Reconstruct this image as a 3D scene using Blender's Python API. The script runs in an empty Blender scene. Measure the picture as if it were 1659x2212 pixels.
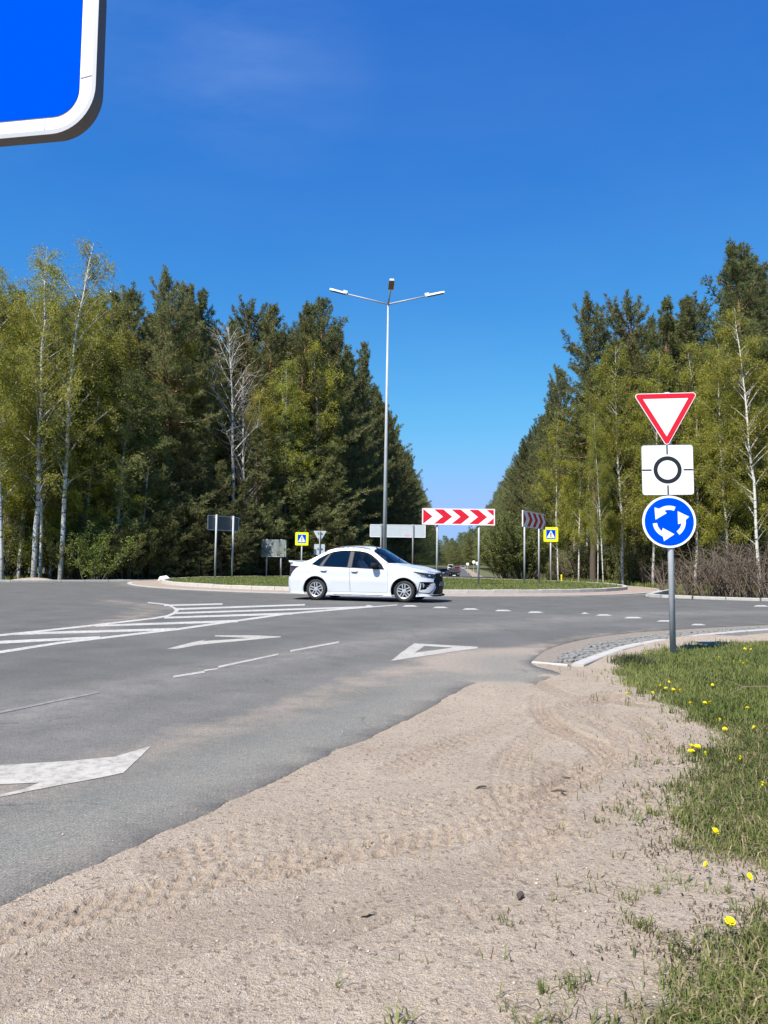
import bpy, math, random
import numpy as np
from mathutils import Vector, Matrix, Euler
from mathutils.geometry import delaunay_2d_cdt

# ------------------------------------------------------------------ camera, sky, sun, exposure
S = bpy.context.scene
COL = S.collection
CAM_H = 1.12
F_PX, CX, CY = 1664.0, 829.5, 1106.0
PITCH = math.atan((1212 - 1106) / F_PX)
ROLL = math.radians(0.75)
cam_rot = Euler((math.pi / 2 + PITCH, 0, 0)).to_matrix() @ Matrix.Rotation(ROLL, 3, 'Z')
cd = bpy.data.cameras.new('camera')
cam = bpy.data.objects.new('camera', cd)
COL.objects.link(cam)
cam.location = (0, 0, CAM_H)
cam.rotation_euler = cam_rot.to_euler()
cd.sensor_fit = 'HORIZONTAL'
cd.sensor_width = 36
cd.lens = 36 * F_PX / 1659
cd.clip_start = 0.05
cd.clip_end = 5000
S.camera = cam

SUN_EL = math.radians(54)
sun_h = Vector((-0.60, -0.80))          # horizontal direction towards the sun
sun_h.normalize()
W = bpy.data.worlds.new('World')
S.world = W
W.use_nodes = True
wt = W.node_tree
wt.nodes.clear()
wo = wt.nodes.new('ShaderNodeOutputWorld')
wb = wt.nodes.new('ShaderNodeBackground')
sky = wt.nodes.new('ShaderNodeTexSky')
sky.sky_type = 'NISHITA'
sky.sun_disc = False
sky.sun_elevation = SUN_EL
sky.sun_rotation = math.atan2(sun_h.x, sun_h.y)
sky.altitude = 150
sky.air_density = 1.0
sky.dust_density = 0.0
sky.ozone_density = 6.0
# the phone's deep blue rendering of the sky: one gentle tone curve per channel, the same in every direction
sp_ = wt.nodes.new('ShaderNodeSeparateColor'); hs = wt.nodes.new('ShaderNodeCombineColor')
wt.links.new(sky.outputs[0], sp_.inputs[0])
for ch, (g_, k_, lim_) in enumerate(((1.55, 0.62, 0.20), (1.10, 0.68, 0.33), (0.50, 0.60, 0.60))):
    m1 = wt.nodes.new('ShaderNodeMath'); m1.operation = 'MULTIPLY'; m1.inputs[1].default_value = 0.13
    m2 = wt.nodes.new('ShaderNodeMath'); m2.operation = 'POWER'; m2.inputs[1].default_value = g_
    m3 = wt.nodes.new('ShaderNodeMath'); m3.operation = 'MULTIPLY'; m3.inputs[1].default_value = k_ / 0.10
    wt.links.new(sp_.outputs[ch], m1.inputs[0]); wt.links.new(m1.outputs[0], m2.inputs[0]); wt.links.new(m2.outputs[0], m3.inputs[0]); 
    m4 = wt.nodes.new('ShaderNodeMath'); m4.operation = 'SMOOTH_MIN'; m4.inputs[1].default_value = lim_ / 0.10; m4.inputs[2].default_value = 1.5
    wt.links.new(m3.outputs[0], m4.inputs[0]); wt.links.new(m4.outputs[0], hs.inputs[ch])
# thin wisps of cirrus high up on the left
tc = wt.nodes.new('ShaderNodeTexCoord')
mp = wt.nodes.new('ShaderNodeMapping')
mp.inputs['Rotation'].default_value = (0.2, 0.35, 0.5)
mp.inputs['Scale'].default_value = (1.2, 4.5, 5.5)
nz = wt.nodes.new('ShaderNodeTexNoise')
nz.inputs['Scale'].default_value = 1.3
nz.inputs['Detail'].default_value = 7
nz.inputs['Roughness'].default_value = 0.62
cr = wt.nodes.new('ShaderNodeValToRGB')
cr.color_ramp.elements[0].position = 0.42
cr.color_ramp.elements[1].position = 0.85
cr.color_ramp.elements[1].color = (0.06, 0.06, 0.06, 1)
mx = wt.nodes.new('ShaderNodeMix')
mx.data_type = 'RGBA'
masks = []
for (wx, wy, lo_, hi_) in ((585, 130, 0.990, 0.9998), (400, 10, 0.985, 0.999), (500, 60, 0.990, 0.9998)):
    dv = (cam_rot @ Vector(((wx - CX) / F_PX, -(wy - CY) / F_PX, -1.0))).normalized()
    dn_ = wt.nodes.new('ShaderNodeVectorMath'); dn_.operation = 'DOT_PRODUCT'; dn_.inputs[1].default_value = dv
    mr_ = wt.nodes.new('ShaderNodeMapRange'); mr_.interpolation_type = 'SMOOTHSTEP'
    mr_.inputs['From Min'].default_value = lo_; mr_.inputs['From Max'].default_value = hi_; mr_.inputs['To Max'].default_value = 1.1
    wt.links.new(tc.outputs['Generated'], dn_.inputs[0]); wt.links.new(dn_.outputs['Value'], mr_.inputs[0])
    masks.append(mr_.outputs[0])
ma_ = wt.nodes.new('ShaderNodeMath'); ma_.operation = 'ADD'
wt.links.new(masks[0], ma_.inputs[0]); wt.links.new(masks[1], ma_.inputs[1])
mb_ = wt.nodes.new('ShaderNodeMath'); mb_.operation = 'ADD'; mb_.inputs[1].default_value = 0.45
wt.links.new(ma_.outputs[0], mb_.inputs[0])
mc_ = wt.nodes.new('ShaderNodeMath'); mc_.operation = 'MULTIPLY'
wt.links.new(mb_.outputs[0], mc_.inputs[1])
mx.inputs['B'].default_value = (4.5, 5.6, 7.5, 1)
wt.links.new(tc.outputs['Generated'], mp.inputs[0])
wt.links.new(mp.outputs[0], nz.inputs[0])
wt.links.new(nz.outputs[0], cr.inputs[0])
wt.links.new(cr.outputs[0], mc_.inputs[0]); wt.links.new(mc_.outputs[0], mx.inputs['Factor'])
wt.links.new(hs.outputs[0], mx.inputs['A'])
wt.links.new(mx.outputs['Result'], wb.inputs[0])
wb.inputs[1].default_value = 0.10
wt.links.new(wb.outputs[0], wo.inputs[0])

sl = bpy.data.lights.new('sun', 'SUN')
so = bpy.data.objects.new('sun', sl)
COL.objects.link(so)
sl.energy = 4.8
sl.angle = math.radians(0.5)
sl.color = (1.0, 0.95, 0.87)
sun_dir = Vector((sun_h.x * math.cos(SUN_EL), sun_h.y * math.cos(SUN_EL), math.sin(SUN_EL)))
so.rotation_euler = sun_dir.to_track_quat('Z', 'Y').to_euler()
so.location = sun_dir * 50
S.view_settings.view_transform = 'Standard'
S.view_settings.look = 'None'
S.view_settings.exposure = 0.80
S.view_settings.gamma = 1
S.view_settings.use_curve_mapping = False
S.cycles.use_denoising = True
S.cycles.transparent_max_bounces = 12

# ------------------------------------------------------------------ helpers
rng = np.random.default_rng(7)
random.seed(7)
CAMO = Vector((0, 0, CAM_H))

def ray(px, py):
    return (cam_rot @ Vector(((px - CX) / F_PX, -(py - CY) / F_PX, -1.0)))

def G(px, py, z=0.0):
    d = ray(px, py)
    t = (z - CAM_H) / d.z
    return Vector((d.x * t, d.y * t, z))

def at(px, py, dist):
    d = ray(px, py)
    t = dist / d.y
    return Vector((d.x * t, dist, CAM_H + d.z * t))

def to_px(x, y, z):
    v = cam_rot.transposed() @ (Vector((x, y, z)) - CAMO)
    return CX + F_PX * v.x / -v.z, CY - F_PX * v.y / -v.z

def smooth(a, b, v):
    t = np.clip((np.asarray(v, float) - a) / (b - a), 0, 1)
    return t * t * (3 - 2 * t)

def gz(x, y):
    return -1.65 * smooth(50, 118, y)

def gzf(x, y):
    return float(gz(x, y))

def tag(o, label=None, cat=None, group=None, kind=None):
    if label: o['label'] = label
    if cat: o['category'] = cat
    if group: o['group'] = group
    if kind: o['kind'] = kind
    return o

def mesh_np(name, V, Fc, mats, mat_idx=None, smoothf=False, attrs=None):
    """V (n,3); Fc (m,3) or (m,4) int array or list of such arrays"""
    me = bpy.data.meshes.new(name)
    if not isinstance(Fc, (list, tuple)):
        Fc = [Fc]
    Fc = [np.asarray(f, np.int32) for f in Fc if len(f)]
    V = np.asarray(V, np.float32)
    me.vertices.add(len(V))
    me.vertices.foreach_set('co', V.ravel())
    li = np.concatenate([f.ravel() for f in Fc])
    ln = np.concatenate([np.full(len(f), f.shape[1], np.int32) for f in Fc])
    st = np.concatenate([[0], np.cumsum(ln)[:-1]]).astype(np.int32)
    me.loops.add(len(li))
    me.loops.foreach_set('vertex_index', li)
    me.polygons.add(len(ln))
    me.polygons.foreach_set('loop_start', st)
    me.polygons.foreach_set('loop_total', ln)
    if mat_idx is not None:
        me.polygons.foreach_set('material_index', np.asarray(mat_idx, np.int32))
    if smoothf:
        me.polygons.foreach_set('use_smooth', np.ones(len(ln), bool))
    for m in (mats if isinstance(mats, (list, tuple)) else [mats]):
        me.materials.append(m)
    me.update(calc_edges=True)
    for k, arr in (attrs or {}).items():
        a = me.attributes.new(k, 'FLOAT', 'POINT')
        a.data.foreach_set('value', np.asarray(arr, np.float32))
    return me

def obj(name, me, parent=None, loc=None):
    o = bpy.data.objects.new(name, me)
    COL.objects.link(o)
    if parent is not None: o.parent = parent
    if loc is not None: o.location = loc
    return o

def empty(name, loc=(0, 0, 0), rz=0.0):
    o = bpy.data.objects.new(name, None)
    COL.objects.link(o)
    o.empty_display_size = 0.2
    o.location = loc
    o.rotation_euler = (0, 0, rz)
    return o

class MB:
    def __init__(s):
        s.v = []; s.f = []; s.n = 0
    def add(s, V, Fc):
        s.v.extend([tuple(p) for p in V])
        s.f.extend([tuple(i + s.n for i in q) for q in Fc])
        s.n += len(V)
        return s
    def box(s, c, d, rot=None):
        V = []
        for sx in (-1, 1):
            for sy in (-1, 1):
                for sz in (-1, 1):
                    p = Vector((sx * d[0] / 2, sy * d[1] / 2, sz * d[2] / 2))
                    if rot is not None: p = rot @ p
                    V.append(Vector(c) + p)
        return s.add(V, [(0, 1, 3, 2), (4, 6, 7, 5), (0, 4, 5, 1), (2, 3, 7, 6), (0, 2, 6, 4), (1, 5, 7, 3)])
    def tube(s, pts, rad, n=8, cap=True):
        pts = [Vector(p) for p in pts]
        if not hasattr(rad, '__len__'): rad = [rad] * len(pts)
        V = []; Fc = []
        ref = None
        for i, p in enumerate(pts):
            t = (pts[min(i + 1, len(pts) - 1)] - pts[max(i - 1, 0)]).normalized()
            if ref is None:
                ref = Vector((1, 0, 0)) if abs(t.x) < 0.8 else Vector((0, 1, 0))
            a = (ref - t * ref.dot(t)).normalized()
            ref = a
            b = t.cross(a)
            for k in range(n):
                th = 2 * math.pi * k / n
                V.append(p + (a * math.cos(th) + b * math.sin(th)) * rad[i])
        for i in range(len(pts) - 1):
            for k in range(n):
                k2 = (k + 1) % n
                Fc.append((i * n + k, i * n + k2, (i + 1) * n + k2, (i + 1) * n + k))
        if cap:
            Fc.append(tuple(range(n - 1, -1, -1)))
            Fc.append(tuple((len(pts) - 1) * n + k for k in range(n)))
        return s.add(V, Fc)
    def prism(s, poly, d0, d1, fr):
        """poly of (u,v); fr(u,v,w)->point; extruded w from d0 to d1"""
        n = len(poly)
        V = [fr(u, v, d0) for u, v in poly] + [fr(u, v, d1) for u, v in poly]
        Fc = [tuple(range(n - 1, -1, -1)), tuple(range(n, 2 * n))]
        for i in range(n):
            j = (i + 1) % n
            Fc.append((i, j, n + j, n + i))
        return s.add(V, Fc)
    def mesh(s, name, mat, smoothf=False):
        me = bpy.data.meshes.new(name)
        me.from_pydata(s.v, [], s.f)
        me.materials.append(mat)
        if smoothf:
            me.polygons.foreach_set('use_smooth', np.ones(len(me.polygons), bool))
        me.update()
        return me
    def build(s, name, mat, parent=None, smoothf=False):
        return obj(name, s.mesh(name, mat, smoothf), parent)

def autosmooth(o, ang=35):
    bmod = o.modifiers.new('ws', 'EDGE_SPLIT')
    bmod.split_angle = math.radians(ang)
    return o

def rrect(w, h, r, n=6, cx=0, cy=0):
    P = []
    for sx, sy, a0 in ((1, 1, 0), (-1, 1, 90), (-1, -1, 180), (1, -1, 270)):
        for k in range(n + 1):
            a = math.radians(a0 + 90 * k / n)
            P.append((cx + sx * (w / 2 - r) + r * math.cos(a), cy + sy * (h / 2 - r) + r * math.sin(a)))
    return P

def rpoly(pts, r, n=5):
    P = []
    m = len(pts)
    for i in range(m):
        p0, p1, p2 = Vector(pts[i - 1]), Vector(pts[i]), Vector(pts[(i + 1) % m])
        a = (p0 - p1).normalized(); b = (p2 - p1).normalized()
        half = a.angle(b) / 2
        L = r / math.tan(half)
        c = p1 + (a + b).normalized() * (r / math.sin(half))
        s0 = p1 + a * L - c; s1 = p1 + b * L - c
        an0 = math.atan2(s0.y, s0.x); an1 = math.atan2(s1.y, s1.x)
        dd = (an1 - an0 + math.pi) % (2 * math.pi) - math.pi
        for k in range(n + 1):
            t = an0 + dd * k / n
            P.append((c.x + r * math.cos(t), c.y + r * math.sin(t)))
    return P

def circ(r, n=40, cx=0, cy=0, a0=0, a1=360):
    full = abs(a1 - a0) >= 360
    return [(cx + r * math.cos(math.radians(a0 + (a1 - a0) * k / n)), cy + r * math.sin(math.radians(a0 + (a1 - a0) * k / n)))
            for k in range(n if full else n + 1)]

def pip(x, y, poly):
    x = np.asarray(x, float); y = np.asarray(y, float)
    ins = np.zeros(x.shape, bool)
    n = len(poly)
    for i in range(n):
        x0, y0 = poly[i][0], poly[i][1]
        x1, y1 = poly[(i + 1) % n][0], poly[(i + 1) % n][1]
        if y0 == y1: continue
        c = ((y0 > y) != (y1 > y)) & (x < (x1 - x0) * (y - y0) / (y1 - y0) + x0)
        ins ^= c
    return ins

def dist_poly(x, y, pts, closed=False):
    """distance to polyline and arc-length position"""
    x = np.asarray(x, float); y = np.asarray(y, float)
    best = np.full(x.shape, 1e9); arc = np.zeros(x.shape); sd = np.zeros(x.shape)
    L = 0
    n = len(pts)
    for i in range(n if closed else n - 1):
        ax, ay = pts[i][0], pts[i][1]
        bx, by = pts[(i + 1) % n][0], pts[(i + 1) % n][1]
        dx, dy = bx - ax, by - ay
        l = math.hypot(dx, dy)
        if l < 1e-9: continue
        t = np.clip(((x - ax) * dx + (y - ay) * dy) / (l * l), 0, 1)
        qx = ax + t * dx; qy = ay + t * dy
        d = np.hypot(x - qx, y - qy)
        m = d < best
        best = np.where(m, d, best)
        arc = np.where(m, L + t * l, arc)
        sd = np.where(m, ((x - ax) * dy - (y - ay) * dx) / l, sd)
        L += l
    return best, arc, sd

def vnoise(x, y, scale, seed=0, octaves=3, rough=0.5):
    """value noise in numpy, 0..1"""
    x = np.asarray(x, float) / scale; y = np.asarray(y, float) / scale
    out = np.zeros(x.shape); amp = 1; tot = 0
    for o in range(octaves):
        xi = np.floor(x).astype(np.int64); yi = np.floor(y).astype(np.int64)
        fx = x - xi; fy = y - yi
        fx = fx * fx * (3 - 2 * fx); fy = fy * fy * (3 - 2 * fy)
        def h(a, b):
            n = (a * 374761393 + b * 668265263 + (seed + o * 17) * 2147483647) & 0xffffffff
            n = ((n ^ (n >> 13)) * 1274126177) & 0xffffffff
            n = n ^ (n >> 16)
            return (n & 0xffff) / 65535.0
        v = (h(xi, yi) * (1 - fx) + h(xi + 1, yi) * fx) * (1 - fy) + (h(xi, yi + 1) * (1 - fx) + h(xi + 1, yi + 1) * fx) * fy
        out += v * amp; tot += amp
        amp *= rough; x = x * 2.03 + 5.1; y = y * 2.03 + 3.7
    return out / tot

def spline(pts, n=8, closed=False):
    P = [Vector(p) for p in pts]
    m = len(P); out = []
    rngi = range(m if closed else m - 1)
    for i in rngi:
        p0 = P[(i - 1) % m] if (closed or i > 0) else P[i]
        p1 = P[i]; p2 = P[(i + 1) % m]
        p3 = P[(i + 2) % m] if (closed or i + 2 < m) else p2
        for k in range(n):
            t = k / n
            out.append(0.5 * ((2 * p1) + (p2 - p0) * t + (2 * p0 - 5 * p1 + 4 * p2 - p3) * t * t + (3 * p1 - p0 - 3 * p2 + p3) * t ** 3))
    if not closed: out.append(P[-1])
    return out

def sheet(outline, interior=None):
    """constrained triangulation of a closed outline with extra interior points -> V(n,2), T(m,3), boundary index list"""
    vs = [Vector((p[0], p[1])) for p in outline]
    nb = len(vs)
    ed = [(i, (i + 1) % nb) for i in range(nb)]
    if interior is not None and len(interior):
        ip = np.asarray(interior)
        ip = ip[pip(ip[:, 0], ip[:, 1], outline)]
        vs += [Vector((float(a), float(b))) for a, b in ip]
    r = delaunay_2d_cdt(vs, ed, [], 1, 1e-5)
    V = np.array([(v.x, v.y) for v in r[0]])
    T = [f for f in r[2]]
    C = np.array([[sum(V[i][0] for i in f) / len(f), sum(V[i][1] for i in f) / len(f)] for f in T])
    keep = pip(C[:, 0], C[:, 1], outline)
    T = np.array([t for t, k in zip(T, keep) if k and len(t) == 3])
    return V, T, r[1]

# ------------------------------------------------------------------ materials
def nt(name):
    m = bpy.data.materials.new(name)
    m.use_nodes = True
    t = m.node_tree
    return m, t, t.nodes['Principled BSDF'], t.nodes['Material Output']

def N(t, typ, **kw):
    n = t.nodes.new(typ)
    for k, v in kw.items():
        if k.startswith('i_'):
            n.inputs[k[2:].replace('_', ' ')].default_value = v
        else:
            setattr(n, k, v)
    return n

def plain(name, c, rough=0.6, metal=0.0, spec=0.5, coat=0.0, noise=0.0, nscale=8.0, bump=0.0):
    m, t, b, o = nt(name)
    b.inputs['Base Color'].default_value = (*c, 1)
    b.inputs['Roughness'].default_value = rough
    b.inputs['Metallic'].default_value = metal
    b.inputs['Specular IOR Level'].default_value = spec
    b.inputs['Coat Weight'].default_value = coat
    b.inputs['Coat Roughness'].default_value = 0.05
    if noise or bump:
        tcn = N(t, 'ShaderNodeTexCoord')
        nn = N(t, 'ShaderNodeTexNoise', i_Scale=nscale, i_Detail=6.0, i_Roughness=0.65)
        t.links.new(tcn.outputs['Object'], nn.inputs[0])
        if noise:
            mr = N(t, 'ShaderNodeMapRange')
            mr.inputs['From Min'].default_value = 0.3; mr.inputs['From Max'].default_value = 0.7
            mr.inputs['To Min'].default_value = 1 - noise; mr.inputs['To Max'].default_value = 1 + noise
            t.links.new(nn.outputs[0], mr.inputs[0])
            mm = N(t, 'ShaderNodeVectorMath', operation='SCALE')
            mm.inputs[0].default_value = c
            t.links.new(mr.outputs[0], mm.inputs['Scale'])
            t.links.new(mm.outputs[0], b.inputs['Base Color'])
        if bump:
            bp = N(t, 'ShaderNodeBump', i_Strength=bump, i_Distance=0.02)
            t.links.new(nn.outputs[0], bp.inputs['Height'])
            t.links.new(bp.outputs[0], b.inputs['Normal'])
    return m

def mixc(t, fac, a, b_, blend='MIX'):
    n = N(t, 'ShaderNodeMix', data_type='RGBA', blend_type=blend)
    if isinstance(fac, (int, float)): n.inputs['Factor'].default_value = fac
    else: t.links.new(fac, n.inputs['Factor'])
    for k, v in (('A', a), ('B', b_)):
        if isinstance(v, tuple): n.inputs[k].default_value = (*v, 1) if len(v) == 3 else v
        else: t.links.new(v, n.inputs[k])
    return n.outputs['Result']

def noise_fac(t, scale, detail=5.0, rough=0.6, lo=0.4, hi=0.6, vec=None, dist=0.0):
    nn = N(t, 'ShaderNodeTexNoise', i_Scale=scale, i_Detail=detail, i_Roughness=rough, i_Distortion=dist)
    if vec is None:
        vec = N(t, 'ShaderNodeTexCoord').outputs['Object']
    t.links.new(vec, nn.inputs[0])
    mr = N(t, 'ShaderNodeMapRange')
    mr.inputs['From Min'].default_value = lo; mr.inputs['From Max'].default_value = hi
    t.links.new(nn.outputs[0], mr.inputs[0])
    return mr.outputs[0]

def attr(t, name):
    return N(t, 'ShaderNodeAttribute', attribute_name=name).outputs['Fac']

def math_(t, op, a, b_=None, clamp=False):
    n = N(t, 'ShaderNodeMath', operation=op, use_clamp=clamp)
    for i, v in enumerate((a, b_)):
        if v is None: continue
        if isinstance(v, (int, float)): n.inputs[i].default_value = v
        else: t.links.new(v, n.inputs[i])
    return n.outputs[0]

M = {}
def m_asphalt():
    m, t, b, o = nt('asphalt')
    c = mixc(t, noise_fac(t, 1.3, 5, .6, .35, .65), (0.100, 0.097, 0.089), (0.127, 0.123, 0.113))
    # wheel paths and seams that follow the lanes, from the streak attribute
    c = mixc(t, math_(t, 'MULTIPLY', attr(t, 'streak'), noise_fac(t, 3.5, 6, .7, .25, .75)), c, (0.225, 0.208, 0.187))
    # aggregate grain
    c = mixc(t, noise_fac(t, 160, 3, .8, .40, .62), c, (0.05, 0.05, 0.053), 'MIX') if False else c
    g = noise_fac(t, 95, 3, .85, .32, .68)
    gv = math_(t, 'ADD', math_(t, 'MULTIPLY', g, 1.05), 0.48)
    g2 = noise_fac(t, 24, 5, .8, .3, .7)
    gv = math_(t, 'MULTIPLY', gv, math_(t, 'ADD', math_(t, 'MULTIPLY', g2, 0.42), 0.79))
    # darker polished wheel paths and a few dark cracks and drips
    g3 = noise_fac(t, 5.0, 6, .7, .62, .78)
    gv = math_(t, 'MULTIPLY', gv, math_(t, 'SUBTRACT', 1.0, math_(t, 'MULTIPLY', g3, 0.22)))
    vcr = N(t, 'ShaderNodeTexVoronoi', feature='DISTANCE_TO_EDGE', i_Scale=0.42)
    wv = N(t, 'ShaderNodeVectorMath', operation='ADD')
    nw = N(t, 'ShaderNodeTexNoise', i_Scale=1.6, i_Detail=6.0); tcx = N(t, 'ShaderNodeTexCoord')
    t.links.new(tcx.outputs['Object'], nw.inputs[0]); t.links.new(tcx.outputs['Object'], wv.inputs[0]); t.links.new(nw.outputs['Color'], wv.inputs[1])
    t.links.new(wv.outputs[0], vcr.inputs[0])
    crk = math_(t, 'MULTIPLY', math_(t, 'LESS_THAN', vcr.outputs['Distance'], 0.0035), noise_fac(t, 0.7, 3, .5, .5, .6))
    gv = math_(t, 'MULTIPLY', gv, math_(t, 'SUBTRACT', 1.0, math_(t, 'MULTIPLY', crk, 0.3)))
    # sand blown over the asphalt
    d = attr(t, 'dust')
    n1 = noise_fac(t, 2.2, 7, .7, .30, .72)
    f = math_(t, 'ADD', math_(t, 'MULTIPLY', d, 1.6), math_(t, 'MULTIPLY', n1, 0.9))
    f = math_(t, 'SUBTRACT', f, 0.95, True)
    f = math_(t, 'MULTIPLY', f, 0.85)
    c = mixc(t, f, c, (0.33, 0.268, 0.210))
    # pale grey fine dust close to the edge
    c = mixc(t, math_(t, 'MULTIPLY', attr(t, 'grey'), 0.75), c, (0.190, 0.184, 0.160))
    vm = N(t, 'ShaderNodeVectorMath', operation='SCALE')
    t.links.new(c, vm.inputs[0]); t.links.new(gv, vm.inputs['Scale'])
    c = vm.outputs[0]
    t.links.new(c, b.inputs['Base Color'])
    b.inputs['Roughness'].default_value = 0.85
    b.inputs['Specular IOR Level'].default_value = 0.25
    bp = N(t, 'ShaderNodeBump', i_Strength=0.45, i_Distance=0.006)
    t.links.new(g, bp.inputs['Height'])
    t.links.new(bp.outputs[0], b.inputs['Normal'])
    return m

def m_sand():
    m, t, b, o = nt('sandy_gravel')
    c = mixc(t, noise_fac(t, 0.9, 6, .65, .3, .7), (0.420, 0.338, 0.255), (0.515, 0.418, 0.318))
    c = mixc(t, math_(t, 'MULTIPLY', noise_fac(t, 4.5, 7, .75, .5, .75), 0.40), c, (0.30, 0.22, 0.165))
    c = mixc(t, math_(t, 'MULTIPLY', noise_fac(t, 2.1, 5, .6, .55, .8), 0.35), c, (0.285, 0.262, 0.225))
    g = noise_fac(t, 130, 3, .85, .28, .72)
    g2 = noise_fac(t, 42, 4, .8, .3, .7)
    gv = math_(t, 'ADD', math_(t, 'MULTIPLY', g, 0.75), 0.62)
    gv = math_(t, 'MULTIPLY', gv, math_(t, 'ADD', math_(t, 'MULTIPLY', g2, 0.30), 0.86))
    vm = N(t, 'ShaderNodeVectorMath', operation='SCALE')
    t.links.new(c, vm.inputs[0]); t.links.new(gv, vm.inputs['Scale'])
    c = vm.outputs[0]
    c = mixc(t, math_(t, 'MULTIPLY', attr(t, 'pressed_shade'), 0.55), c, (0.27, 0.195, 0.145))  # pressed sand tone plus the treads' shade painted into the colour
    # bits of grit of different colours
    vo = N(t, 'ShaderNodeTexVoronoi', i_Scale=75.0)
    t.links.new(N(t, 'ShaderNodeTexCoord').outputs['Object'], vo.inputs[0])
    hv = N(t, 'ShaderNodeSeparateColor'); t.links.new(vo.outputs['Color'], hv.inputs[0])
    c = mixc(t, math_(t, 'MULTIPLY', math_(t, 'GREATER_THAN', hv.outputs[0], 0.95), 0.5), c, (0.50, 0.44, 0.38))
    c = mixc(t, math_(t, 'MULTIPLY', math_(t, 'LESS_THAN', hv.outputs[0], 0.06), 0.6), c, (0.17, 0.125, 0.095))
    # soil, litter and moss where grass grows
    gr = attr(t, 'grass')
    gs = mixc(t, noise_fac(t, 14, 5, .7), (0.075, 0.085, 0.030), (0.17, 0.14, 0.075))
    gf = math_(t, 'ADD', math_(t, 'MULTIPLY', gr, 1.5), math_(t, 'MULTIPLY', noise_fac(t, 9, 6, .75, .25, .75), 0.7))
    gf = math_(t, 'SUBTRACT', gf, 0.75, True)
    c = mixc(t, math_(t, 'MULTIPLY', gf, 0.9), c, gs)
    t.links.new(c, b.inputs['Base Color'])
    b.inputs['Roughness'].default_value = 0.95
    b.inputs['Specular IOR Level'].default_value = 0.15
    bp = N(t, 'ShaderNodeBump', i_Strength=0.8, i_Distance=0.008)
    t.links.new(math_(t, 'ADD', g, math_(t, 'MULTIPLY', g2, 2.0)), bp.inputs['Height'])
    t.links.new(bp.outputs[0], b.inputs['Normal'])
    return m

def m_paint(name, c=(0.55, 0.53, 0.49), wear=0.36):
    m, t, b, o = nt(name)
    f = noise_fac(t, 16, 8, .8, .62 - wear * .5, .80 - wear * .25)
    f2 = noise_fac(t, 120, 3, .8, .45, .85)
    cc = mixc(t, noise_fac(t, 2.0, 5, .6), c, tuple(v * 0.86 for v in c))
    cc = mixc(t, math_(t, 'MULTIPLY', f, min(1, 0.55 + wear)), cc, (0.10, 0.097, 0.09))
    cc = mixc(t, math_(t, 'MULTIPLY', f2, 0.25 + wear * 0.4), cc, (0.12, 0.115, 0.11))
    t.links.new(cc, b.inputs['Base Color'])
    b.inputs['Roughness'].default_value = 0.75
    return m

def m_foliage(name, c1, c2, transl=0.35, rough=0.6):
    m, t, b, o = nt(name)
    oi = N(t, 'ShaderNodeObjectInfo')
    ti = attr(t, 'tint')
    c = mixc(t, ti, c1, c2)
    hsv = N(t, 'ShaderNodeHueSaturation')
    mr = N(t, 'ShaderNodeMapRange'); mr.inputs['To Min'].default_value = 0.78; mr.inputs['To Max'].default_value = 1.22
    t.links.new(oi.outputs['Random'], mr.inputs[0])
    t.links.new(mr.outputs[0], hsv.inputs['Value'])
    mr2 = N(t, 'ShaderNodeMapRange'); mr2.inputs['To Min'].default_value = 0.485; mr2.inputs['To Max'].default_value = 0.512
    t.links.new(math_(t, 'FRACT', math_(t, 'MULTIPLY', oi.outputs['Random'], 7.31)), mr2.inputs[0])
    t.links.new(mr2.outputs[0], hsv.inputs['Hue'])
    t.links.new(c, hsv.inputs['Color'])
    b.inputs['Roughness'].default_value = rough
    b.inputs['Specular IOR Level'].default_value = 0.3
    t.links.new(hsv.outputs[0], b.inputs['Base Color'])
    tr = N(t, 'ShaderNodeBsdfTranslucent')
    t.links.new(hsv.outputs[0], tr.inputs[0])
    ms = N(t, 'ShaderNodeMixShader'); ms.inputs[0].default_value = transl
    t.links.new(b.outputs[0], ms.inputs[1]); t.links.new(tr.outputs[0], ms.inputs[2])
    t.links.new(ms.outputs[0], o.inputs[0])
    return m

def m_birch_bark():
    m, t, b, o = nt('birch_bark')
    tcn = N(t, 'ShaderNodeTexCoord')
    mpn = N(t, 'ShaderNodeMapping'); mpn.inputs['Scale'].default_value = (2.2, 2.2, 6.0)
    t.links.new(tcn.outputs['Object'], mpn.inputs[0])
    f = noise_fac(t, 1.2, 5, .7, .54, .60, mpn.outputs[0])
    c = mixc(t, f, (0.56, 0.54, 0.49), (0.05, 0.045, 0.04))
    # the foot of an old birch is dark and furrowed
    sp = N(t, 'ShaderNodeSeparateXYZ'); t.links.new(tcn.outputs['Object'], sp.inputs[0])
    mr = N(t, 'ShaderNodeMapRange'); mr.inputs['From Min'].default_value = 2.2; mr.inputs['From Max'].default_value = 0.3
    t.links.new(math_(t, 'ADD', sp.outputs[2], noise_fac(t, 3.0, 4, .6, .2, .8)), mr.inputs[0])
    c = mixc(t, math_(t, 'MULTIPLY', mr.outputs[0], 0.75), c, (0.05, 0.045, 0.04))
    t.links.new(c, b.inputs['Base Color'])
    b.inputs['Roughness'].default_value = 0.8
    return m

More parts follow.
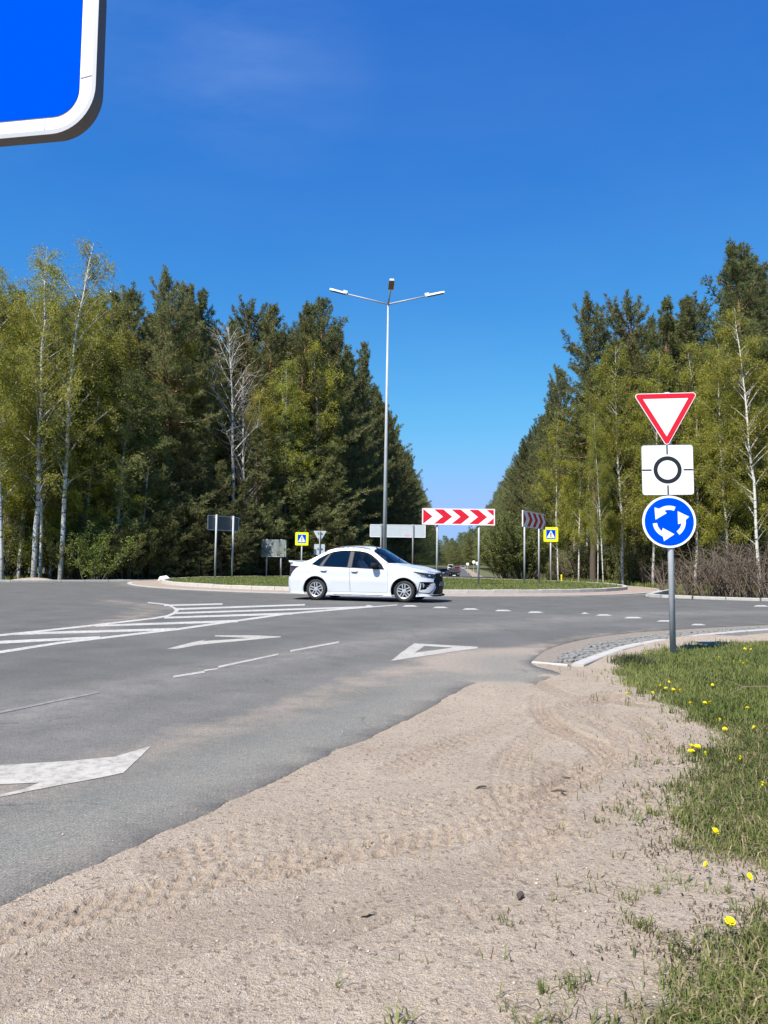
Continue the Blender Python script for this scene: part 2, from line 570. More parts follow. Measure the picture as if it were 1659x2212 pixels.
def m_pine_bark():
    m, t, b, o = nt('pine_bark')
    tcn = N(t, 'ShaderNodeTexCoord')
    sp = N(t, 'ShaderNodeSeparateXYZ'); t.links.new(tcn.outputs['Object'], sp.inputs[0])
    mr = N(t, 'ShaderNodeMapRange'); mr.inputs['From Min'].default_value = 3.0; mr.inputs['From Max'].default_value = 8.0
    t.links.new(sp.outputs[2], mr.inputs[0])
    c = mixc(t, mr.outputs[0], (0.10, 0.075, 0.055), (0.30, 0.155, 0.075))
    c = mixc(t, noise_fac(t, 9, 5, .7, .4, .65), c, (0.07, 0.05, 0.04))
    t.links.new(c, b.inputs['Base Color'])
    b.inputs['Roughness'].default_value = 0.9
    return m

M['asphalt'] = m_asphalt()
M['sand'] = m_sand()
M['paint'] = m_paint('road_paint')
M['paint_faint'] = m_paint('worn_road_paint', (0.24, 0.235, 0.22), 0.35)
M['paint_near'] = m_paint('old_road_paint', (0.45, 0.42, 0.365), 0.30)
M['needles'] = m_foliage('pine_needles', (0.118, 0.138, 0.052), (0.275, 0.285, 0.112), 0.5)
M['needles2'] = m_foliage('young_pine_needles', (0.145, 0.168, 0.062), (0.300, 0.310, 0.125), 0.5)
M['leaf'] = m_foliage('birch_leaves', (0.225, 0.240, 0.028), (0.430, 0.415, 0.060), 0.5)
M['leaf_pale'] = m_foliage('budding_leaves', (0.20, 0.20, 0.055), (0.31, 0.30, 0.09), 0.45)
M['leaf_olive'] = m_foliage('shrub_leaves', (0.125, 0.145, 0.042), (0.28, 0.30, 0.09), 0.5)
M['leaf_bright'] = m_foliage('bright_leaves', (0.12, 0.16, 0.025), (0.24, 0.28, 0.05), 0.45)
M['grass'] = m_foliage('grass_blades', (0.100, 0.128, 0.026), (0.285, 0.295, 0.090), 0.42)
M['birch_bark'] = m_birch_bark()
M['pine_bark'] = m_pine_bark()
M['twig'] = plain('twig_bark', (0.17, 0.125, 0.095), 0.9)
M['limb'] = plain('birch_limb_bark', (0.36, 0.34, 0.30), 0.85, noise=.4, nscale=3)
M['twig_pale'] = plain('pale_twigs', (0.40, 0.36, 0.31), 0.85)
M['dark_bark'] = plain('dark_bark', (0.075, 0.065, 0.05), 0.9, noise=.3)
M['steel'] = plain('galvanised_steel', (0.40, 0.415, 0.43), 0.5, 0.0, noise=.10, nscale=3)
M['steel_dark'] = plain('dull_steel', (0.20, 0.205, 0.21), 0.55, 0.3, noise=.12, nscale=4)
M['sign_back'] = plain('sign_back_aluminium', (0.50, 0.55, 0.58), 0.5, 0.2, noise=.06, nscale=2)
M['sign_back_shade'] = plain('sign_back_shade', (0.10, 0.115, 0.125), 0.6, 0.2, noise=.1, nscale=3)  # aluminium back with the shade of its unlit side put into the colour
M['s_white'] = plain('sign_white', (0.82, 0.84, 0.85), 0.5, noise=.02, nscale=6)
M['s_red'] = plain('sign_red', (0.62, 0.006, 0.022), 0.35)
M['s_blue'] = plain('sign_blue', (0.0, 0.066, 0.60), 0.8, spec=0.0)
M['s_black'] = plain('sign_black', (0.014, 0.014, 0.015), 0.4)
M['s_yellow'] = plain('sign_fluorescent_yellow', (0.80, 0.86, 0.01), 0.4)
M['concrete'] = plain('kerb_concrete', (0.44, 0.41, 0.365), 0.85, noise=.16, nscale=5, bump=.2)
M['concrete_pale'] = plain('kerb_concrete_pale', (0.40, 0.38, 0.345), 0.85, noise=.14, nscale=9, bump=.2)
# ------------------------------------------------------------------ ground, roads, kerbs
def Gp(px, py): 
    g = G(px, py); return (g.x, g.y)
AX = 0.094                                   # the far road runs off at this slope
ISL_C, ISL_R = (0.5, 37.4), 10.8

# forest floor: one sheet to the horizon
def grid_sheet(xs, ys, zf):
    X, Y = np.meshgrid(xs, ys)
    Z = zf(X, Y)
    V = np.stack([X.ravel(), Y.ravel(), Z.ravel()], 1)
    nx, ny = len(xs), len(ys)
    i = (np.arange(ny - 1)[:, None] * nx + np.arange(nx - 1)[None]).ravel()
    return V, np.stack([i, i + 1, i + nx + 1, i + nx], 1)
def m_ground():
    m, t, b, o = nt('forest_floor')
    c = mixc(t, noise_fac(t, 0.5, 7, .7), (0.055, 0.060, 0.024), (0.115, 0.090, 0.052))
    c = mixc(t, noise_fac(t, 6, 6, .75, .45, .65), c, (0.075, 0.105, 0.028))
    t.links.new(c, b.inputs['Base Color']); b.inputs['Roughness'].default_value = 1
    b.inputs['Specular IOR Level'].default_value = 0.1
    return m
M['ground'] = m_ground()
xs = np.unique(np.concatenate([np.linspace(-1500, -120, 12), np.linspace(-120, 120, 121), np.linspace(120, 1500, 12)]))
ys = np.unique(np.concatenate([np.linspace(-600, -20, 10), np.linspace(-20, 200, 111), np.linspace(200, 2500, 24)]))
def zg(X, Y):
    z = gz(X, Y) - 0.09
    near = (Y < 150) & (np.abs(X) < 100)
    return z + np.where(near & (Y > 20), (vnoise(X, Y, 4, 3) - .5) * 0.05, 0)
V, Q = grid_sheet(xs, ys, zg)
tag(obj('ground', mesh_np('ground', V, Q, M['ground'], smoothf=True)), 'dark forest floor with moss, litter and rough grass around the roads', kind='structure')

# ---- asphalt
edge_px = [(-900, 2390), (-400, 2140), (-150, 2024), (0, 1955), (150, 1889), (330, 1800), (455, 1742), (620, 1668), (780, 1604), (870, 1559), (950, 1516), (1030, 1475), (1090, 1478), (1152, 1478), (1185, 1466), (1210, 1456), (1195, 1448), (1160, 1440), (1144, 1431)]
edge_near = [Gp(*p) for p in edge_px]
def rag(pts, step=0.06, amp=0.05, seed=1):
    out = []
    L = 0
    for i in range(len(pts) - 1):
        a = Vector(pts[i][:2]); b = Vector(pts[i + 1][:2])
        l = (b - a).length; n = max(1, int(l / step)); nn = (b - a).normalized(); nn = Vector((-nn.y, nn.x))
        for k in range(n):
            p = a + (b - a) * (k / n)
            off = (float(vnoise(L + l * k / n, 3.3, 0.28, seed, 4, .6)) - .5) * 2 * amp + (float(vnoise(L + l * k / n, 9.1, 1.1, seed + 5, 2)) - .5) * amp * 2
            out.append(tuple(p + nn * off))
        L += l
    return out
cob_px = [(1144, 1431), (1176, 1405), (1228, 1387), (1316, 1371), (1446, 1360), (1659, 1349), (1900, 1342)]
cob_out = [Gp(*p) for p in cob_px]
out = rag([p for p in edge_near], 0.03, 0.050)
out += [cob_out[0]] + [tuple(p) for p in spline(cob_out, 5)][1:]
last = out[-1]
out += [(last[0] + 14, last[1] + 2.0), (40, 15.5), (40, 22.5)]
far_right = [Gp(1659, 1299), Gp(1500, 1294), Gp(1400, 1290)]
out += [(27, 22.6), far_right[0], far_right[1], far_right[2], (12.4, 33.5), (12.5, 40), (10.0, 47), (8.6, 54), (8.2, 60), (1.6, 60), (1.0, 54), (-3, 51.0), (-8, 46.8), (-12.8, 42.8), (-15.0, 40.5)]
far_left = [Gp(300, 1257.5), Gp(150, 1257.5), Gp(0, 1257.5)]
out += far_left + [(-26, 31.0), (-45, 27.0), (-45, 8.0), (-20, -1.5)]
out_r = out
gx, gy = np.meshgrid(np.arange(-16, 16, 0.8), np.arange(1, 50, 0.8))
ip = np.stack([gx.ravel(), gy.ravel()], 1) + rng.uniform(-.1, .1, (gx.size, 2))
gx, gy = np.meshgrid(np.arange(-6, 6, 0.22), np.arange(1.2, 13, 0.22))
ip2 = np.stack([gx.ravel(), gy.ravel()], 1) + rng.uniform(-.04, .04, (gx.size, 2))
dn, _, _ = dist_poly(ip2[:, 0], ip2[:, 1], edge_near)
ip2 = ip2[(dn > 0.12)]
V2, T, bl = sheet(out_r, np.concatenate([ip, ip2]))
x, y = V2[:, 0], V2[:, 1]
dE, _, _ = dist_poly(x, y, edge_near)
dC, _, _ = dist_poly(x, y, cob_out[:5])
streaks = [([(0, 1548), (210, 1500), (400, 1462), (720, 1402), (900, 1368), (1150, 1343), (1400, 1326), (1659, 1322)], .55, 1.0),
           ([(0, 1640), (300, 1560), (620, 1480), (820, 1440), (1000, 1405)], .45, .6),
           ([(300, 1372), (500, 1345), (800, 1318), (1100, 1326), (1400, 1350)], .7, .4)]
st = np.zeros(len(V2))
for P, w, a in streaks:
    d, arc, _ = dist_poly(x, y, [Gp(*p) for p in P])
    st = np.maximum(st, a * np.exp(-(d / w) ** 2) * (0.6 + 0.8 * vnoise(arc, 0 * arc, 1.5, 3)))
dust = np.exp(-(dE / 0.55) ** 1.3) * 0.72 + np.exp(-((dE - 1.0) / 0.34) ** 2) * 0.55
mouth = Gp(1175, 1435)
dust += 0.75 * np.exp(-(((x - mouth[0]) / 1.5) ** 2 + ((y - mouth[1]) / 1.7) ** 2))
dust += 0.45 * np.exp(-(dC / 0.5) ** 2)
grey = np.exp(-((dE - 0.35) / 0.40) ** 2) * 0.85 + 0.25 * np.exp(-(dE / 1.6) ** 2)
nosept = Gp(300, 1325)
dI = np.abs(np.hypot(x - ISL_C[0], y - ISL_C[1]) - ISL_R - 1.5)
dust += 0.55 * np.exp(-(dI / 0.8) ** 2)
dn2, _, _ = dist_poly(x, y, [Gp(180, 1366), Gp(290, 1330), Gp(340, 1312), Gp(230, 1296)])
dust += 0.55 * np.exp(-(dn2 / 0.8) ** 2)
zed = np.zeros(len(V2))
# give the sheet thickness: a wall round the near edge
V3 = np.column_stack([V2, zed])
bset = []
nout = len(out_r)
# boundary vertices come first and in order in the CDT result
walls = []
vb = np.array([(p[0], p[1], -0.10) for p in out_r])
base = len(V3)
Vall = np.concatenate([V3, vb])
for i in range(nout):
    j = (i + 1) % nout
    walls.append((i, base + i, base + j, j))
ext = lambda a, v=0: np.concatenate([a, np.full(nout, v)])
road = obj('road', mesh_np('road', Vall, [T, np.array(walls)], M['asphalt'],
           attrs={'dust': ext(dust, .35), 'grey': ext(grey), 'streak': ext(st)}))
tag(road, 'grey asphalt of the roundabout and its approach, sandy towards the verge', kind='structure')

# ---- road markings, children of the road
ZM = 0.0015
NM = [0]
def zm():
    NM[0] += 1
    return ZM + 0.00012 * NM[0]
def marking(name, polys_px, mat, conv=None, holes=None, world=False):
    mb = MB(); z_ = zm()
    for k, P in enumerate(polys_px):
        Q_ = [Gp(*(conv(*p) if conv else p)) for p in P] if not world else P
        mb.add([(a, b_, z_) for a, b_ in Q_], [tuple(range(len(Q_)))])
    o = mb.build(name, M[mat], road)
    return o
def tri_marking(name, outer, hole, mat, conv):
    O = [Gp(*conv(*p)) for p in outer]
    # worn edges
    O = rag(O + [O[0]], 0.05, 0.012, 5)
    H = [Gp(*conv(*p)) for p in hole]
    vs = [Vector(p) for p in O] + [Vector(p) for p in H]
    n, h = len(O), len(H)
    ed = [(i, (i + 1) % n) for i in range(n)] + [(n + i, n + (i + 1) % h) for i in range(h)]
    r = delaunay_2d_cdt(vs, ed, [], 0, 1e-6)
    V = [(v.x, v.y) for v in r[0]]
    Fc = []
    for f in r[2]:
        cx = sum(V[i][0] for i in f) / len(f); cy = sum(V[i][1] for i in f) / len(f)
        if pip([cx], [cy], O)[0] and not (h and pip([cx], [cy], H)[0]): Fc.append(tuple(f))
    z_ = zm()
    return MB().add([(a, b_, z_) for a, b_ in V], Fc).build(name, M[mat], road)
z7 = lambda x, y: (x * .5139, 1222 + y * .5139)
z8 = lambda x, y: (795.7 + x * .5204, 1222 + y * .5204)
z4 = lambda x, y: (x * .5139, 1534.5 + y * .5139)
def stripe(x0, y0, x1, y1, t0, t1, sk=0):
    t0 *= 1.2; t1 *= 1.2
    return [(x0, y0 - t0 / 2), (x1 - sk, y1 - t1 / 2), (x1, y1 + t1 / 2), (x0, y0 + t0 / 2)]
for s in [(690, 167, 935, 161, 5, 5), (732, 183, 1282, 164, 6, 5), (728, 200, 1560, 173, 6, 5), (690, 219, 1230, 201, 6, 7),
          (400, 253, 1000, 233, 6, 8), (60, 287, 740, 267, 8, 8), (-300, 337, 420, 302, 12, 8)]:
    marking('hatch_stripe', [stripe(*s, sk=0)], 'paint', z7)
def linepoly(pts):
    """pts (x,y,thick) -> strip quads joined to one polygon"""
    top = [(a, b_ - t / 2) for a, b_, t in pts]; bot = [(a, b_ + t / 2) for a, b_, t in pts]
    return [[top[i], top[i + 1], bot[i + 1], bot[i]] for i in range(len(pts) - 1)]
marking('edge_line', linepoly([(-400, 430, 14), (0, 364, 11), (250, 325, 9), (740, 268, 8), (1200, 203, 7), (1420, 184, 6), (1580, 172, 4), (1670, 165, 3)]), 'paint', z7)
marking('edge_line', linepoly([(-300, 333, 11), (0, 293, 8), (200, 272, 7), (420, 248, 7), (640, 222, 6), (700, 212, 6)]), 'paint', z7)
marking('edge_line', [[(640, 219), (700, 209), (724, 199), (736, 188), (725, 177), (700, 166), (620, 157), (622, 153), (708, 162), (738, 177), (752, 188), (738, 203), (706, 215), (640, 226)]], 'paint', z7)
tri_marking('give_way_triangle', [(700, 350), (800, 325), (862, 312), (850, 318), (1050, 305), (903, 298), (905, 293), (1065, 293), (1180, 298), (1180, 301), (1060, 312), (830, 334), (745, 350)], [], 'paint_near', z7)
tri_marking('give_way_triangle', [(92, 396), (190, 323), (450, 337), (456, 343), (250, 373)], [(193, 362), (233, 334), (352, 341)], 'paint_near', z8)
tri_marking('give_way_triangle', [(-330, 262), (0, 232), (300, 215), (480, 198), (630, 153), (520, 265), (370, 295), (0, 367), (-330, 420)], [(-60, 322), (0, 313), (165, 306), (100, 333), (0, 357), (-60, 365)], 'paint_near', z4)
for s in [(728, 468, 860, 447, 7, 7), (858, 442, 915, 434, 5, 4), (918, 427, 1170, 373, 7, 5), (1220, 360, 1424, 322, 6, 5)]:
    marking('lane_dash', [stripe(*s)], 'paint_near', z7)
marking('lane_line', linepoly([(-200, 665, 10), (0, 618, 9), (260, 565, 7), (415, 534, 5)]), 'paint_faint', z7)
for xa, xb, yy in [(-18, 28, 168), (140, 208, 168), (266, 333, 174), (389, 461, 181), (524, 596, 187), (660, 728, 194), (882, 918, 198), (944, 1013, 206), (1061, 1139, 217), (1195, 1275, 231), (1338, 1403, 246), (1598, 1664, 168)]:
    marking('crossing_dash', [[(xa, yy + 2.5), (xa + 14, yy - 3.5), (xb - 20, yy - 3.5), (xb, yy + 2.5)]], 'paint', z8)

# ---- the sandy verge, with tyre prints, and the soil under the grass
grass_px = [(1335, 1446), (1352, 1430), (1395, 1414), (1440, 1404), (1540, 1394), (1659, 1384), (2600, 1356), (3600, 1700), (3200, 2600), (1700, 2700), (1080, 2330), (1095, 2215), (1210, 2170), (1250, 2190), (1330, 2200), (1350, 2178),
            (1420, 2120), (1475, 2080), (1520, 2040), (1600, 2010), (1659, 1985), (1760, 1950), (1659, 1905), (1600, 1880), (1550, 1862), (1480, 1830), (1472, 1760), (1465, 1700), (1510, 1665), (1490, 1625), (1560, 1590),
            (1500, 1560), (1480, 1530), (1420, 1505), (1352, 1492)]
grass_poly = [Gp(*p) for p in grass_px]
def grass_mask(x, y):
    ins = pip(x, y, grass_poly)
    d, _, _ = dist_poly(x, y, grass_poly, True)
    sd = np.where(ins, d, -d)
    return smooth(-0.10, 0.22, sd + (vnoise(x, y, 0.35, 11, 3) - .5) * 0.35)
tracks = []
def track(pts, w, depth, pitch, tread, seed=0):
    tracks.append(([tuple(Gp(*p)) for p in pts], w, depth, pitch, tread, seed))
track([(-100, 2030), (300, 1940), (480, 1893), (700, 1855), (1010, 1800), (1220, 1700), (1330, 1610)], .20, .016, .045, 1)
track([(380, 1860), (560, 1800), (800, 1752), (1080, 1718), (1250, 1690)], .26, .014, .055, 1, 3)
track([(600, 1900), (800, 1850), (1010, 1815), (1200, 1770)], .05, .018, .04, 0, 2)
track([(1165, 1500), (1172, 1540), (1215, 1575), (1290, 1610), (1330, 1660)], .17, .015, .05, 2, 4)
track([(1100, 1720), (1105, 1650), (1150, 1590), (1240, 1530), (1330, 1500)], .20, .014, .04, 1, 5)
track([(1350, 1545), (1420, 1590), (1425, 1660), (1360, 1730), (1240, 1800), (1100, 1850)], .20, .013, .045, 1, 6)
track([(1330, 1480), (1290, 1520), (1300, 1560), (1350, 1600)], .14, .012, .05, 2, 7)
track([(-100, 2150), (250, 2050), (600, 1960), (900, 1890), (1150, 1830)], .30, .012, .08, 0, 8)
track([(700, 2010), (1000, 1890), (1200, 1800)], .20, .008, .06, 0, 9)
track([(1080, 1780), (1140, 1740), (1300, 1660), (1400, 1600)], .18, .012, .05, 1, 10)
track([(1180, 1330 + 180), (1240, 1545), (1330, 1580), (1440, 1600)], .16, .012, .05, 1, 13)
track([(500, 1905), (800, 1800), (1000, 1745), (1180, 1700)], .24, .013, .05, 1, 14)
track([(1150, 1470), (1230, 1500), (1320, 1510), (1400, 1530)], .18, .012, .05, 2, 15)
track([(1000, 1990), (1120, 1880), (1180, 1760), (1190, 1650)], .20, .008, .05, 1, 16)
track([(850, 1660), (1000, 1590), (1150, 1540), (1300, 1500)], .20, .009, .05, 1, 12)
TREAD_DARK = [None]
def sand_h(x, y):
    z = (vnoise(x, y, 1.6, 21, 3) - .5) * 0.06 + (vnoise(x, y, 0.22, 22, 3) - .5) * 0.008 + (vnoise(x, y, 0.035, 23, 2, .6) - .5) * 0.0060
    tr = np.zeros(x.shape)
    for P, w, dep, pit, mode, sd_ in tracks:
        P2 = [tuple(v) for v in spline(P, 6)]
        bx0 = min(p[0] for p in P2) - .5; bx1 = max(p[0] for p in P2) + .5
        by0 = min(p[1] for p in P2) - .5; by1 = max(p[1] for p in P2) + .5
        m = (x > bx0) & (x < bx1) & (y > by0) & (y < by1)
        xx, yy = x[m], y[m]
        d, arc, sd = dist_poly(xx, yy, P2)
        d2 = np.abs(sd) * 0 + d
        inside = 1 - smooth(w * .5 - .012, w * .5 + .012, d2)
        berm = np.exp(-((d2 - w * .5 - .03) / .025) ** 2) * 0.35
        fade = 0.35 + 0.65 * smooth(.3, .7, vnoise(arc, arc * 0, .8, 40 + sd_))
        s2 = sd * np.sign(1)
        if mode == 1:
            rb = w / 4; ri = np.floor(s2 / rb)
            tread = smooth(-.1, .5, np.sin(2 * np.pi * (arc / .078 + .5 * ri + .15 * np.sin(arc * 3)))) * smooth(.004, .012, np.abs(s2 - (ri + .5) * rb) * -1 + rb * .5)
        elif mode == 2:
            tread = (np.sin(2 * np.pi * s2 / .045) > 0) * 1.0
        else:
            tread = 0.4 + 0 * arc
        hh = 1.25 * fade * (inside * (-dep * .25 - dep * tread) + berm * dep)
        z[m] += hh
        tr[m] = np.maximum(tr[m], fade * inside * (.35 + .65 * tread))
    TREAD_DARK[0] = tr
    return z
def sand_z(x, y):
    dEE, _, _ = dist_poly(x, y, edge_near)
    g = grass_mask(x, y)
    base = -0.004 - 0.010 * smooth(0.0, 0.35, dEE) + 0.02 * smooth(.4, 1.6, dEE) + 0.020 * (vnoise(x, y, .45, 77, 3) - .5)
    base = base + 0.09 * smooth(0.2, 1.2, np.where(pip(x, y, grass_poly), dist_poly(x, y, grass_poly, True)[0], 0))
    h = sand_h(x, y)
    return base + h * (1 - 0.5 * g) * smooth(0.0, 0.25, dEE) , g
NA, NR = 760, 640
ang = np.linspace(-math.radians(50), math.radians(58), NA)
rad = np.exp(np.linspace(math.log(1.15), math.log(13.5), NR))
A, R_ = np.meshgrid(ang, rad)
X = (R_ * np.sin(A)).ravel(); Y = (R_ * np.cos(A)).ravel()
dEE, _, _ = dist_poly(X, Y, edge_near)
in_road = pip(X, Y, out_r)
cob_in_px = [(1233, 1436), (1272, 1421), (1320, 1404), (1393, 1387), (1450, 1379), (1659, 1359), (1900, 1348)]
kerb_line = [Gp(*p) for p in cob_in_px]
cob_poly = [tuple(p) for p in spline(cob_out, 5)] + [tuple(p) for p in spline(kerb_line, 5)][::-1]
in_cob = pip(X, Y, cob_poly)
dK, _, _ = dist_poly(X, Y, kerb_line)
Z, GM = sand_z(X, Y); DS = TREAD_DARK[0]
Z = np.where(in_cob, Z - .02, Z)
keep = ~((in_road) & (dEE > 0.12))
keep &= ~(in_cob & (dK > .3))
i = (np.arange(NR - 1)[:, None] * NA + np.arange(NA - 1)[None]).ravel()
Q = np.stack([i, i + 1, i + NA + 1, i + NA], 1)
Q = Q[keep[Q].any(1)]
u, inv = np.unique(Q, return_inverse=True)
Q = inv.reshape(Q.shape)
V = np.stack([X, Y, Z], 1)[u]
tag(obj('sandy_verge', mesh_np('sandy_verge', V, Q, M['sand'], smoothf=True, attrs={'grass': GM[u], 'pressed_shade': DS[u]})),
    'pinkish sandy gravel verge with tyre prints beside the asphalt', kind='structure')
# behind and beside the camera the verge goes on more coarsely
xs = np.arange(-20, 46, .5); ys = np.arange(-24, 16.2, .5)
XX, YY = np.meshgrid(xs, ys)
V, Q = grid_sheet(xs, ys, lambda X, Y: X * 0 - 0.055)
c = V[Q].mean(1)
rr = np.hypot(c[:, 0], c[:, 1]); aa = np.degrees(np.arctan2(c[:, 0], c[:, 1]))
dd, _, _ = dist_poly(c[:, 0], c[:, 1], out_r, True)
kp = ~(pip(c[:, 0], c[:, 1], out_r) & (dd > .6))
Q = Q[kp]
gmv = grass_mask(V[:, 0], V[:, 1])
tag(obj('verge_ground', mesh_np('verge_ground', V, Q, M['sand'], smoothf=True, attrs={'grass': gmv})), 'sandy and grassy ground behind the verge', kind='structure')

# ---- cobbled apron and kerb beside the right exit
cobs = MB()
def cobble_field(poly, step, seed, zf=0.012, jit=.2):
    rr_ = random.Random(seed)
    xs = [p[0] for p in poly]; ys = [p[1] for p in poly]
    n = 0
    mb = MB()
    yv = min(ys)
    row = 0
    while yv < max(ys):
        xv = min(xs) + (row % 2) * step * .5
        row += 1
        while xv < max(xs):
            if pip([xv], [yv], poly)[0]:
                w = step * rr_.uniform(.34, .60); l = step * rr_.uniform(.32, .52); z = zf + rr_.uniform(-.010, .010)
                a = rr_.uniform(-1.5, 1.5); xv0, yv0 = xv, yv; xv += rr_.uniform(-.3, .3) * step; yv += rr_.uniform(-.3, .3) * step
                R = Matrix.Rotation(a, 3, 'Z')
                V = []
                for k in range(6):
                    an = k * math.pi / 3 + rr_.uniform(-.2, .2)
                    V.append(Vector((xv, yv, -.04)) + R @ Vector((math.cos(an) * w, math.sin(an) * l, 0)))
                V += [Vector((v.x, v.y, z - .008)) for v in V]
                cc = Vector((xv, yv, 0))
                V += [Vector((cc.x + (v.x - cc.x) * .7, cc.y + (v.y - cc.y) * .7, z)) for v in V[:6]]
                Fc = [(k, (k + 1) % 6, 6 + (k + 1) % 6, 6 + k) for k in range(6)] + [(6 + k, 6 + (k + 1) % 6, 12 + (k + 1) % 6, 12 + k) for k in range(6)] + [tuple(range(12, 18))]
                mb.add(V, Fc); xv, yv = xv0, yv0
            xv += step * rr_.uniform(.95, 1.08)
        yv += step * .9
    return mb
M['cobble'] = plain('grey_cobbles', (0.175, 0.17, 0.158), 0.85, noise=.35, nscale=14, bump=.3)
M['mortar'] = plain('sandy_joints', (0.21, 0.175, 0.14), 0.95, noise=.2, nscale=20)
ap = MB().add([(a, b_, -0.012) for a, b_ in cob_poly], [tuple(range(len(cob_poly)))]).build('apron', M['mortar'])
tag(ap, 'grey cobbled apron curving along the right exit kerb', kind='structure')
cob_poly2 = [tuple(Vector(p) * .52 + Vector(q) * .48) for p, q in zip(spline(cob_out, 5)[1:], spline(kerb_line, 5)[1:])] + [tuple(p) for p in spline(kerb_line, 5)][::-1][:-2]
co = cobble_field(cob_poly2, 0.095, 5).build('cobbles', M['cobble'], ap)
co['kind'] = 'stuff'
kl = [Vector((p.x, p.y)) for p in spline([Vector((*p, 0)) for p in kerb_line], 10)]
def along(pts, L):
    """points every L metres"""
    out = [pts[0]]; acc = 0
    for i in range(1, len(pts)):
        seg = (pts[i] - pts[i - 1]).length
        while acc + seg >= L:
            t = (L - acc) / seg
            p = pts[i - 1] + (pts[i] - pts[i - 1]) * t
            out.append(p); pts = pts[:i] + pts[i:]
            seg -= (L - acc); acc = 0
            pts[i - 1] = p
        acc += seg
    return out
kerbR = empty('kerb', (kl[0].x, kl[0].y, 0))
tag(kerbR, 'pale concrete kerb curving behind the grey cobbled apron', kind='structure')
kp_ = along(list(kl), 0.9)
def kerb_stone(a, b_, w, z0, z1, mat, parent, gap=.012, tilt=0.0, side=1):
    a = Vector(a); b_ = Vector(b_)
    d = (b_ - a); L = d.length; d.normalize(); n = Vector((-d.y, d.x)) * side
    r = .012
    prof = [(0, z0), (0, z1 - r), (r, z1), (w - r, z1 + tilt), (w, z1 - r + tilt), (w, z0)]
    V = []
    for t in (gap, L - gap):
        for u, z in prof:
            p = a + d * t + n * u
            V.append((p.x - parent.location.x, p.y - parent.location.y, z - parent.location.z))
    m_ = len(prof)
    Fc = [(k, (k + 1) % m_, m_ + (k + 1) % m_, m_ + k) for k in range(m_)] + [tuple(range(m_ - 1, -1, -1)), tuple(range(m_, 2 * m_))]
    return MB().add(V, Fc).build('kerb_stone', M[mat], parent)
for i in range(len(kp_) - 1):
    if i == 4: continue                 # the broken gap near the bend
    kerb_stone(kp_[i], kp_[i + 1], .14 if i < 5 else .11, -.10, .020 + random.uniform(-.006, .006), 'concrete_pale', kerbR, side=-1)
# thin pale end strip across the apron
MB().box((0, 0, 0), (.01, .01, .01))
e0, e1 = Vector(Gp(1146, 1430)), Vector(Gp(1228, 1437))
kerb_stone(e0, e1, .04, -.08, .008, 'concrete_pale', kerbR, side=1)

# ---- central island
isl = empty('island', (ISL_C[0], ISL_C[1], 0))
tag(isl, 'round grassy island in the middle of the roundabout, ringed by concrete kerb stones', kind='structure')
def m_isl():
    m, t, b, o = nt('island_turf')
    c = mixc(t, noise_fac(t, 1.5, 7, .75), (0.07, 0.085, 0.025), (0.12, 0.11, 0.05))
    t.links.new(c, b.inputs['Base Color']); b.inputs['Roughness'].default_value = 1
    return m
M['isl'] = m_isl()
V = [(0, 0, .15)]; Fc = []
nr_, na_ = 10, 72
def isl_z(rn): return .12 + .03 * (1 - rn * rn)
for r_i in range(1, nr_ + 1):
    for k in range(na_):
        a = 2 * math.pi * k / na_; rr_ = (ISL_R - .15) * r_i / nr_
        V.append((rr_ * math.cos(a), rr_ * math.sin(a), isl_z(r_i / nr_) + random.uniform(-.01, .01)))
for k in range(na_): Fc.append((0, 1 + k, 1 + (k + 1) % na_))
for r_i in range(nr_ - 1):
    for k in range(na_):
        a, b_ = 1 + r_i * na_ + k, 1 + r_i * na_ + (k + 1) % na_
        Fc.append((a, a + na_, b_ + na_, b_))
MB().add(V, Fc).build('turf', M['isl'], isl, True)
nK = 68
kern = None
for k in range(nK):
    a0 = 2 * math.pi * k / nK
    if kern is None:
        c0 = Vector((ISL_R, 0)); 
        h = math.pi / nK
        p0 = (ISL_R * math.cos(-h) , ISL_R * math.sin(-h)); p1 = (ISL_R * math.cos(h), ISL_R * math.sin(h))
        ppp = empty('tmp', (0, 0, 0))
        ks = kerb_stone(p0, p1, .16, -.06, .165, 'concrete', ppp, gap=.008, side=1)
        ks.parent = isl
        bpy.data.objects.remove(ppp)
        kern = ks
        o = ks
    else:
        o = kern.copy(); COL.objects.link(o); o.parent = isl
    o.rotation_euler = (random.uniform(-.004, .004), 0, a0)
    o.location = (0, 0, random.uniform(-.008, .008))
# sandy concrete apron ring round the island with a pale outer kerb flush with the road
M['ring'] = plain('sandy_concrete', (0.30, 0.235, 0.185), 0.9, noise=.16, nscale=2.5)
def ring(name, r0, r1, z0, z1, mat, a0=0, a1=360, n=120):
    mb = MB(); V = []; Fc = []
    for k in range(n + 1):
        a = math.radians(a0 + (a1 - a0) * k / n)
        V += [(r0 * math.cos(a), r0 * math.sin(a), z0), (r1 * math.cos(a), r1 * math.sin(a), z1), (r1 * math.cos(a), r1 * math.sin(a), -.05)]
    for k in range(n):
        b_ = k * 3
        Fc += [(b_, b_ + 1, b_ + 4, b_ + 3), (b_ + 1, b_ + 2, b_ + 5, b_ + 4)]
    return mb.add(V, Fc).build(name, M[mat], isl, False)
ring('apron_ring', ISL_R - .05, ISL_R + 1.25, .035, .022, 'ring')
ring('edge_strip', ISL_R + 1.25, ISL_R + 1.42, .026, .026, 'concrete_pale')

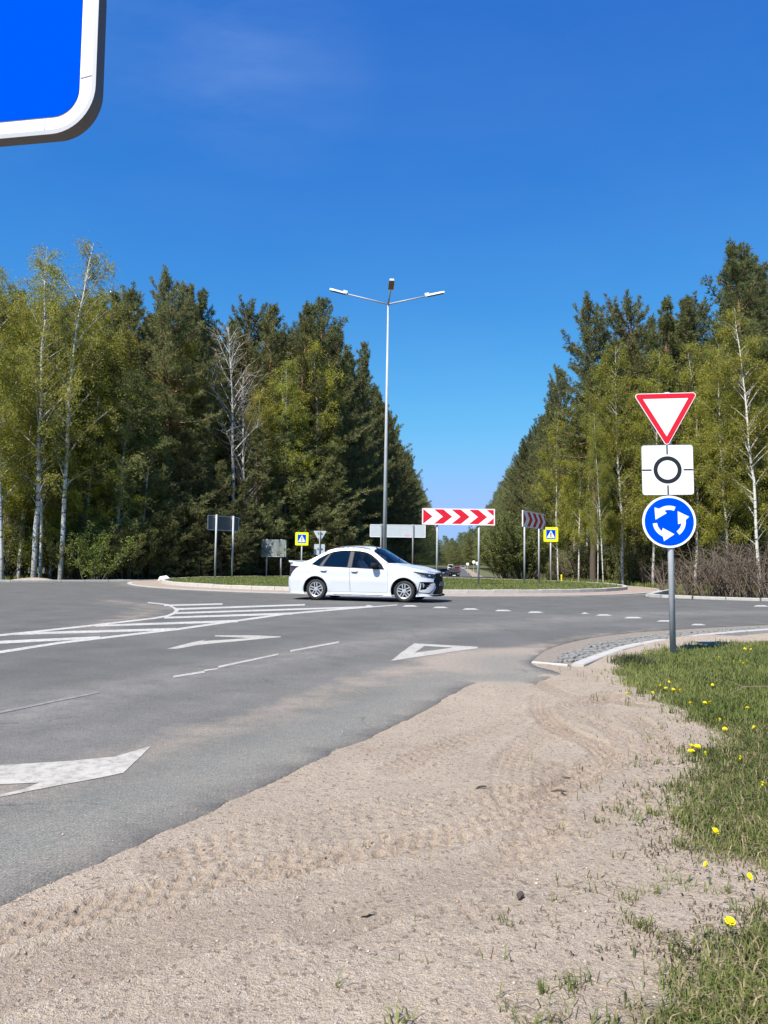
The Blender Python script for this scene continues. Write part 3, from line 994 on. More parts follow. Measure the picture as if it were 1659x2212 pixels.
# ---- far kerb lines and the strips of verge behind the ring road
def kerb_run(pts, step, label, w=.15, z=.10):
    e = empty('kerb', (*pts[0], 0)); tag(e, label, kind='structure')
    pl = along([Vector(p) for p in pts], step)
    for i in range(len(pl) - 1):
        kerb_stone(pl[i], pl[i + 1], w, -.1, z + random.uniform(-.01, .01), 'concrete_pale', e, side=-1)
kerb_run([Gp(300, 1257.2), Gp(150, 1257.2), Gp(0, 1257.4), (-24, 32.3)][::-1], 1.0, 'low pale kerb along the far left edge of the road')
kerb_run([(26, 22.9), Gp(1659, 1298.6), Gp(1500, 1293.6), Gp(1400, 1289.6), (12.6, 33.4)][::-1], 1.0, 'low pale kerb along the far right edge of the road')

# ---- the far road and its shoulder, dropping gently behind the island
def strip_along(name, o0, o1, y0, y1, dz, mat, label, n=70, wob=0.0):
    V = []; Fc = []
    yv = np.linspace(y0, y1, n)
    for k, yy in enumerate(yv):
        cx = AX * yy
        zz = gzf(0, yy) + dz
        w0 = (float(vnoise(yy, 1, 6, 7)) - .5) * wob; w1 = (float(vnoise(yy, 9, 6, 8)) - .5) * wob
        V += [(cx + o0 + w0, yy, zz), (cx + o1 + w1, yy, zz)]
    for k in range(n - 1):
        Fc.append((2 * k, 2 * k + 1, 2 * k + 3, 2 * k + 2))
    return tag(MB().add(V, Fc).build(name, M[mat]), label, kind='structure')
M['far_asphalt'] = plain('far_asphalt', (0.085, 0.084, 0.088), 0.85, noise=.12, nscale=.8)
M['gravel_far'] = plain('shoulder_gravel', (0.26, 0.215, 0.175), 0.95, noise=.2, nscale=1.2)
strip_along('road', -3.8, 3.2, 59.9, 420, -0.02, 'far_asphalt', 'straight grey road running away between the two forests')
strip_along('shoulder', 3.2, 5.4, 55, 420, -0.045, 'gravel_far', 'pale gravel shoulder along the right of the far road', wob=.8)
strip_along('verge', 5.3, 9.6, 48, 420, -0.07, 'isl', 'grassy verge between the gravel shoulder and the right forest', wob=1.2)
strip_along('verge', -7.6, -3.8, 56, 420, -0.07, 'isl', 'narrow grassy verge between the far road and the left forest', wob=1.0)
# ------------------------------------------------------------------ signs and lamp
def frame_(o, u, n):
    """plane frame: origin o, u along the board, up z, n the face normal"""
    return lambda a, b_, w=0.0: Vector(o) + Vector(u) * a + Vector((0, 0, 1)) * b_ + Vector(n) * w

def local(fr, root):
    L = root.matrix_world.inverted() if False else None
    loc = Vector(root.location)
    return lambda a, b_, w=0.0: fr(a, b_, w) - loc

def ribbon(mb, outer, inner, w, fr):
    n = len(outer)
    V = [fr(a, b_, w) for a, b_ in outer] + [fr(a, b_, w) for a, b_ in inner]
    mb.add(V, [(i, (i + 1) % n, n + (i + 1) % n, n + i) for i in range(n)])
    return mb

def post(root, x, y, z0, z1, r, mat='steel', lean=(0, 0)):
    l = root.location
    return MB().tube([(x - l.x, y - l.y, z0 - l.z), (x - l.x + lean[0], y - l.y + lean[1], z1 - l.z)], r, 12).build('post', M[mat], root, True)

def unitdir(a):                      # board axis direction from its yaw: 0 = facing the camera side (-y)
    return Vector((math.cos(a), math.sin(a), 0)), Vector((math.sin(a), -math.cos(a), 0))

# -- big blue information sign overhead on the left
u, n = unitdir(math.radians(-10))
SDp = 0.80
BR = at(202, 280, SDp)
Wd, Hd = 0.42, 0.200
corner = Vector((BR.x, SDp, BR.z))
rootB = empty('information_sign', (corner.x - .30, corner.y + .06, -0.04))
tag(rootB, 'close blue road sign with broad white border at the top left corner', 'road sign')
fr = local(frame_(corner - u * (Wd / 2) + Vector((0, 0, Hd / 2)), u, n), rootB)
R0 = .048
MB().prism(rrect(Wd, Hd, R0, 12), -.0165, 0.0, fr).build('sign_box', plain('sign_edge_shade', (.085, .088, .092), .6), rootB)  # dark edge colour carries the shade of the side away from the sun
bd = .0178
MB().prism(rrect(Wd - .004, Hd - .004, R0 - .002, 12), 0.0, .0012, fr).build('white_border', M['s_white'], rootB)
MB().prism(rrect(Wd - 2 * bd, Hd - 2 * bd, .029, 12), .0012, .0020, fr).build('blue_face', M['s_blue'], rootB)
# folded rim with the joints of the edging tape
mbr = MB(); ribbon(mbr, rrect(Wd + .004, Hd + .004, R0 + .002, 12), rrect(Wd - .006, Hd - .006, R0 - .003, 12), .0024, fr)
mbr.build('rim', M['steel'], rootB)
jm = plain('tape_joint', (0.50, 0.52, 0.54), .5)
MB().prism([(Wd / 2 - bd + .001, -Hd / 2 + .058), (Wd / 2 - .004, -Hd / 2 + .060), (Wd / 2 - .004, -Hd / 2 + .061), (Wd / 2 - bd + .001, -Hd / 2 + .059)], .0012, .0019, fr).build('tape_joint', jm, rootB)
MB().prism([(Wd / 2 - .0570, -Hd / 2 + bd - .001), (Wd / 2 - .058, -Hd / 2 + bd - .001), (Wd / 2 - .0575, -Hd / 2 + .004), (Wd / 2 - .0565, -Hd / 2 + .004)], .0012, .0019, fr).build('tape_joint', jm, rootB)
post(rootB, corner.x - .30, corner.y + .10, -.05, corner.z + Hd - .05, .025)
MB().box((.03, .035, corner.z + .06 + .04), (.3, .02, .02)).build('bracket', M['steel'], rootB)
MB().box((.03, .035, corner.z + .15 + .04), (.3, .02, .02)).build('bracket', M['steel'], rootB)

# -- the three signs on one pole at the right
PD = 9.4
base = at(1454, 1401, PD)
rootR = empty('roundabout_sign', (base.x, base.y, 0.06))
tag(rootR, 'grey pole with give way triangle, roundabout plate and blue arrow disc on the grass', 'road sign')
top = at(1440.5, 838, PD)
pm = MB().tube([(0, 0, -.1), ((top.x - base.x) * .4, 0, (top.z) * .4), (top.x - base.x, 0, top.z - .12)], .036, 16)
pm.build('post', M['steel'], rootR, True)
un, nn_ = unitdir(math.radians(9))
def sgn(cx, cy, off=-.045):
    c = at(cx, cy, PD + off)
    return local(frame_(c, u2, n2), rootR)
lean = math.radians(-1.1)
u2 = un * math.cos(lean) + Vector((0, 0, -1)) * math.sin(lean) * -1
def frame_t(c, yaw, tilt):
    a, b_ = unitdir(yaw)
    z = Vector((0, 0, 1))
    uu = a * math.cos(tilt) + z * math.sin(tilt)
    vv = z * math.cos(tilt) - a * math.sin(tilt)
    return lambda p, q, w=0.0: Vector(c) + uu * p + vv * q + b_ * w
def loc_t(c, yaw, tilt, root):
    f = frame_t(c, yaw, tilt); l = Vector(root.location)
    return lambda p, q, w=0.0: f(p, q, w) - l
ppm = F_PX / PD
# triangle
c = at(1438.5, 888, PD - .045)
f1 = loc_t(c, math.radians(-5), math.radians(1.2), rootR)
s = 0.775
tri = lambda k: [(-s * k / 2, s * k * .2887), (0, -s * k * .5774), (s * k / 2, s * k * .2887)]
TO = 0.100 - .085
sh = lambda P, d: [(a, b_ + d) for a, b_ in P]
MB().prism(rpoly(tri(1.0), .035, 8), -.012, 0, f1).build('plate', M['s_white'], rootR)
mb = MB(); ribbon(mb, rpoly(tri(.965), .028, 8), rpoly(tri(.70), .003, 8), .0015, f1); mb.build('red_border', M['s_red'], rootR)
# square roundabout plate
c = at(1442, 1015, PD - .045)
f2 = loc_t(c, math.radians(-5), math.radians(.9), rootR)
q = 0.612
MB().prism(rrect(q, q, .035, 8), -.012, 0, f2).build('plate', M['s_white'], rootR)
mb = MB(); ribbon(mb, rrect(q + .006, q + .006, .037, 8), rrect(q - .004, q - .004, .033, 8), .0014, f2); mb.build('rim', M['steel_dark'], rootR)
mb = MB(); ribbon(mb, circ(.168, 48), circ(.119, 48), .0016, f2); mb.build('black_ring', M['s_black'], rootR)
for P in ([(-.009, .19), (.009, .19), (.009, .302), (-.009, .302)], [(-.009, -.19), (.009, -.19), (.009, -.302), (-.009, -.302)],
          [(-.19, -.009), (-.19, .009), (-.302, .009), (-.302, -.009)], [(.19, -.009), (.19, .009), (.302, .009), (.302, -.009)]):
    MB().prism(P, .0004, .0016, f2).build('black_tick', M['s_black'], rootR)
# blue disc with three arrows
c = at(1445.5, 1127, PD - .045)
f3 = loc_t(c, math.radians(-5), math.radians(.9), rootR)
MB().prism(circ(.318, 64), -.012, 0, f3).build('plate', M['s_white'], rootR)
MB().prism(circ(.291, 64), 0, .0014, f3).build('blue_face', M['s_blue'], rootR)
for k in range(3):
    a0 = 66 + 120 * k
    def pol(r, a): return (r * math.cos(math.radians(a)), r * math.sin(math.radians(a)))
    P = circ(.196, 10, a0=a0, a1=a0 + 60) + [pol(.245, a0 + 68), pol(.164, a0 + 105), pol(.108, a0 + 38)] + circ(.145, 8, a0=a0 + 46, a1=a0)
    MB().prism(P, .0014, .0026, f3).build('white_arrow', M['s_white'], rootR)
for cc in (860, 905, 985, 1045, 1095, 1160):
    p = at(1441 + (cc - 900) * .02, cc, PD)
    MB().box((p.x - base.x, -.005, p.z - .06), (.12, .05, .03)).build('clamp', M['steel_dark'], rootR)

# -- generic board helpers
def chevron(name, corners, label, group=None, nch=4, posts=(), base_z=None, facing=-1):
    """corners: left end (x,y), right end (x,y), z0, z1"""
    (x0, y0), (x1, y1), z0, z1 = corners
    yaw = math.atan2(y1 - y0, x1 - x0)
    L = math.hypot(x1 - x0, y1 - y0); H = z1 - z0
    root = empty(name, ((x0 + x1) / 2, (y0 + y1) / 2, .1))
    tag(root, label, 'road sign', group)
    a, b_ = unitdir(yaw)
    f = local(frame_(Vector(((x0 + x1) / 2, (y0 + y1) / 2, (z0 + z1) / 2)), a, b_), root)
    MB().prism(rrect(L, H, .03, 3), -.05, 0, f).build('board', M['s_white'], root)
    e = .045
    l0, l1, h = -L / 2 + e, L / 2 - e, H / 2 - e
    W_ = (l1 - l0)
    # red arrows pointing right, each a chevron band, a solid one first and corners last
    pitch = W_ / 3.98
    bw = pitch * .52
    dx = pitch * .50
    def clipx(P):
        # clip polygon to x<=l1
        out = []
        for i in range(len(P)):
            p, q_ = P[i], P[(i + 1) % len(P)]
            if p[0] <= l1: out.append(p)
            if (p[0] <= l1) != (q_[0] <= l1):
                t = (l1 - p[0]) / (q_[0] - p[0]); out.append((l1, p[1] + (q_[1] - p[1]) * t))
        return out
    MB().prism([(l0, h), (l0 + .02, h), (l0 + .02 + dx, 0), (l0 + .02, -h), (l0, -h)], 0, .002, f).build('red_arrow', M['s_red'], root)
    for k in range(1, 4):
        s0 = l0 + k * pitch * .985 - pitch * .37
        P = [(s0, h), (s0 + bw, h), (s0 + bw + dx, 0), (s0 + bw, -h), (s0, -h), (s0 + dx, 0)]
        MB().prism(clipx(P), 0, .002, f).build('red_arrow', M['s_red'], root)
    s0 = l1 - dx * .82
    for sg in (1, -1):
        MB().prism([(s0, h * sg), (l1, h * sg), (l1, h * sg * .12)], 0, .002, f).build('red_corner', M['s_red'], root)
    mb = MB(); ribbon(mb, rrect(L + .01, H + .01, .035, 3), rrect(L - .03, H - .03, .02, 3), .0035, f)
    mb.build('rim', plain('pinkish_rim', (.72, .60, .60), .5), root)
    for t in posts:
        px_, py_ = x0 + (x1 - x0) * t, y0 + (y1 - y0) * t
        px_ -= b_.x * .09; py_ -= b_.y * .09
        post(root, px_, py_, 0.02, z1 - .03, .042)
    return root
d1 = 33.2
pL = at(912, 1097.5, d1); pR = at(1069, 1098.5, d1); pb = at(1069, 1135, d1)
chevron('chevron_sign', ((pL.x, d1), (pR.x, d1), pb.z, pL.z), 'long red and white chevron board facing the camera on the island, its arrows pointing right',
        posts=(.212, .785))
pL = at(1130, 1102, 34.6)
chevron('chevron_sign', ((pL.x, 34.6), (pL.x + 1.62, 37.55), at(1130, 1138, 34.6).z, pL.z), 'red and white chevron board turned edgewise and shaded, right side of the island', posts=(.14, .78))

def board_back(name, p0, p1, z0, z1, label, posts, mat='sign_back', gz_=0.2, post_front=True, postmat='steel', cat='road sign'):
    (x0, y0), (x1, y1) = p0, p1
    yaw = math.atan2(y1 - y0, x1 - x0); L = math.hypot(x1 - x0, y1 - y0)
    root = empty(name, ((x0 + x1) / 2, (y0 + y1) / 2, gz_ - .1)); tag(root, label, cat)
    a, b_ = unitdir(yaw)
    f = local(frame_(Vector(((x0 + x1) / 2, (y0 + y1) / 2, (z0 + z1) / 2)), a, b_), root)
    MB().prism(rrect(L, z1 - z0, .04, 3), -.04, 0, f).build('board', M[mat], root)
    mb = MB(); ribbon(mb, rrect(L + .02, z1 - z0 + .02, .045, 3), rrect(L - .05, z1 - z0 - .05, .02, 3), .012, f); mb.build('rim', M['sign_back'] if mat != 'sign_back' else M['s_white'], root)
    for t in posts:
        px_, py_ = x0 + (x1 - x0) * t + b_.x * .08 * (1 if post_front else -1), y0 + (y1 - y0) * t + b_.y * .08 * (1 if post_front else -1)
        post(root, px_, py_, gz_ - .15, z1 + .05, .05, postmat)
        for zz in (z0 + .1, z1 - .1):
            MB().box(f(0, 0, 0) + Vector((px_ - (x0 + x1) / 2, py_ - (y0 + y1) / 2, zz - (z0 + z1) / 2)) - Vector((b_.x, b_.y, 0)) * .04, (.14, .05, .06)).build('clamp', M['steel'], root)
    return root, f
a0 = at(449.5, 1112.5, 39.6); a1 = at(516, 1112.5, 41.6); ab = at(449.5, 1144, 39.6)
def bb(*a, **k): return board_back(*a, **k)
bb('chevron_sign', (a0.x, 39.6), (a1.x, 41.6), ab.z, a0.z, 'dark back of a chevron board on two posts at the left of the island', (.23, .78), mat='sign_back_shade', gz_=.2)
b0 = at(799.5, 1133, 52); b1 = at(919, 1134, 52); bb0 = at(799, 1159.5, 52)
rt, f = bb('direction_sign', (b0.x, 52), (b1.x, 52), bb0.z, b0.z, 'wide pale blank back of a direction sign behind the lamp pole', (.20, .775), mat='sign_back', gz_=gzf(0, 54), postmat='steel_dark')
pk = plain('faint_pink_smudge', (.60, .36, .42), .7, noise=.3, nscale=6)  # faint pink smudge on the blank back of the board
MB().prism([(.42, -.30), (.55, -.22), (.72, -.2), (.88, -.27), (.80, -.36), (.62, -.38)], 0, .003, f).build('pink_smudge', pk, rt)

# faded board half hidden in the branches at the left
b0 = at(566, 1166, 47.4); b1 = at(618, 1166, 47.4); bb0 = at(566, 1202, 47.4)
M['faded'] = plain('weathered_panel', (0.20, 0.225, 0.215), 0.8, noise=.5, nscale=2.2)
bb('notice_board', (b0.x, 47.4), (b1.x, 47.4), bb0.z, b0.z, 'weathered grey board half hidden among branches left of the pedestrian sign', (.2, .8), mat='faded', gz_=0, cat='board', post_front=False)

def ped_sign(cx, cy, d, sz, basepx, label, mirror=False):
    c = at(cx, cy, d)
    g = gzf(0, d)
    root = empty('pedestrian_sign', (c.x, d + .05, g)); tag(root, label, 'road sign', 'pedestrian crossing signs')
    f = local(frame_(c, Vector((1, 0, 0)), Vector((0, -1, 0))), root)
    MB().prism(rrect(sz, sz, .06, 4), -.03, 0, f).build('yellow_board', M['s_yellow'], root)
    q = sz * .64
    mb = MB().prism(rrect(q, q, .02, 2), 0, .003, f); mb.build('blue_face', M['s_blue'], root)
    h = q * .47
    MB().prism([(-h, -h * .86), (h, -h * .86), (0, h * .95)], .003, .006, f).build('white_triangle', M['s_white'], root)
    k = -1 if mirror else 1
    fig = MB()
    def lim(ax, ay, bx, by, w):
        ax, ay, bx, by, w = [v * q for v in (ax, ay, bx, by, w)]
        d_ = Vector((bx - ax, by - ay)); nn__ = Vector((-d_.y, d_.x)).normalized() * w / 2
        P = [(k * (ax + nn__.x), ay + nn__.y), (k * (bx + nn__.x), by + nn__.y), (k * (bx - nn__.x), by - nn__.y), (k * (ax - nn__.x), ay - nn__.y)]
        fig.prism(P, .006, .009, f)
    fig.prism(circ(.045 * q, 12, 0, .20 * q), .006, .009, f)
    lim(0, .15, .01, -.06, .085); lim(0, .13, -.10, .02, .035); lim(0, .13, .10, .03, .035)
    lim(.01, -.05, -.09, -.28, .05); lim(.01, -.05, .10, -.28, .05)
    fig.build('walking_figure', M['s_black'], root)
    for j in range(4):
        st_ = MB()
        x_ = (-.36 + j * .22) * q
        st_.prism([(x_, -.395 * q), (x_ + .07 * q, -.395 * q), (x_ + .10 * q, -.31 * q), (x_ + .04 * q, -.31 * q)], .0062, .0085, f)
        st_.build('crossing_bar', M['s_black'], root)
    post(root, c.x, d + .07, g, c.z + sz * .4, .045)
ped_sign(652, 1164, 46.2, .79, 0, 'yellow bordered pedestrian crossing sign left of the white car roof')
ped_sign(1190, 1154.5, 44.9, .85, 0, 'yellow bordered pedestrian crossing sign beside the shaded chevron board', True)

# back of a give way sign with a plate under it
c = at(691, 1155, 46.8)
rootG = empty('give_way_sign', (c.x, 46.8, gzf(0, 46))); tag(rootG, 'grey back of a give way triangle with a square plate under it', 'road sign')
f = local(frame_(c, Vector((1, 0, 0)), Vector((0, -1, 0))), rootG)
s = .81
MB().prism(rpoly(tri(1.0), .03, 4), -.03, 0, f).build('plate', M['sign_back'], rootG)
f_ = local(frame_(at(690, 1187, 46.8), Vector((1, 0, 0)), Vector((0, -1, 0))), rootG)
MB().prism(rrect(.65, .65, .05, 4), -.03, 0, f_).build('plate', M['sign_back'], rootG)
post(rootG, c.x, 46.73, gzf(0, 46), c.z + .25, .035, 'steel_dark')
for zz, w_ in ((c.z + .12, .30), (c.z - .22, .3), (c.z - .82, .34)):
    MB().box((0, -.05, zz - gzf(0, 46)), (w_, .03, .04)).build('bracket', M['steel_dark'], rootG)

# yellow marker post by the right pedestrian sign
p = at(1213, 1256, 46); e = empty('marker_post', (p.x, 46, 0)); tag(e, 'short yellow marker post in the grass beside the right pedestrian sign', 'post')
MB().tube([(0, 0, -.1), (0, 0, .40)], .05, 10).build('post_body', plain('post_yellow', (.72, .62, .02), .5), e)
MB().tube([(0, 0, .40), (0, 0, .46)], [.05, .02], 10).build('cap', M['s_yellow'], e)

# ---- the three armed street lamp in the island
LD = 34.5
lb = at(829.5, 1258, LD); lt = at(838.6, 656, LD)
lamp = empty('street_lamp', (lb.x, LD, .35)); tag(lamp, 'tall grey street lamp with three angled arms standing on the island', 'street lamp')
lx = lt.x - lb.x; zt = lt.z - .35
MB().tube([(0, 0, 0), (lx * .5, 0, zt * .5), (lx, 0, zt)], [.100, .072, .038], 16).build('pole', M['steel'], lamp, True)
MB().tube([(0, 0, -.02), (0, 0, .05)], .22, 16).build('base_plate', M['steel_dark'], lamp)
M['lamp_white'] = plain('lamp_housing', (.70, .72, .73), .4, .2)
M['lamp_under'] = plain('lamp_underside', (.14, .13, .12), .5)
jt = Vector((lx, 0, zt - .03))
def arm(tip_px, head0_px, dist_tip, dist_h, wid):
    tipw = at(*tip_px, dist_tip) - Vector(lamp.location)
    h0 = at(*head0_px, dist_h) - Vector(lamp.location)
    MB().tube([jt, h0 + (tipw - h0) * .1], [.04, .03], 8).build('arm', M['steel'], lamp, True)
    d = (tipw - h0); L = d.length; d.normalize()
    side = Vector((0, 0, 1)).cross(d).normalized(); up = d.cross(side)
    hd = MB()
    prof = [(0, .55), (.12, 1), (.8, 1), (1, .8)]
    V = []
    for t, w in prof:
        for sx, sz in ((-1, -.035), (1, -.035), (.8, .045), (-.8, .045)):
            V.append(h0 + d * (L * t) + side * (wid / 2 * w * sx) + up * sz)
    Fc = [(0, 1, 2, 3)[::-1]]
    for i in range(3):
        for k in range(4):
            Fc.append((i * 4 + k, i * 4 + (k + 1) % 4, i * 4 + 4 + (k + 1) % 4, i * 4 + 4 + k))
    Fc.append(tuple(12 + k for k in range(4)))
    h = hd.add(V, Fc).build('lamp_head', M['lamp_white'], lamp)
    V = [h0 + d * (L * t) + side * (wid / 2 * .86 * sx) - up * .040 for t, sx in ((.1, -1), (.1, 1), (.93, 1), (.93, -1))]
    MB().add(V + [v + up * .004 for v in V], [(0, 1, 2, 3), (4, 7, 6, 5)]).build('lamp_glass', M['lamp_under'], h)
    c_ = h0 + d * .08 + up * .07
    MB().box(c_, (.20, .14, .12), Matrix((d, side, up)).transposed()).build('driver_box', M['lamp_white'], h)
arm((713, 625.5), (749, 635), LD, LD, .22)
arm((960, 631.5), (919, 640), LD, LD, .22)
arm((846.5, 604), (844, 626), LD - 2.9, LD - 2.1, .26)
# ------------------------------------------------------------------ trees
def nrm(v): return v / (np.linalg.norm(v, axis=-1, keepdims=True) + 1e-9)

class TreeBuf:
    def __init__(s):
        s.V = []; s.F3 = []; s.F4 = []; s.m3 = []; s.m4 = []; s.t = []; s.n = 0
    def tris(s, P0, P1, P2, mat, tint):
        k = len(P0)
        V = np.stack([P0, P1, P2], 1).reshape(-1, 3)
        s.V.append(V); s.F3.append(np.arange(3 * k).reshape(-1, 3) + s.n); s.m3.append(np.full(k, mat))
        s.t.append(np.repeat(tint, 3)); s.n += 3 * k
    def tube(s, pts, rad, n=4, mat=1, tint=.5):
        pts = np.asarray(pts, float); m = len(pts)
        T = nrm(np.gradient(pts, axis=0))
        ref = np.array([1.0, 0.3, 0.1]) if abs(T[0][0]) < .8 else np.array([0.1, 1.0, 0.2])
        A = nrm(ref - T * (T @ ref)[:, None]); B = np.cross(T, A)
        th = 2 * np.pi * np.arange(n) / n
        V = pts[:, None] + (A[:, None] * np.cos(th)[None, :, None] + B[:, None] * np.sin(th)[None, :, None]) * np.asarray(rad)[:, None, None]
        V = V.reshape(-1, 3)
        i = (np.arange(m - 1)[:, None] * n); k = np.arange(n)[None]
        F = np.stack([i + k, i + (k + 1) % n, i + n + (k + 1) % n, i + n + k], -1).reshape(-1, 4)
        s.V.append(V); s.F4.append(F + s.n); s.m4.append(np.full(len(F), mat)); s.t.append(np.full(len(V), tint)); s.n += len(V)
    def mesh(s, name, mats):
        V = np.concatenate(s.V)
        Fs = []; mi = []
        if s.F3: Fs.append(np.concatenate(s.F3)); mi.append(np.concatenate(s.m3))
        if s.F4: Fs.append(np.concatenate(s.F4)); mi.append(np.concatenate(s.m4))
        return mesh_np(name, V, Fs, mats, np.concatenate(mi), attrs={'tint': np.concatenate(s.t)})

def needle_tufts(tb, P, D, r, k=8, ln=.20, w=.035, mat=0, spread=.95):
    n = len(P)
    P = np.repeat(P, k, 0); D = np.repeat(D, k, 0)
    dirs = nrm(D * .75 + r.normal(size=(n * k, 3)) * spread * .6)
    L = ln * r.uniform(.7, 1.2, (n * k, 1))
    side = nrm(np.cross(dirs, r.normal(size=(n * k, 3)))) * (w / 2)
    tint = np.repeat(np.clip(r.normal(.45, .22, n), 0, 1), k)
    base = P + dirs * .01
    mid = base + dirs * L * .35
    tb.tris(base - side * .4, mid + side, base + dirs * L, mat, tint)
    tb.tris(base + side * .4, base + dirs * L, mid - side, mat, np.clip(tint + .1, 0, 1))

def pine(seed, H=17.0, cs=.35, R=2.6, shape=.75, k=8, tuft=.21, step=.16, young=False, wh=.42, mat=0, r0=.19, dens=1.0, top=1.0):
    r = np.random.default_rng(seed)
    trunk = TreeBuf(); cr = TreeBuf()
    zs = np.linspace(0, H, 12)
    wob = np.cumsum(r.normal(0, .05, (12, 2)), 0) * (H / 17)
    tp = np.column_stack([wob, zs])
    trunk.tube(tp, r0 * (1 - zs / H) ** .8 + .015, 8, 0)
    def tat(z):
        return np.array([np.interp(z, zs, tp[:, 0]), np.interp(z, zs, tp[:, 1]), z])
    z = cs * H
    TP = []; TD = []
    lob = r.uniform(0, 6.28, 3)
    while z < H - .15:
        u = (z - cs * H) / (H - cs * H)
        prof = (1 - u) ** shape * min(1, .55 + u * 3.0) * top + .08
        nb = r.integers(3, 6) if not young else r.integers(4, 7)
        a0 = r.uniform(0, 6.28)
        for b in range(nb):
            if r.random() > dens: continue
            a = a0 + b * 2 * np.pi / nb + r.normal(0, .25)
            L = R * prof * r.uniform(.55, 1.22) * (1 + .16 * np.sin(a * 2 + lob[0]) + .12 * np.sin(a + lob[1] + z * .8))
            if L < .12: continue
            el0 = np.radians(-8 + 62 * u ** 1.3 + r.normal(0, 9)) if not young else np.radians(12 + 45 * u + r.normal(0, 7))
            n = 7
            t = np.linspace(0, 1, n)
            el = el0 + t ** 1.6 * np.radians(28)
            ds = L / (n - 1)
            az = a + np.cumsum(r.normal(0, .07, n))
            st = np.stack([np.cos(el) * np.cos(az), np.cos(el) * np.sin(az), np.sin(el)], 1) * ds
            pts = tat(z) + np.concatenate([[np.zeros(3)], np.cumsum(st[1:], 0)])
            cr.tube(pts, .012 + (.035 * L / 2.6) * (1 - t), 3, 1)
            # side shoots
            m = max(2, int(L / (.26 if not young else .22)))
            for j in range(m):
                f = .22 + .78 * (j + r.random() * .6) / m
                f = min(f, 1)
                p = np.array([np.interp(f, t, pts[:, c]) for c in range(3)])
                sl = (.16 + .30 * L * (1 - f) + .10) * r.uniform(.6, 1.2)
                sgn = 1 if j % 2 else -1
                sa = a + sgn * np.radians(r.uniform(35, 70))
                se = el0 + np.radians(r.uniform(0, 32))
                d = np.array([np.cos(se) * np.cos(sa), np.cos(se) * np.sin(sa), np.sin(se)])
                q = max(1, int(sl / step))
                for w in range(q + 1):
                    TP.append(p + d * sl * (w + .4) / (q + 1) + r.normal(0, .03, 3)); TD.append(d + np.array([0, 0, .55]))
            TP.append(pts[-1]); TD.append(st[-1] / ds + np.array([0, 0, .5]))
            TP.append(pts[-2]); TD.append(st[-1] / ds + np.array([0, 0, .7]))
        z += wh * r.uniform(.7, 1.3) * (1.0 if u < .8 else .7)
    TP.append(tat(H)); TD.append(np.array([0, 0, 1.]))
    TP = np.array(TP); TD = nrm(np.array(TD))
    needle_tufts(cr, TP, TD, r, k=k, ln=tuft, w=.036 if not young else .032, mat=0)
    nm = M['needles2'] if young else M['needles']
    return trunk.mesh('pine_trunk', [M['pine_bark']]), cr.mesh('pine_crown', [nm, M['pine_bark']]), H

def leaf_cloud(tb, P, r, size, mat=0, tintc=.5):
    n = len(P)
    a = nrm(r.normal(size=(n, 3))); b = nrm(np.cross(a, r.normal(size=(n, 3))))
    s = size * r.uniform(.6, 1.3, (n, 1))
    tint = np.clip(r.normal(tintc, .25, n), 0, 1)
    tb.tris(P - b * s * .4, P + a * s, P + b * s * .4, mat, tint)
    tb.tris(P - b * s * .4, P + b * s * .4, P - a * s * .9, mat, tint)

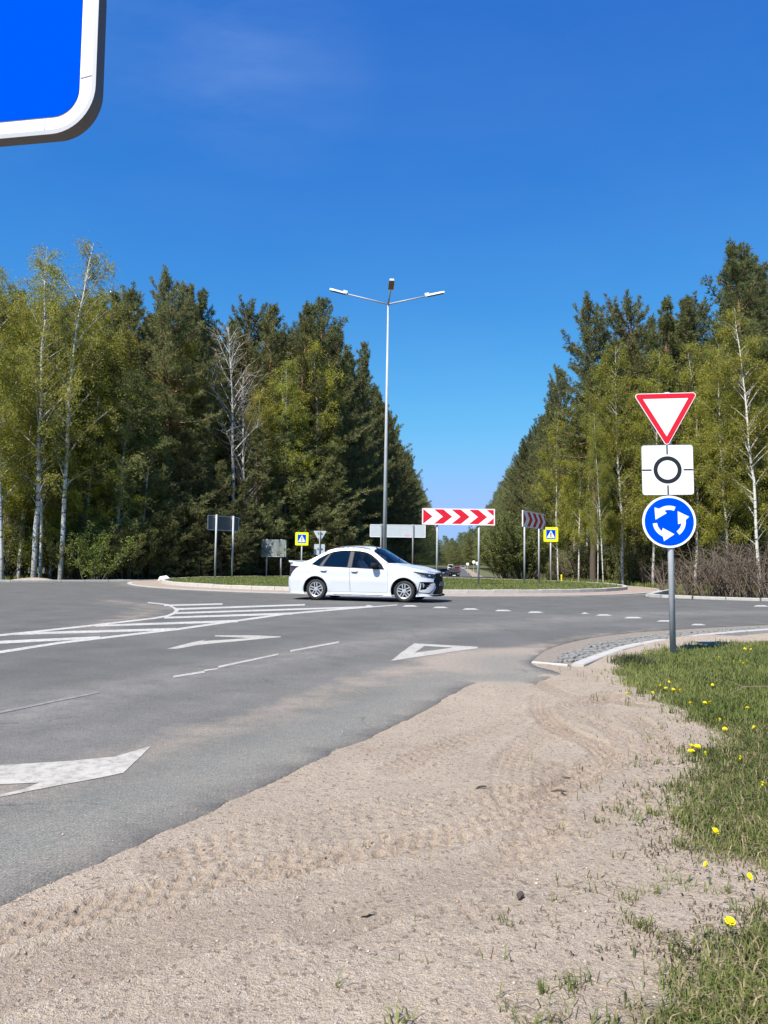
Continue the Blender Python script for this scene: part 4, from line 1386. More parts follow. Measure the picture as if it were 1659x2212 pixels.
def birch(seed, H=16.0, cs=.28, R=2.3, leaves=1.0, leafsize=.058, r0=.085, leafmat='leaf', bend=.6, lean=0.0, fan=44, twigm='twig', limbm='limb', droop=1.0):
    r = np.random.default_rng(seed)
    trunk = TreeBuf(); cr = TreeBuf()
    n0 = 14
    zs = np.linspace(0, H, n0)
    ph = r.uniform(0, 6.28)
    x = np.sin(zs / H * 2.2 + ph) * bend * (zs / H) + lean * zs / H + np.cumsum(r.normal(0, .045, n0)); y = np.cos(zs / H * 1.9 + ph) * bend * .6 * (zs / H)
    x -= x[0]; y -= y[0]
    trunk.tube(np.stack([x, y, zs], 1), r0 * (1 - zs / H) ** .85 + .012, 8, 0)
    def tat(z): return np.array([np.interp(z, zs, x), np.interp(z, zs, y), z])
    LP = []
    z = cs * H
    while z < H * .985:
        u = (z - cs * H) / (H * (1 - cs))
        prof = np.sin(np.pi * min(1, (u * .86 + .16))) ** .7 * (1 - u * .35)
        a = r.uniform(0, 6.28)
        L = R * (prof * .9 + .12) * r.uniform(.6, 1.35)
        el0 = np.radians(r.uniform(38, 62) + 10 * u)
        n = 7; t = np.linspace(0, 1, n)
        el = el0 - t ** 2 * np.radians(20) * droop
        az = a + np.cumsum(r.normal(0, .12, n))
        ds = L * 1.15 / (n - 1)
        st = np.stack([np.cos(el) * np.cos(az), np.cos(el) * np.sin(az), np.sin(el)], 1) * ds
        pts = tat(z) + np.concatenate([[np.zeros(3)], np.cumsum(st[1:], 0)])
        cr.tube(pts, .006 + (.022 + .014 * L / 2) * (1 - t) ** 1.2 * (1 - u * .5), 3, 1)
        m = int(4 + L * 4.2)
        for j in range(m):
            f = .25 + .75 * r.random()
            p = np.array([np.interp(f, t, pts[:, c]) for c in range(3)])
            sa = az[0] + r.normal(0, 1.0); se = np.radians(r.uniform(5, 55))
            tl = r.uniform(.35, .95) * (.6 + .35 * L)
            d0 = np.array([np.cos(se) * np.cos(sa), np.cos(se) * np.sin(sa), np.sin(se)])
            q = 5; pp = [p]
            for w in range(q):
                d0 = nrm(d0 + np.array([0, 0, -.30 * droop]) + r.normal(0, .12, 3))
                pp.append(pp[-1] + d0 * tl / q)
            pp = np.array(pp)
            cr.tube(pp, np.linspace(.009, .004, q + 1), 3, 2)
            nl = int(fan * leaves * tl * r.uniform(.4, 1.5))
            if nl:
                ft = r.random(nl) * q
                i0 = np.minimum(ft.astype(int), q - 1)
                LP.append(pp[i0] + (pp[i0 + 1] - pp[i0]) * (ft - i0)[:, None] + r.normal(0, .07, (nl, 3)) * (1.5, 1.5, 1.9))
        z += r.uniform(.14, .34) * (H / 16)
    if LP:
        LP = np.concatenate(LP)
        leaf_cloud(cr, LP, r, leafsize, 0)
    return trunk.mesh('birch_trunk', [M['birch_bark']]), cr.mesh('birch_crown', [M[leafmat], M[limbm], M[twigm]]), H

def shrub(seed, H=2.5, R=1.6, stems=14, leaves=1.0, leafsize=.06, leafmat='leaf_olive', barkm='dark_bark', upright=.5):
    r = np.random.default_rng(seed)
    st_ = TreeBuf(); cr = TreeBuf()
    LP = []
    for s in range(stems):
        a = r.uniform(0, 6.28); b = r.uniform(0, .35) * R
        p = np.array([np.cos(a) * b, np.sin(a) * b, 0.])
        out = r.uniform(.1, 1) * (1 - upright) + .08
        d = nrm(np.array([np.cos(a) * out, np.sin(a) * out, 1.]))
        L = H * r.uniform(.6, 1.08); n = 6
        pts = [p]
        for k in range(n):
            d = nrm(d + r.normal(0, .12, 3)); pts.append(pts[-1] + d * L / n)
        pts = np.array(pts)
        st_.tube(pts, np.linspace(.022 * H / 2.5 + .006, .006, n + 1), 4, 0)
        for j in range(int(9 * H / 2)):
            f = r.uniform(.15, 1) * n; i0 = min(int(f), n - 1)
            q = pts[i0] + (pts[i0 + 1] - pts[i0]) * (f - i0)
            dd = nrm(np.array([*r.normal(0, 1, 2), r.uniform(.1, 1.2)])); tl = r.uniform(.25, .7) * R * .55
            q2 = [q]
            for w in range(3):
                dd = nrm(dd + r.normal(0, .2, 3) + np.array([0, 0, .1])); q2.append(q2[-1] + dd * tl / 3)
            q2 = np.array(q2)
            cr.tube(q2, np.linspace(.009, .004, 4), 3, 1)
            nl = int(26 * leaves * tl * r.uniform(.5, 1.4) * 1.4)
            if nl:
                ft = r.random(nl) * 3; i1 = np.minimum(ft.astype(int), 2)
                LP.append(q2[i1] + (q2[i1 + 1] - q2[i1]) * (ft - i1)[:, None] + r.normal(0, .07, (nl, 3)))
    if LP: leaf_cloud(cr, np.concatenate(LP), r, leafsize, 0)
    return st_.mesh('shrub_stems', [M[barkm]]), cr.mesh('shrub_crown', [M[leafmat], M[barkm], M[barkm]]), H

PINES = [pine(11, 17, .30, 3.5, .62, k=11, tuft=.23), pine(12, 17, .40, 3.7, .50, dens=.9, k=11, tuft=.23), pine(13, 17, .25, 3.2, .75, k=11, tuft=.23), pine(14, 17, .45, 3.6, .48, dens=.9, k=11, tuft=.23),
         pine(15, 17, .18, 3.6, .66, k=11, tuft=.23), pine(16, 17, .28, 2.9, .80, dens=.9, k=11, tuft=.23)]
FARP = [pine(31, 17, .12, 3.6, .6, k=4, tuft=.55, step=.5, wh=.7), pine(32, 17, .16, 3.2, .7, k=4, tuft=.55, step=.5, wh=.7)]
EDGEP = [pine(21, 15, .03, 3.6, .55, k=11, tuft=.23), pine(22, 15, .05, 3.3, .65, k=11, tuft=.23)]
YOUNG = [pine(41, 8, .02, 2.0, .85, young=True, wh=.36, r0=.08, tuft=.19, k=8), pine(42, 8, .02, 2.3, .75, young=True, wh=.36, r0=.08, tuft=.19, k=8),
         pine(43, 8, .03, 1.7, .9, young=True, wh=.40, r0=.07, tuft=.19, k=8)]
BIRCH = [birch(51, 16, .16, 2.6, 1.5), birch(52, 16, .20, 2.3, 1.4, bend=1.0), birch(53, 16, .12, 2.9, 1.6, bend=.3), birch(54, 16, .22, 2.2, 1.25, bend=.8)]
BIRCH_TALL = [birch(61, 17, .22, 2.7, .80, leafsize=.055, r0=.125, lean=.2, bend=.35, limbm='birch_bark'), birch(62, 17, .24, 2.9, .72, leafsize=.055, r0=.11, lean=1.4, bend=.8, limbm='birch_bark')]
BIRCH_LOW = [birch(55, 13, .02, 2.8, 1.5, bend=.5), birch(56, 13, .03, 2.6, 1.5, leafmat='leaf_olive', bend=.6)]
BARE = [birch(71, 13, .45, 2.2, .10, r0=.10, limbm='birch_bark', twigm='twig_pale', fan=10, droop=.0), birch(72, 13, .34, 1.8, .14, r0=.09, limbm='birch_bark', twigm='twig', fan=10, droop=.1)]
SHRUB = [shrub(81), shrub(82, leafmat='leaf_olive', upright=.3), shrub(83, 2.2, 1.5, 16, 1.5, .06, 'leaf_bright'), shrub(84, 2.8, 1.6, 22, .10, .04, 'leaf_olive', 'twig', .65),
         shrub(85, 2.6, 1.8, 24, .06, .04, 'leaf_pale', 'twig', .6), shrub(86, 4.2, 2.6, 30, 1.7, .07, 'leaf_olive', 'dark_bark', .45)]

PLACED = []
def place(var, name, x, y, h, label, group=None, rot=None, wide=1.0, lean=(0, 0), cat='tree', tn='trunk', z=None):
    tm, cm, H0 = var
    z = gzf(x, y) - .08 if z is None else z
    e = empty(name, (x, y, z), random.uniform(0, 6.28) if rot is None else rot)
    s = h / H0
    sx = s * wide
    e.scale = (sx, sx, s)
    lr = random.uniform(-.035, .035) if 'birch' in name else 0.0
    e.rotation_euler = (lean[0] + lr, lean[1] + lr * .6, e.rotation_euler[2])
    tag(e, label, cat, group)
    obj(tn, tm, e); obj('crown', cm, e)
    PLACED.append((x, y))
    return e

SKY_L = [(-400, 560), (0, 610), (60, 640), (130, 650), (200, 640), (245, 625), (265, 632), (300, 690), (345, 616), (385, 625), (410, 662), (440, 640), (480, 700), (525, 676), (545, 705), (575, 672), (600, 690), (650, 662), (690, 652),
         (720, 690), (735, 745), (765, 728), (800, 785), (835, 820), (870, 852), (890, 922), (915, 985), (930, 1060)]
SKY_R = [(1035, 1115), (1060, 1052), (1100, 985), (1130, 940), (1170, 870), (1190, 808), (1230, 750), (1245, 700), (1280, 666), (1312, 735), (1340, 720), (1365, 665), (1400, 695), (1445, 652), (1480, 690), (1510, 652), (1545, 640), (1560, 610),
         (1600, 545), (1640, 560), (1680, 600), (2200, 560)]
def sky_h(x, y, left, sub=0):
    px, py = to_px(x, y, 8)
    tb = SKY_L if left else SKY_R
    ty = np.interp(px, [p[0] for p in tb], [p[1] for p in tb])
    if (left and px > 930) or (not left and px < 1035): return 15.0 - sub * .02
    ty += sub
    return at(px, ty, y).z - gzf(x, y)

GP_L, GP_R = 'dark pines of the forest left of the far road', 'dark pines of the forest right of the far road'
GB_L, GB_R = 'yellow green birches in the forest left of the far road', 'yellow green birches in the forest right of the far road'
def zone(x, y, row):
    px, _ = to_px(x, y, 6)
    if y > 72: w = 'lining the far road on the ' + ('left' if px < 985 else 'right')
    elif px < 250: w = 'behind the two big white birches'
    elif px < 470: w = 'around the bushy orange trunked pine'
    elif px < 640: w = 'around the bare fan shaped birch'
    elif px < 985: w = 'just left of the lamp pole'
    elif px < 1240: w = 'above the right pedestrian sign'
    elif px < 1380: w = 'left of the give way triangle'
    elif px < 1520: w = 'behind the three signs on the pole'
    else: w = 'near the right picture edge'
    return w + (', front row' if row == 0 else ', second row' if row == 1 else ', deep in the forest')
def free(x, y, d):
    for a, b in PLACED:
        if abs(a - x) < d and abs(b - y) < d and math.hypot(a - x, b - y) < d: return False
    return True
R1 = random.Random(99)

# --- trees one can single out
def hero(var, name, basepx, d, toppx, topy, label, wide=1.0, rot=0.0, leanx=0.0, cat='tree', group=None, basey=None):
    x = (at(basepx, 1200, d)).x
    tz = at(toppx, topy, d).z
    g = gzf(x, d)
    return place(var, name, x, d, tz - g + .08, label, group, rot=rot, wide=wide, cat=cat, z=g - .08)
hero(BIRCH_TALL[0], 'birch_tree', 74, 38, 84, 540, 'tall white trunked birch, leftmost of the two big ones, thin pale crown', rot=.3)
hero(BIRCH_TALL[0], 'birch_tree', 89, 38.6, 100, 600, 'slightly thinner white birch close behind the big left birch trunk', rot=3.4, wide=.7)
hero(BIRCH_TALL[1], 'birch_tree', 132, 38.4, 182, 515, 'tall white birch leaning right with long bare side limbs, top of the left skyline', rot=0.0)
hero(BIRCH[1], 'birch_tree', 6, 37, 10, 575, 'leaning birch at the very left edge of the picture', rot=1.2)
hero(BIRCH[3], 'birch_tree', 42, 39.5, 45, 565, 'thin birch between the left picture edge and the big white birch', rot=2.0)
hero(BIRCH[2], 'birch_tree', 200, 43, 215, 640, 'bushy yellow green birch right of the leaning white birch', rot=4.0)
hero(BIRCH[0], 'birch_tree', 140, 43, 140, 690, 'yellow green birch filling the gap between the two big white birches', rot=5.0)
hero(BIRCH[3], 'birch_tree', 30, 43, 30, 640, 'yellow green birch far left, behind the thin one', rot=5.4)
hero(BARE[0], 'birch_tree', 492, 47.8, 494, 712, 'bare white birch with a fan of pale branches in front of the pines', rot=.6)
hero(BARE[1], 'birch_tree', 524, 48.0, 536, 800, 'slimmer bare birch just right of the fan shaped one', rot=2.2)
hero(BARE[1], 'birch_tree', 448, 50, 452, 860, 'small bare birch left of the fan shaped one', rot=4.2, wide=.8)
hero(BIRCH[3], 'birch_tree', 588, 51.2, 588, 780, 'narrow yellow green birch in the middle of the left forest front', rot=1.0)
hero(BIRCH[1], 'birch_tree', 664, 54.2, 668, 735, 'yellow green birch standing high among the pines left of the lamp pole', rot=3.0)
hero(PINES[1], 'pine_tree', 352, 46, 345, 616, 'tall dark pine with bushy crown and orange trunk, left forest', rot=1.0, wide=1.05)
hero(PINES[5], 'pine_tree', 268, 50, 265, 632, 'spiky pine top between the leaning birch and the bushy pine', rot=2.0)
hero(PINES[0], 'pine_tree', 385, 50, 387, 626, 'twin topped dark pine just right of the bushy orange trunked pine', rot=2.0)
hero(PINES[2], 'pine_tree', 440, 52, 440, 640, 'dark pine rising behind the fan shaped bare birch, to its left', rot=4.0)
hero(PINES[4], 'pine_tree', 690, 56, 690, 652, 'tallest dark pine left of the lamp pole', rot=.4)
hero(PINES[5], 'pine_tree', 650, 54, 652, 662, 'dark pine just left of the tallest one near the lamp pole', rot=3.4)
hero(PINES[2], 'pine_tree', 575, 54, 575, 672, 'pointed dark pine in the middle of the left skyline', rot=5.4)
hero(PINES[3], 'pine_tree', 525, 55, 525, 676, 'bluish pine top right above the bare birches', rot=5.0)
for i, (px_, d_, tp_, yy_) in enumerate([(345, 44, 345, 975), (395, 45.5, 395, 940), (438, 47, 430, 925), (478, 46, 475, 1000), (300, 43.5, 300, 1050), (555, 49.6, 555, 930), (610, 52, 610, 900),
                                        (660, 53.5, 660, 930), (520, 47.5, 520, 1040), (715, 54, 715, 960), (365, 43.2, 365, 1085), (430, 44.2, 430, 1090), (590, 50.5, 590, 1060), (690, 53.0, 690, 1010), (745, 55.5, 745, 1050)]):
    hero(YOUNG[i % 3], 'pine_tree', px_, d_ - .8, tp_, yy_, 'young bushy pine ' + ['below the orange trunked pine', 'just left of the back of the left chevron board, tallest there', 'behind the back of the left chevron board', 'right of the back of the left chevron board', 'leftmost of the young pines', 'left of the half hidden notice board', 'behind the yellow pedestrian sign', 'between pedestrian sign and lamp pole', 'low one behind the right post of the board back', 'tall one beside the wide blank direction sign', 'short one at the left end of the island kerb', 'short one left of the board back', 'short one above the notice board', 'short one above the white car boot', 'short one behind the lamp pole'][i], rot=R1.uniform(0, 6), wide=1.5, group='young pines along the left forest front')
hero(SHRUB[2], 'shrub', 203, 37.8, 205, 1150, 'bright green leafy shrub at the foot of the leaning birch', cat='shrub', wide=1.0)
for bp, d_, tp, ty, lb, v_ in ((20, 40.5, 22, 640, 'full yellow green birch at the far left, behind the leaning edge birch', 2), (110, 41, 112, 660, 'full yellow green birch seen between the two big white birches', 0), (168, 42, 168, 700, 'full yellow green birch directly behind the leaning white birch', 2), (235, 43.5, 238, 690, 'yellow green birch in front of the spiky pine top', 1),
        (430, 48.6, 430, 790, 'brownish green birch between the orange trunked pine and the bare birches', 3), (560, 50.4, 560, 830, 'yellow green birch just right of the bare birches', 1), (620, 52.4, 622, 790, 'yellow green birch between the bare birches and the tallest pine', 0)):
    hero(BIRCH[v_], 'birch_tree', bp, d_, tp, ty, lb, rot=bp * .37)
for bp, d_, tp, ty, lb, v_ in ((250, 41.5, 250, 800, 'leafy olive tree right of the leaning white birch, leaves to the ground', 1), (305, 42.5, 305, 900, 'smaller leafy olive tree left of the young pines', 1), (180, 41, 185, 860, 'yellow green young birch behind the leaning white birch, leaves to the ground', 0),
        (110, 40.5, 112, 850, 'yellow green young birch behind the two big white trunks, leaves to the ground', 0), (50, 41.5, 50, 820, 'yellow green young birch behind the thin left birch, leaves to the ground', 0), (12, 40.5, 12, 880, 'yellow green young birch at the left picture edge, leaves to the ground', 0), (225, 45, 225, 720, 'taller olive leaved tree between the birches and the dark pines', 1)):
    hero(BIRCH_LOW[v_], 'birch_tree' if v_ == 0 else 'leafy_tree', bp, d_, tp, ty, lb, rot=bp * .1, wide=1.25)
for bp, d_, ty in ((270, 40.6, 1130), (320, 42, 1120), (160, 39.2, 1150), (235, 40, 1165)):
    hero(SHRUB[5], 'shrub', bp, d_, bp, ty, 'olive leafy shrub ' + {270: 'tallest of those between the bright bush and the young pines', 320: 'nearest the left end of the island kerb', 160: 'between the leaning birch and the bright bush', 235: 'just right of the bright bush'}[bp], cat='shrub', rot=bp)
# right side
hero(PINES[1], 'pine_tree', 1282, 48, 1280, 666, 'bushy topped dark pine at the left shoulder of the right forest', rot=.5)
hero(PINES[3], 'pine_tree', 1365, 48, 1365, 665, 'rounded pine top right of the bushy topped one', rot=1.5, wide=1.1)
hero(PINES[5], 'pine_tree', 1445, 47, 1445, 652, 'dark pine above the give way triangle, right skyline', rot=2.5, wide=1.2)
hero(PINES[2], 'pine_tree', 1510, 46, 1510, 654, 'pointed dark pine right of the sign pole on the skyline', rot=3.5, wide=1.2)
hero(PINES[0], 'pine_tree', 1605, 41, 1602, 545, 'tallest pine of the right forest near the picture edge', rot=4.5, wide=1.2)
hero(PINES[4], 'pine_tree', 1655, 43, 1652, 580, 'dark pine at the right picture edge beside the tallest one', rot=5.5)
hero(BIRCH[1], 'birch_tree', 1291, 40.5, 1275, 890, 'leftmost of two white stemmed birches leaning apart behind the island kerb', rot=1.3, wide=.55)
hero(BIRCH[3], 'birch_tree', 1303, 40, 1260, 905, 'rightmost of two white stemmed birches leaning apart behind the island kerb', rot=4.4, wide=.6)
hero(BIRCH[0], 'birch_tree', 1206, 52, 1200, 880, 'yellow green birch over the right pedestrian sign', rot=.4, wide=.85)
hero(BIRCH[2], 'birch_tree', 1345, 42, 1345, 745, 'broad yellow green birch left of the sign pole', rot=2.4)
hero(BIRCH[1], 'birch_tree', 1250, 48.5, 1245, 870, 'slim yellow green birch between the pedestrian sign and the broad birch', rot=3.4, wide=.8)
hero(BIRCH[0], 'birch_tree', 1410, 41, 1410, 770, 'yellow green birch behind the round sign plate', rot=5.4)
hero(BIRCH[3], 'birch_tree', 1500, 40, 1520, 745, 'yellow green birch with a white stem just right of the signs', rot=0.2)
hero(BIRCH[2], 'birch_tree', 1572, 38, 1575, 745, 'yellow green birch between the signs and the right picture edge', rot=1.9)
hero(BIRCH[0], 'birch_tree', 1640, 34, 1645, 655, 'large yellow green birch at the right picture edge', rot=2.9)
hero(SHRUB[5], 'shrub', 1128, 54, 1128, 1112, 'large rounded olive shrub left of the shaded chevron board', cat='shrub', wide=1.15)
hero(SHRUB[5], 'shrub', 1095, 64, 1095, 1145, 'smaller olive shrub farther along the right verge', cat='shrub', wide=1.1, rot=2)
for i, (px_, d_, yy_) in enumerate([(1480, 31.5, 1195), (1530, 30.8, 1175), (1575, 30.2, 1165), (1620, 29.6, 1172), (1660, 29, 1165), (1560, 31.5, 1190), (1700, 29, 1170), (1440, 33, 1205), (1605, 31, 1180)]):
    hero(SHRUB[3 + i % 2], 'shrub', px_, d_, px_, yy_, 'leafless brown shrub in the thicket at the right edge of the road', cat='shrub', rot=R1.uniform(0, 6), group='leafless brown shrubs at the right', wide=1.2)

FARL = []
# --- forest fronts and corridor edges, then the rows behind them
left_edge = [(-36, 36), (-22, 39.5), (-15.5, 44.5), (-11.5, 49), (-7.4, 54), (-3.6, 59)] + [(AX * y - 7.8, y) for y in range(64, 330, 4)]
right_edge = [(34, 27), (26, 29.5), (21, 33), (18.5, 37), (16, 42), (14.9, 48)] + [(AX * y + 9.5, y) for y in range(54, 340, 4)]
def resample(P, step):
    out = [p.copy() for p in along([Vector(p) for p in P], step)]
    return out
for side, edge in ((-1, left_edge), (1, right_edge)):
    left = side < 0
    for row in range(6):
        stp = 3.4 if row < 3 else 4.8
        base = resample(edge, stp)
        for i in range(1, len(base) - 1):
            t = (base[i + 1] - base[i - 1]).normalized(); nn = Vector((-t.y, t.x))
            off = row * 3.6 + R1.uniform(-.9, 1.4) + (1.2 if row == 0 else 0)
            p = base[i] + nn * off * (1 if left else -1) + t * R1.uniform(-1.2, 1.2)
            x, y = p.x, p.y
            if y > 92 and row > 2: continue
            if y > 75 and row > 3: continue
            if y > 135 and row > 1: continue
            px, _ = to_px(x, y, 5)
            if px < -160 or px > 1840: continue
            if not free(x, y, 1.5 if row < 2 else 2.0): continue
            near = y < 95
            xl = -(p.x) if left else p.x
            hs_ = sky_h(x, y, left, 0)
            if row <= 1 and near and R1.random() < (.55 if row == 0 else .3) and not (left and px > 560) and not (not left and px < 1190):
                h = min(sky_h(x, y, left, R1.uniform(60, 190)), 16.5)
                if h < 6: h = 9
                place(R1.choice(BIRCH), 'birch_tree', x, y, h, 'slender yellow green birch ' + zone(x, y, row), GB_L if left else GB_R, wide=R1.uniform(.8, 1.0))
            elif row == 0 and near:
                h = min(max(sky_h(x, y, left, R1.uniform(40, 160) if y < 56 else R1.uniform(0, 45)), 7), 20.5)
                place(R1.choice(EDGEP), 'pine_tree', x, y, h, 'dark pine branched to the ground ' + zone(x, y, row), GP_L if left else GP_R, wide=R1.uniform(.8, 1.0) * (15 / h) ** .3)
            else:
                sub = R1.choice([4, 12, 25, 40] if row < 3 else [0, 20, 45]) if near else R1.choice([0, 10, 22])
                h = hs_ if sub == 0 else sky_h(x, y, left, sub)
                h = min(max(h, 9), 20.5)
                if y > 135:
                    FARL.append((R1.choice(FARP), x, y, h, R1.uniform(.85, 1.15))); PLACED.append((x, y)); continue
                low = row > 3 and R1.random() < .6
                place(R1.choice(EDGEP) if low else R1.choice(PINES), 'pine_tree', x, y, h, 'tall dark green pine ' + zone(x, y, row), GP_L if left else GP_R, wide=R1.uniform(.85, 1.1))
        # thicket under the front row
# low growth that closes the foot of the forest
for side, edge in ((-1, left_edge), (1, right_edge)):
    left = side < 0
    base = resample(edge, 2.0)
    for row in range(3):
        for i in range(1, len(base) - 1):
            t = (base[i + 1] - base[i - 1]).normalized(); nn = Vector((-t.y, t.x))
            p = base[i] + nn * (row * 2.6 - .6 + R1.uniform(-.7, .7)) * (1 if left else -1) + t * R1.uniform(-.9, .9)
            if p.y > 110 or (row and p.y > 85): continue
            if left and row == 0 and 46 < p.y < 53.5: continue
            px, _ = to_px(p.x, p.y, 1)
            if px < -100 or px > 1780: continue
            v = R1.choice([0, 1, 3, 4, 0, 1])
            nm = 'leafless shrub, ' if v > 2 else 'olive shrub, '
            place(SHRUB[v], 'shrub', p.x, p.y, R1.uniform(1.6, 3.6), nm + ('left' if left else 'right') + ' forest foot, ' + zone(p.x, p.y, 0).replace(', front row', ''), 'shrubs at the foot of the ' + ('left' if left else 'right') + ' forest', cat='shrub', tn='stems')
# the far-off wood: past 135 m the two forests and the trees that close the road read as one mass
for i in range(230):
    y = 318 + 70 * R1.random(); x = AX * y + R1.uniform(-42, 30)
    FARL.append((FARP[i % 2], x, y, 10.0 + 4 * R1.random() + (3.0 if x > AX * y + 2 else 0), 1.7))
VV = []; F3 = []; F4 = []; M3 = []; M4 = []; TT = []; base_ = 0
cache = {}
for var, x, y, h, wd_ in FARL:
    me = var[1]
    if me.name not in cache:
        nv = len(me.vertices); co = np.empty(nv * 3); me.vertices.foreach_get('co', co)
        lt_ = np.empty(len(me.polygons), int); me.polygons.foreach_get('loop_total', lt_)
        li = np.empty(len(me.loops), int); me.loops.foreach_get('vertex_index', li)
        mi_ = np.empty(len(me.polygons), int); me.polygons.foreach_get('material_index', mi_)
        tt_ = np.empty(nv); me.attributes['tint'].data.foreach_get('value', tt_)
        ls = np.concatenate([[0], np.cumsum(lt_)[:-1]])
        t3 = li[(ls[lt_ == 3][:, None] + np.arange(3))]
        cache[me.name] = (co.reshape(-1, 3), t3, tt_)
    co, t3, tt_ = cache[me.name]
    a = R1.uniform(0, 6.28); s = h / var[2]; sx = s * wd_
    X = co[:, 0] * sx; Y = co[:, 1] * sx
    VV.append(np.stack([X * math.cos(a) - Y * math.sin(a) + x, X * math.sin(a) + Y * math.cos(a) + y, co[:, 2] * s + gzf(x, y) - .05], 1))
    F3.append(t3 + base_); TT.append(np.clip(tt_ + R1.uniform(-.2, .3), 0, 1)); base_ += len(co)
tag(obj('distant_forest', mesh_np('distant_forest', np.concatenate(VV), np.concatenate(F3), M['needles'], attrs={'tint': np.concatenate(TT)})),
    'distant forest along and across the end of the far road', 'forest', kind='stuff')
print('far trees', len(FARL), 'tris', sum(len(f) for f in F3))

import collections
# ------------------------------------------------------------------ the white sedan
def m_glass(name, tint, refl=0.10):
    m, t, b, o = nt(name)
    t.nodes.remove(b)
    tr = N(t, 'ShaderNodeBsdfTransparent'); tr.inputs[0].default_value = (*tint, 1)
    gl = N(t, 'ShaderNodeBsdfGlossy', i_Roughness=0.03); gl.inputs[0].default_value = (.95, .97, 1, 1)
    fr = N(t, 'ShaderNodeFresnel', i_IOR=1.5)
    ms = N(t, 'ShaderNodeMixShader')
    t.links.new(math_(t, 'ADD', fr.outputs[0], refl * .3, True), ms.inputs[0])
    t.links.new(tr.outputs[0], ms.inputs[1]); t.links.new(gl.outputs[0], ms.inputs[2]); t.links.new(ms.outputs[0], o.inputs[0])
    return m
M['car_white'] = plain('white_car_paint', (0.58, 0.60, 0.625), .28, 0, .5, coat=.8)
M['car_black'] = plain('black_plastic', (0.012, 0.012, 0.013), .75, spec=.15)
M['gloss_black'] = plain('gloss_black', (0.006, 0.006, 0.007), .5, spec=.2)
M['seam'] = plain('panel_gap', (0.30, 0.31, 0.32), .8)
M['pillar'] = plain('grey_pillar', (0.10, 0.098, 0.097), .8, spec=.1)
M['glass_dark'] = m_glass('tinted_glass', (.035, .04, .05))
M['glass_mid'] = m_glass('door_glass', (.80, .82, .84), .0)
M['glass_ws'] = m_glass('windscreen_glass', (.45, .52, .55))
M['interior'] = plain('car_interior', (0.03, 0.03, 0.032), .8)
M['tyre'] = plain('tyre_rubber', (0.022, 0.022, 0.022), .75, noise=.2, nscale=10)
M['rim'] = plain('wheel_silver', (0.50, 0.51, 0.52), .3, .45)
M['rim_dark'] = plain('brake_dark', (0.03, 0.03, 0.032), .6)
M['lens'] = plain('headlight_lens', (0.025, 0.027, 0.03), .25, spec=.3)
M['chrome'] = plain('bright_trim', (.8, .8, .82), .15, .9)
M['tail'] = plain('smoked_tail_light', (0.035, 0.006, 0.008), .12, coat=1.0)
M['plate'] = plain('number_plate', (.20, .205, .24), .5)
M['skin'] = plain('skin', (.48, .30, .22), .6)
M['shirt'] = plain('white_shirt', (.82, .83, .85), .8)

class CarShape:
    def __init__(s):
        hp = [(3.33, 0), (3.315, .25), (3.265, .45), (3.165, .62), (3.0, .745), (2.75, .82), (2.45, .845), (2.0, .85), (1.2, .85), (.4, .85), (0, .848), (-.35, .835), (-.62, .80), (-.82, .71), (-.92, .55), (-.96, .3), (-.97, 0)]
        c = spline([Vector((*p, 0)) for p in hp], 14)
        s.P = np.array([(p.x, p.y) for p in c])
        d = np.hypot(*np.diff(s.P, axis=0).T)
        s.s = np.concatenate([[0], np.cumsum(d)]); s.S = s.s[-1]
        T = np.gradient(s.P, axis=0); T /= np.linalg.norm(T, axis=1)[:, None]
        s.Nn = np.stack([-T[:, 1] * -1, T[:, 0] * -1], 1)
        if s.Nn[len(s.P) // 2][1] < 0: s.Nn *= -1
        s.side = ([.10, .15, .20, .30, .42, .50, .54, .65, .80, .88, .94, 1.0, 1.1, 1.2, 1.3, 1.4, 1.45], [.05, .012, .03, .022, .012, .004, .0, .006, .004, .016, .045, .070, .115, .163, .213, .268, .30])
        s.front = ([.10, .17, .22, .35, .48, .60, .72, .80, .90], [.05, .0, .02, .0, .0, .018, .045, .085, .17])
        s.rear = ([.10, .18, .30, .45, .58, .66, .80, .95, 1.02, 1.1], [.10, .05, .015, .0, .005, .045, .055, .05, .02, .02])
    def pt(s, ss, z, off=0.0):
        ss = np.asarray(ss, float); z = np.asarray(z, float)
        x = np.interp(ss, s.s, s.P[:, 0]); y = np.interp(ss, s.s, s.P[:, 1])
        nx = np.interp(ss, s.s, s.Nn[:, 0]); ny = np.interp(ss, s.s, s.Nn[:, 1])
        l = np.hypot(nx, ny); nx, ny = nx / l, ny / l
        wf = np.maximum(0, nx) ** 2; wr = np.maximum(0, -nx) ** 2; ws = ny ** 2
        o = wf * np.interp(z, *s.front) + wr * np.interp(z, *s.rear) + ws * np.interp(z, *s.side)
        # flared arches
        for ax in (0.0, 2.476):
            r = np.hypot(x - ax, z - .30)
            o = o - ws * .022 * np.exp(-((r - .37) / .06) ** 2) * (z < .8)
        return x - nx * (o - off), y - ny * (o - off), z
    def sX(s, X):
        return float(np.interp(-X, -s.P[:, 0], s.s))
    def sY(s, y, rear=False):           # arc position where half width equals y on the nose or tail
        k = int(np.argmin(np.abs(s.s - (s.S * .5))))
        if rear: return float(np.interp(y, s.P[k:, 1][::-1], s.s[k:][::-1]))
        return float(np.interp(y, s.P[:k, 1], s.s[:k]))
CS = CarShape()
SX = CS.sX
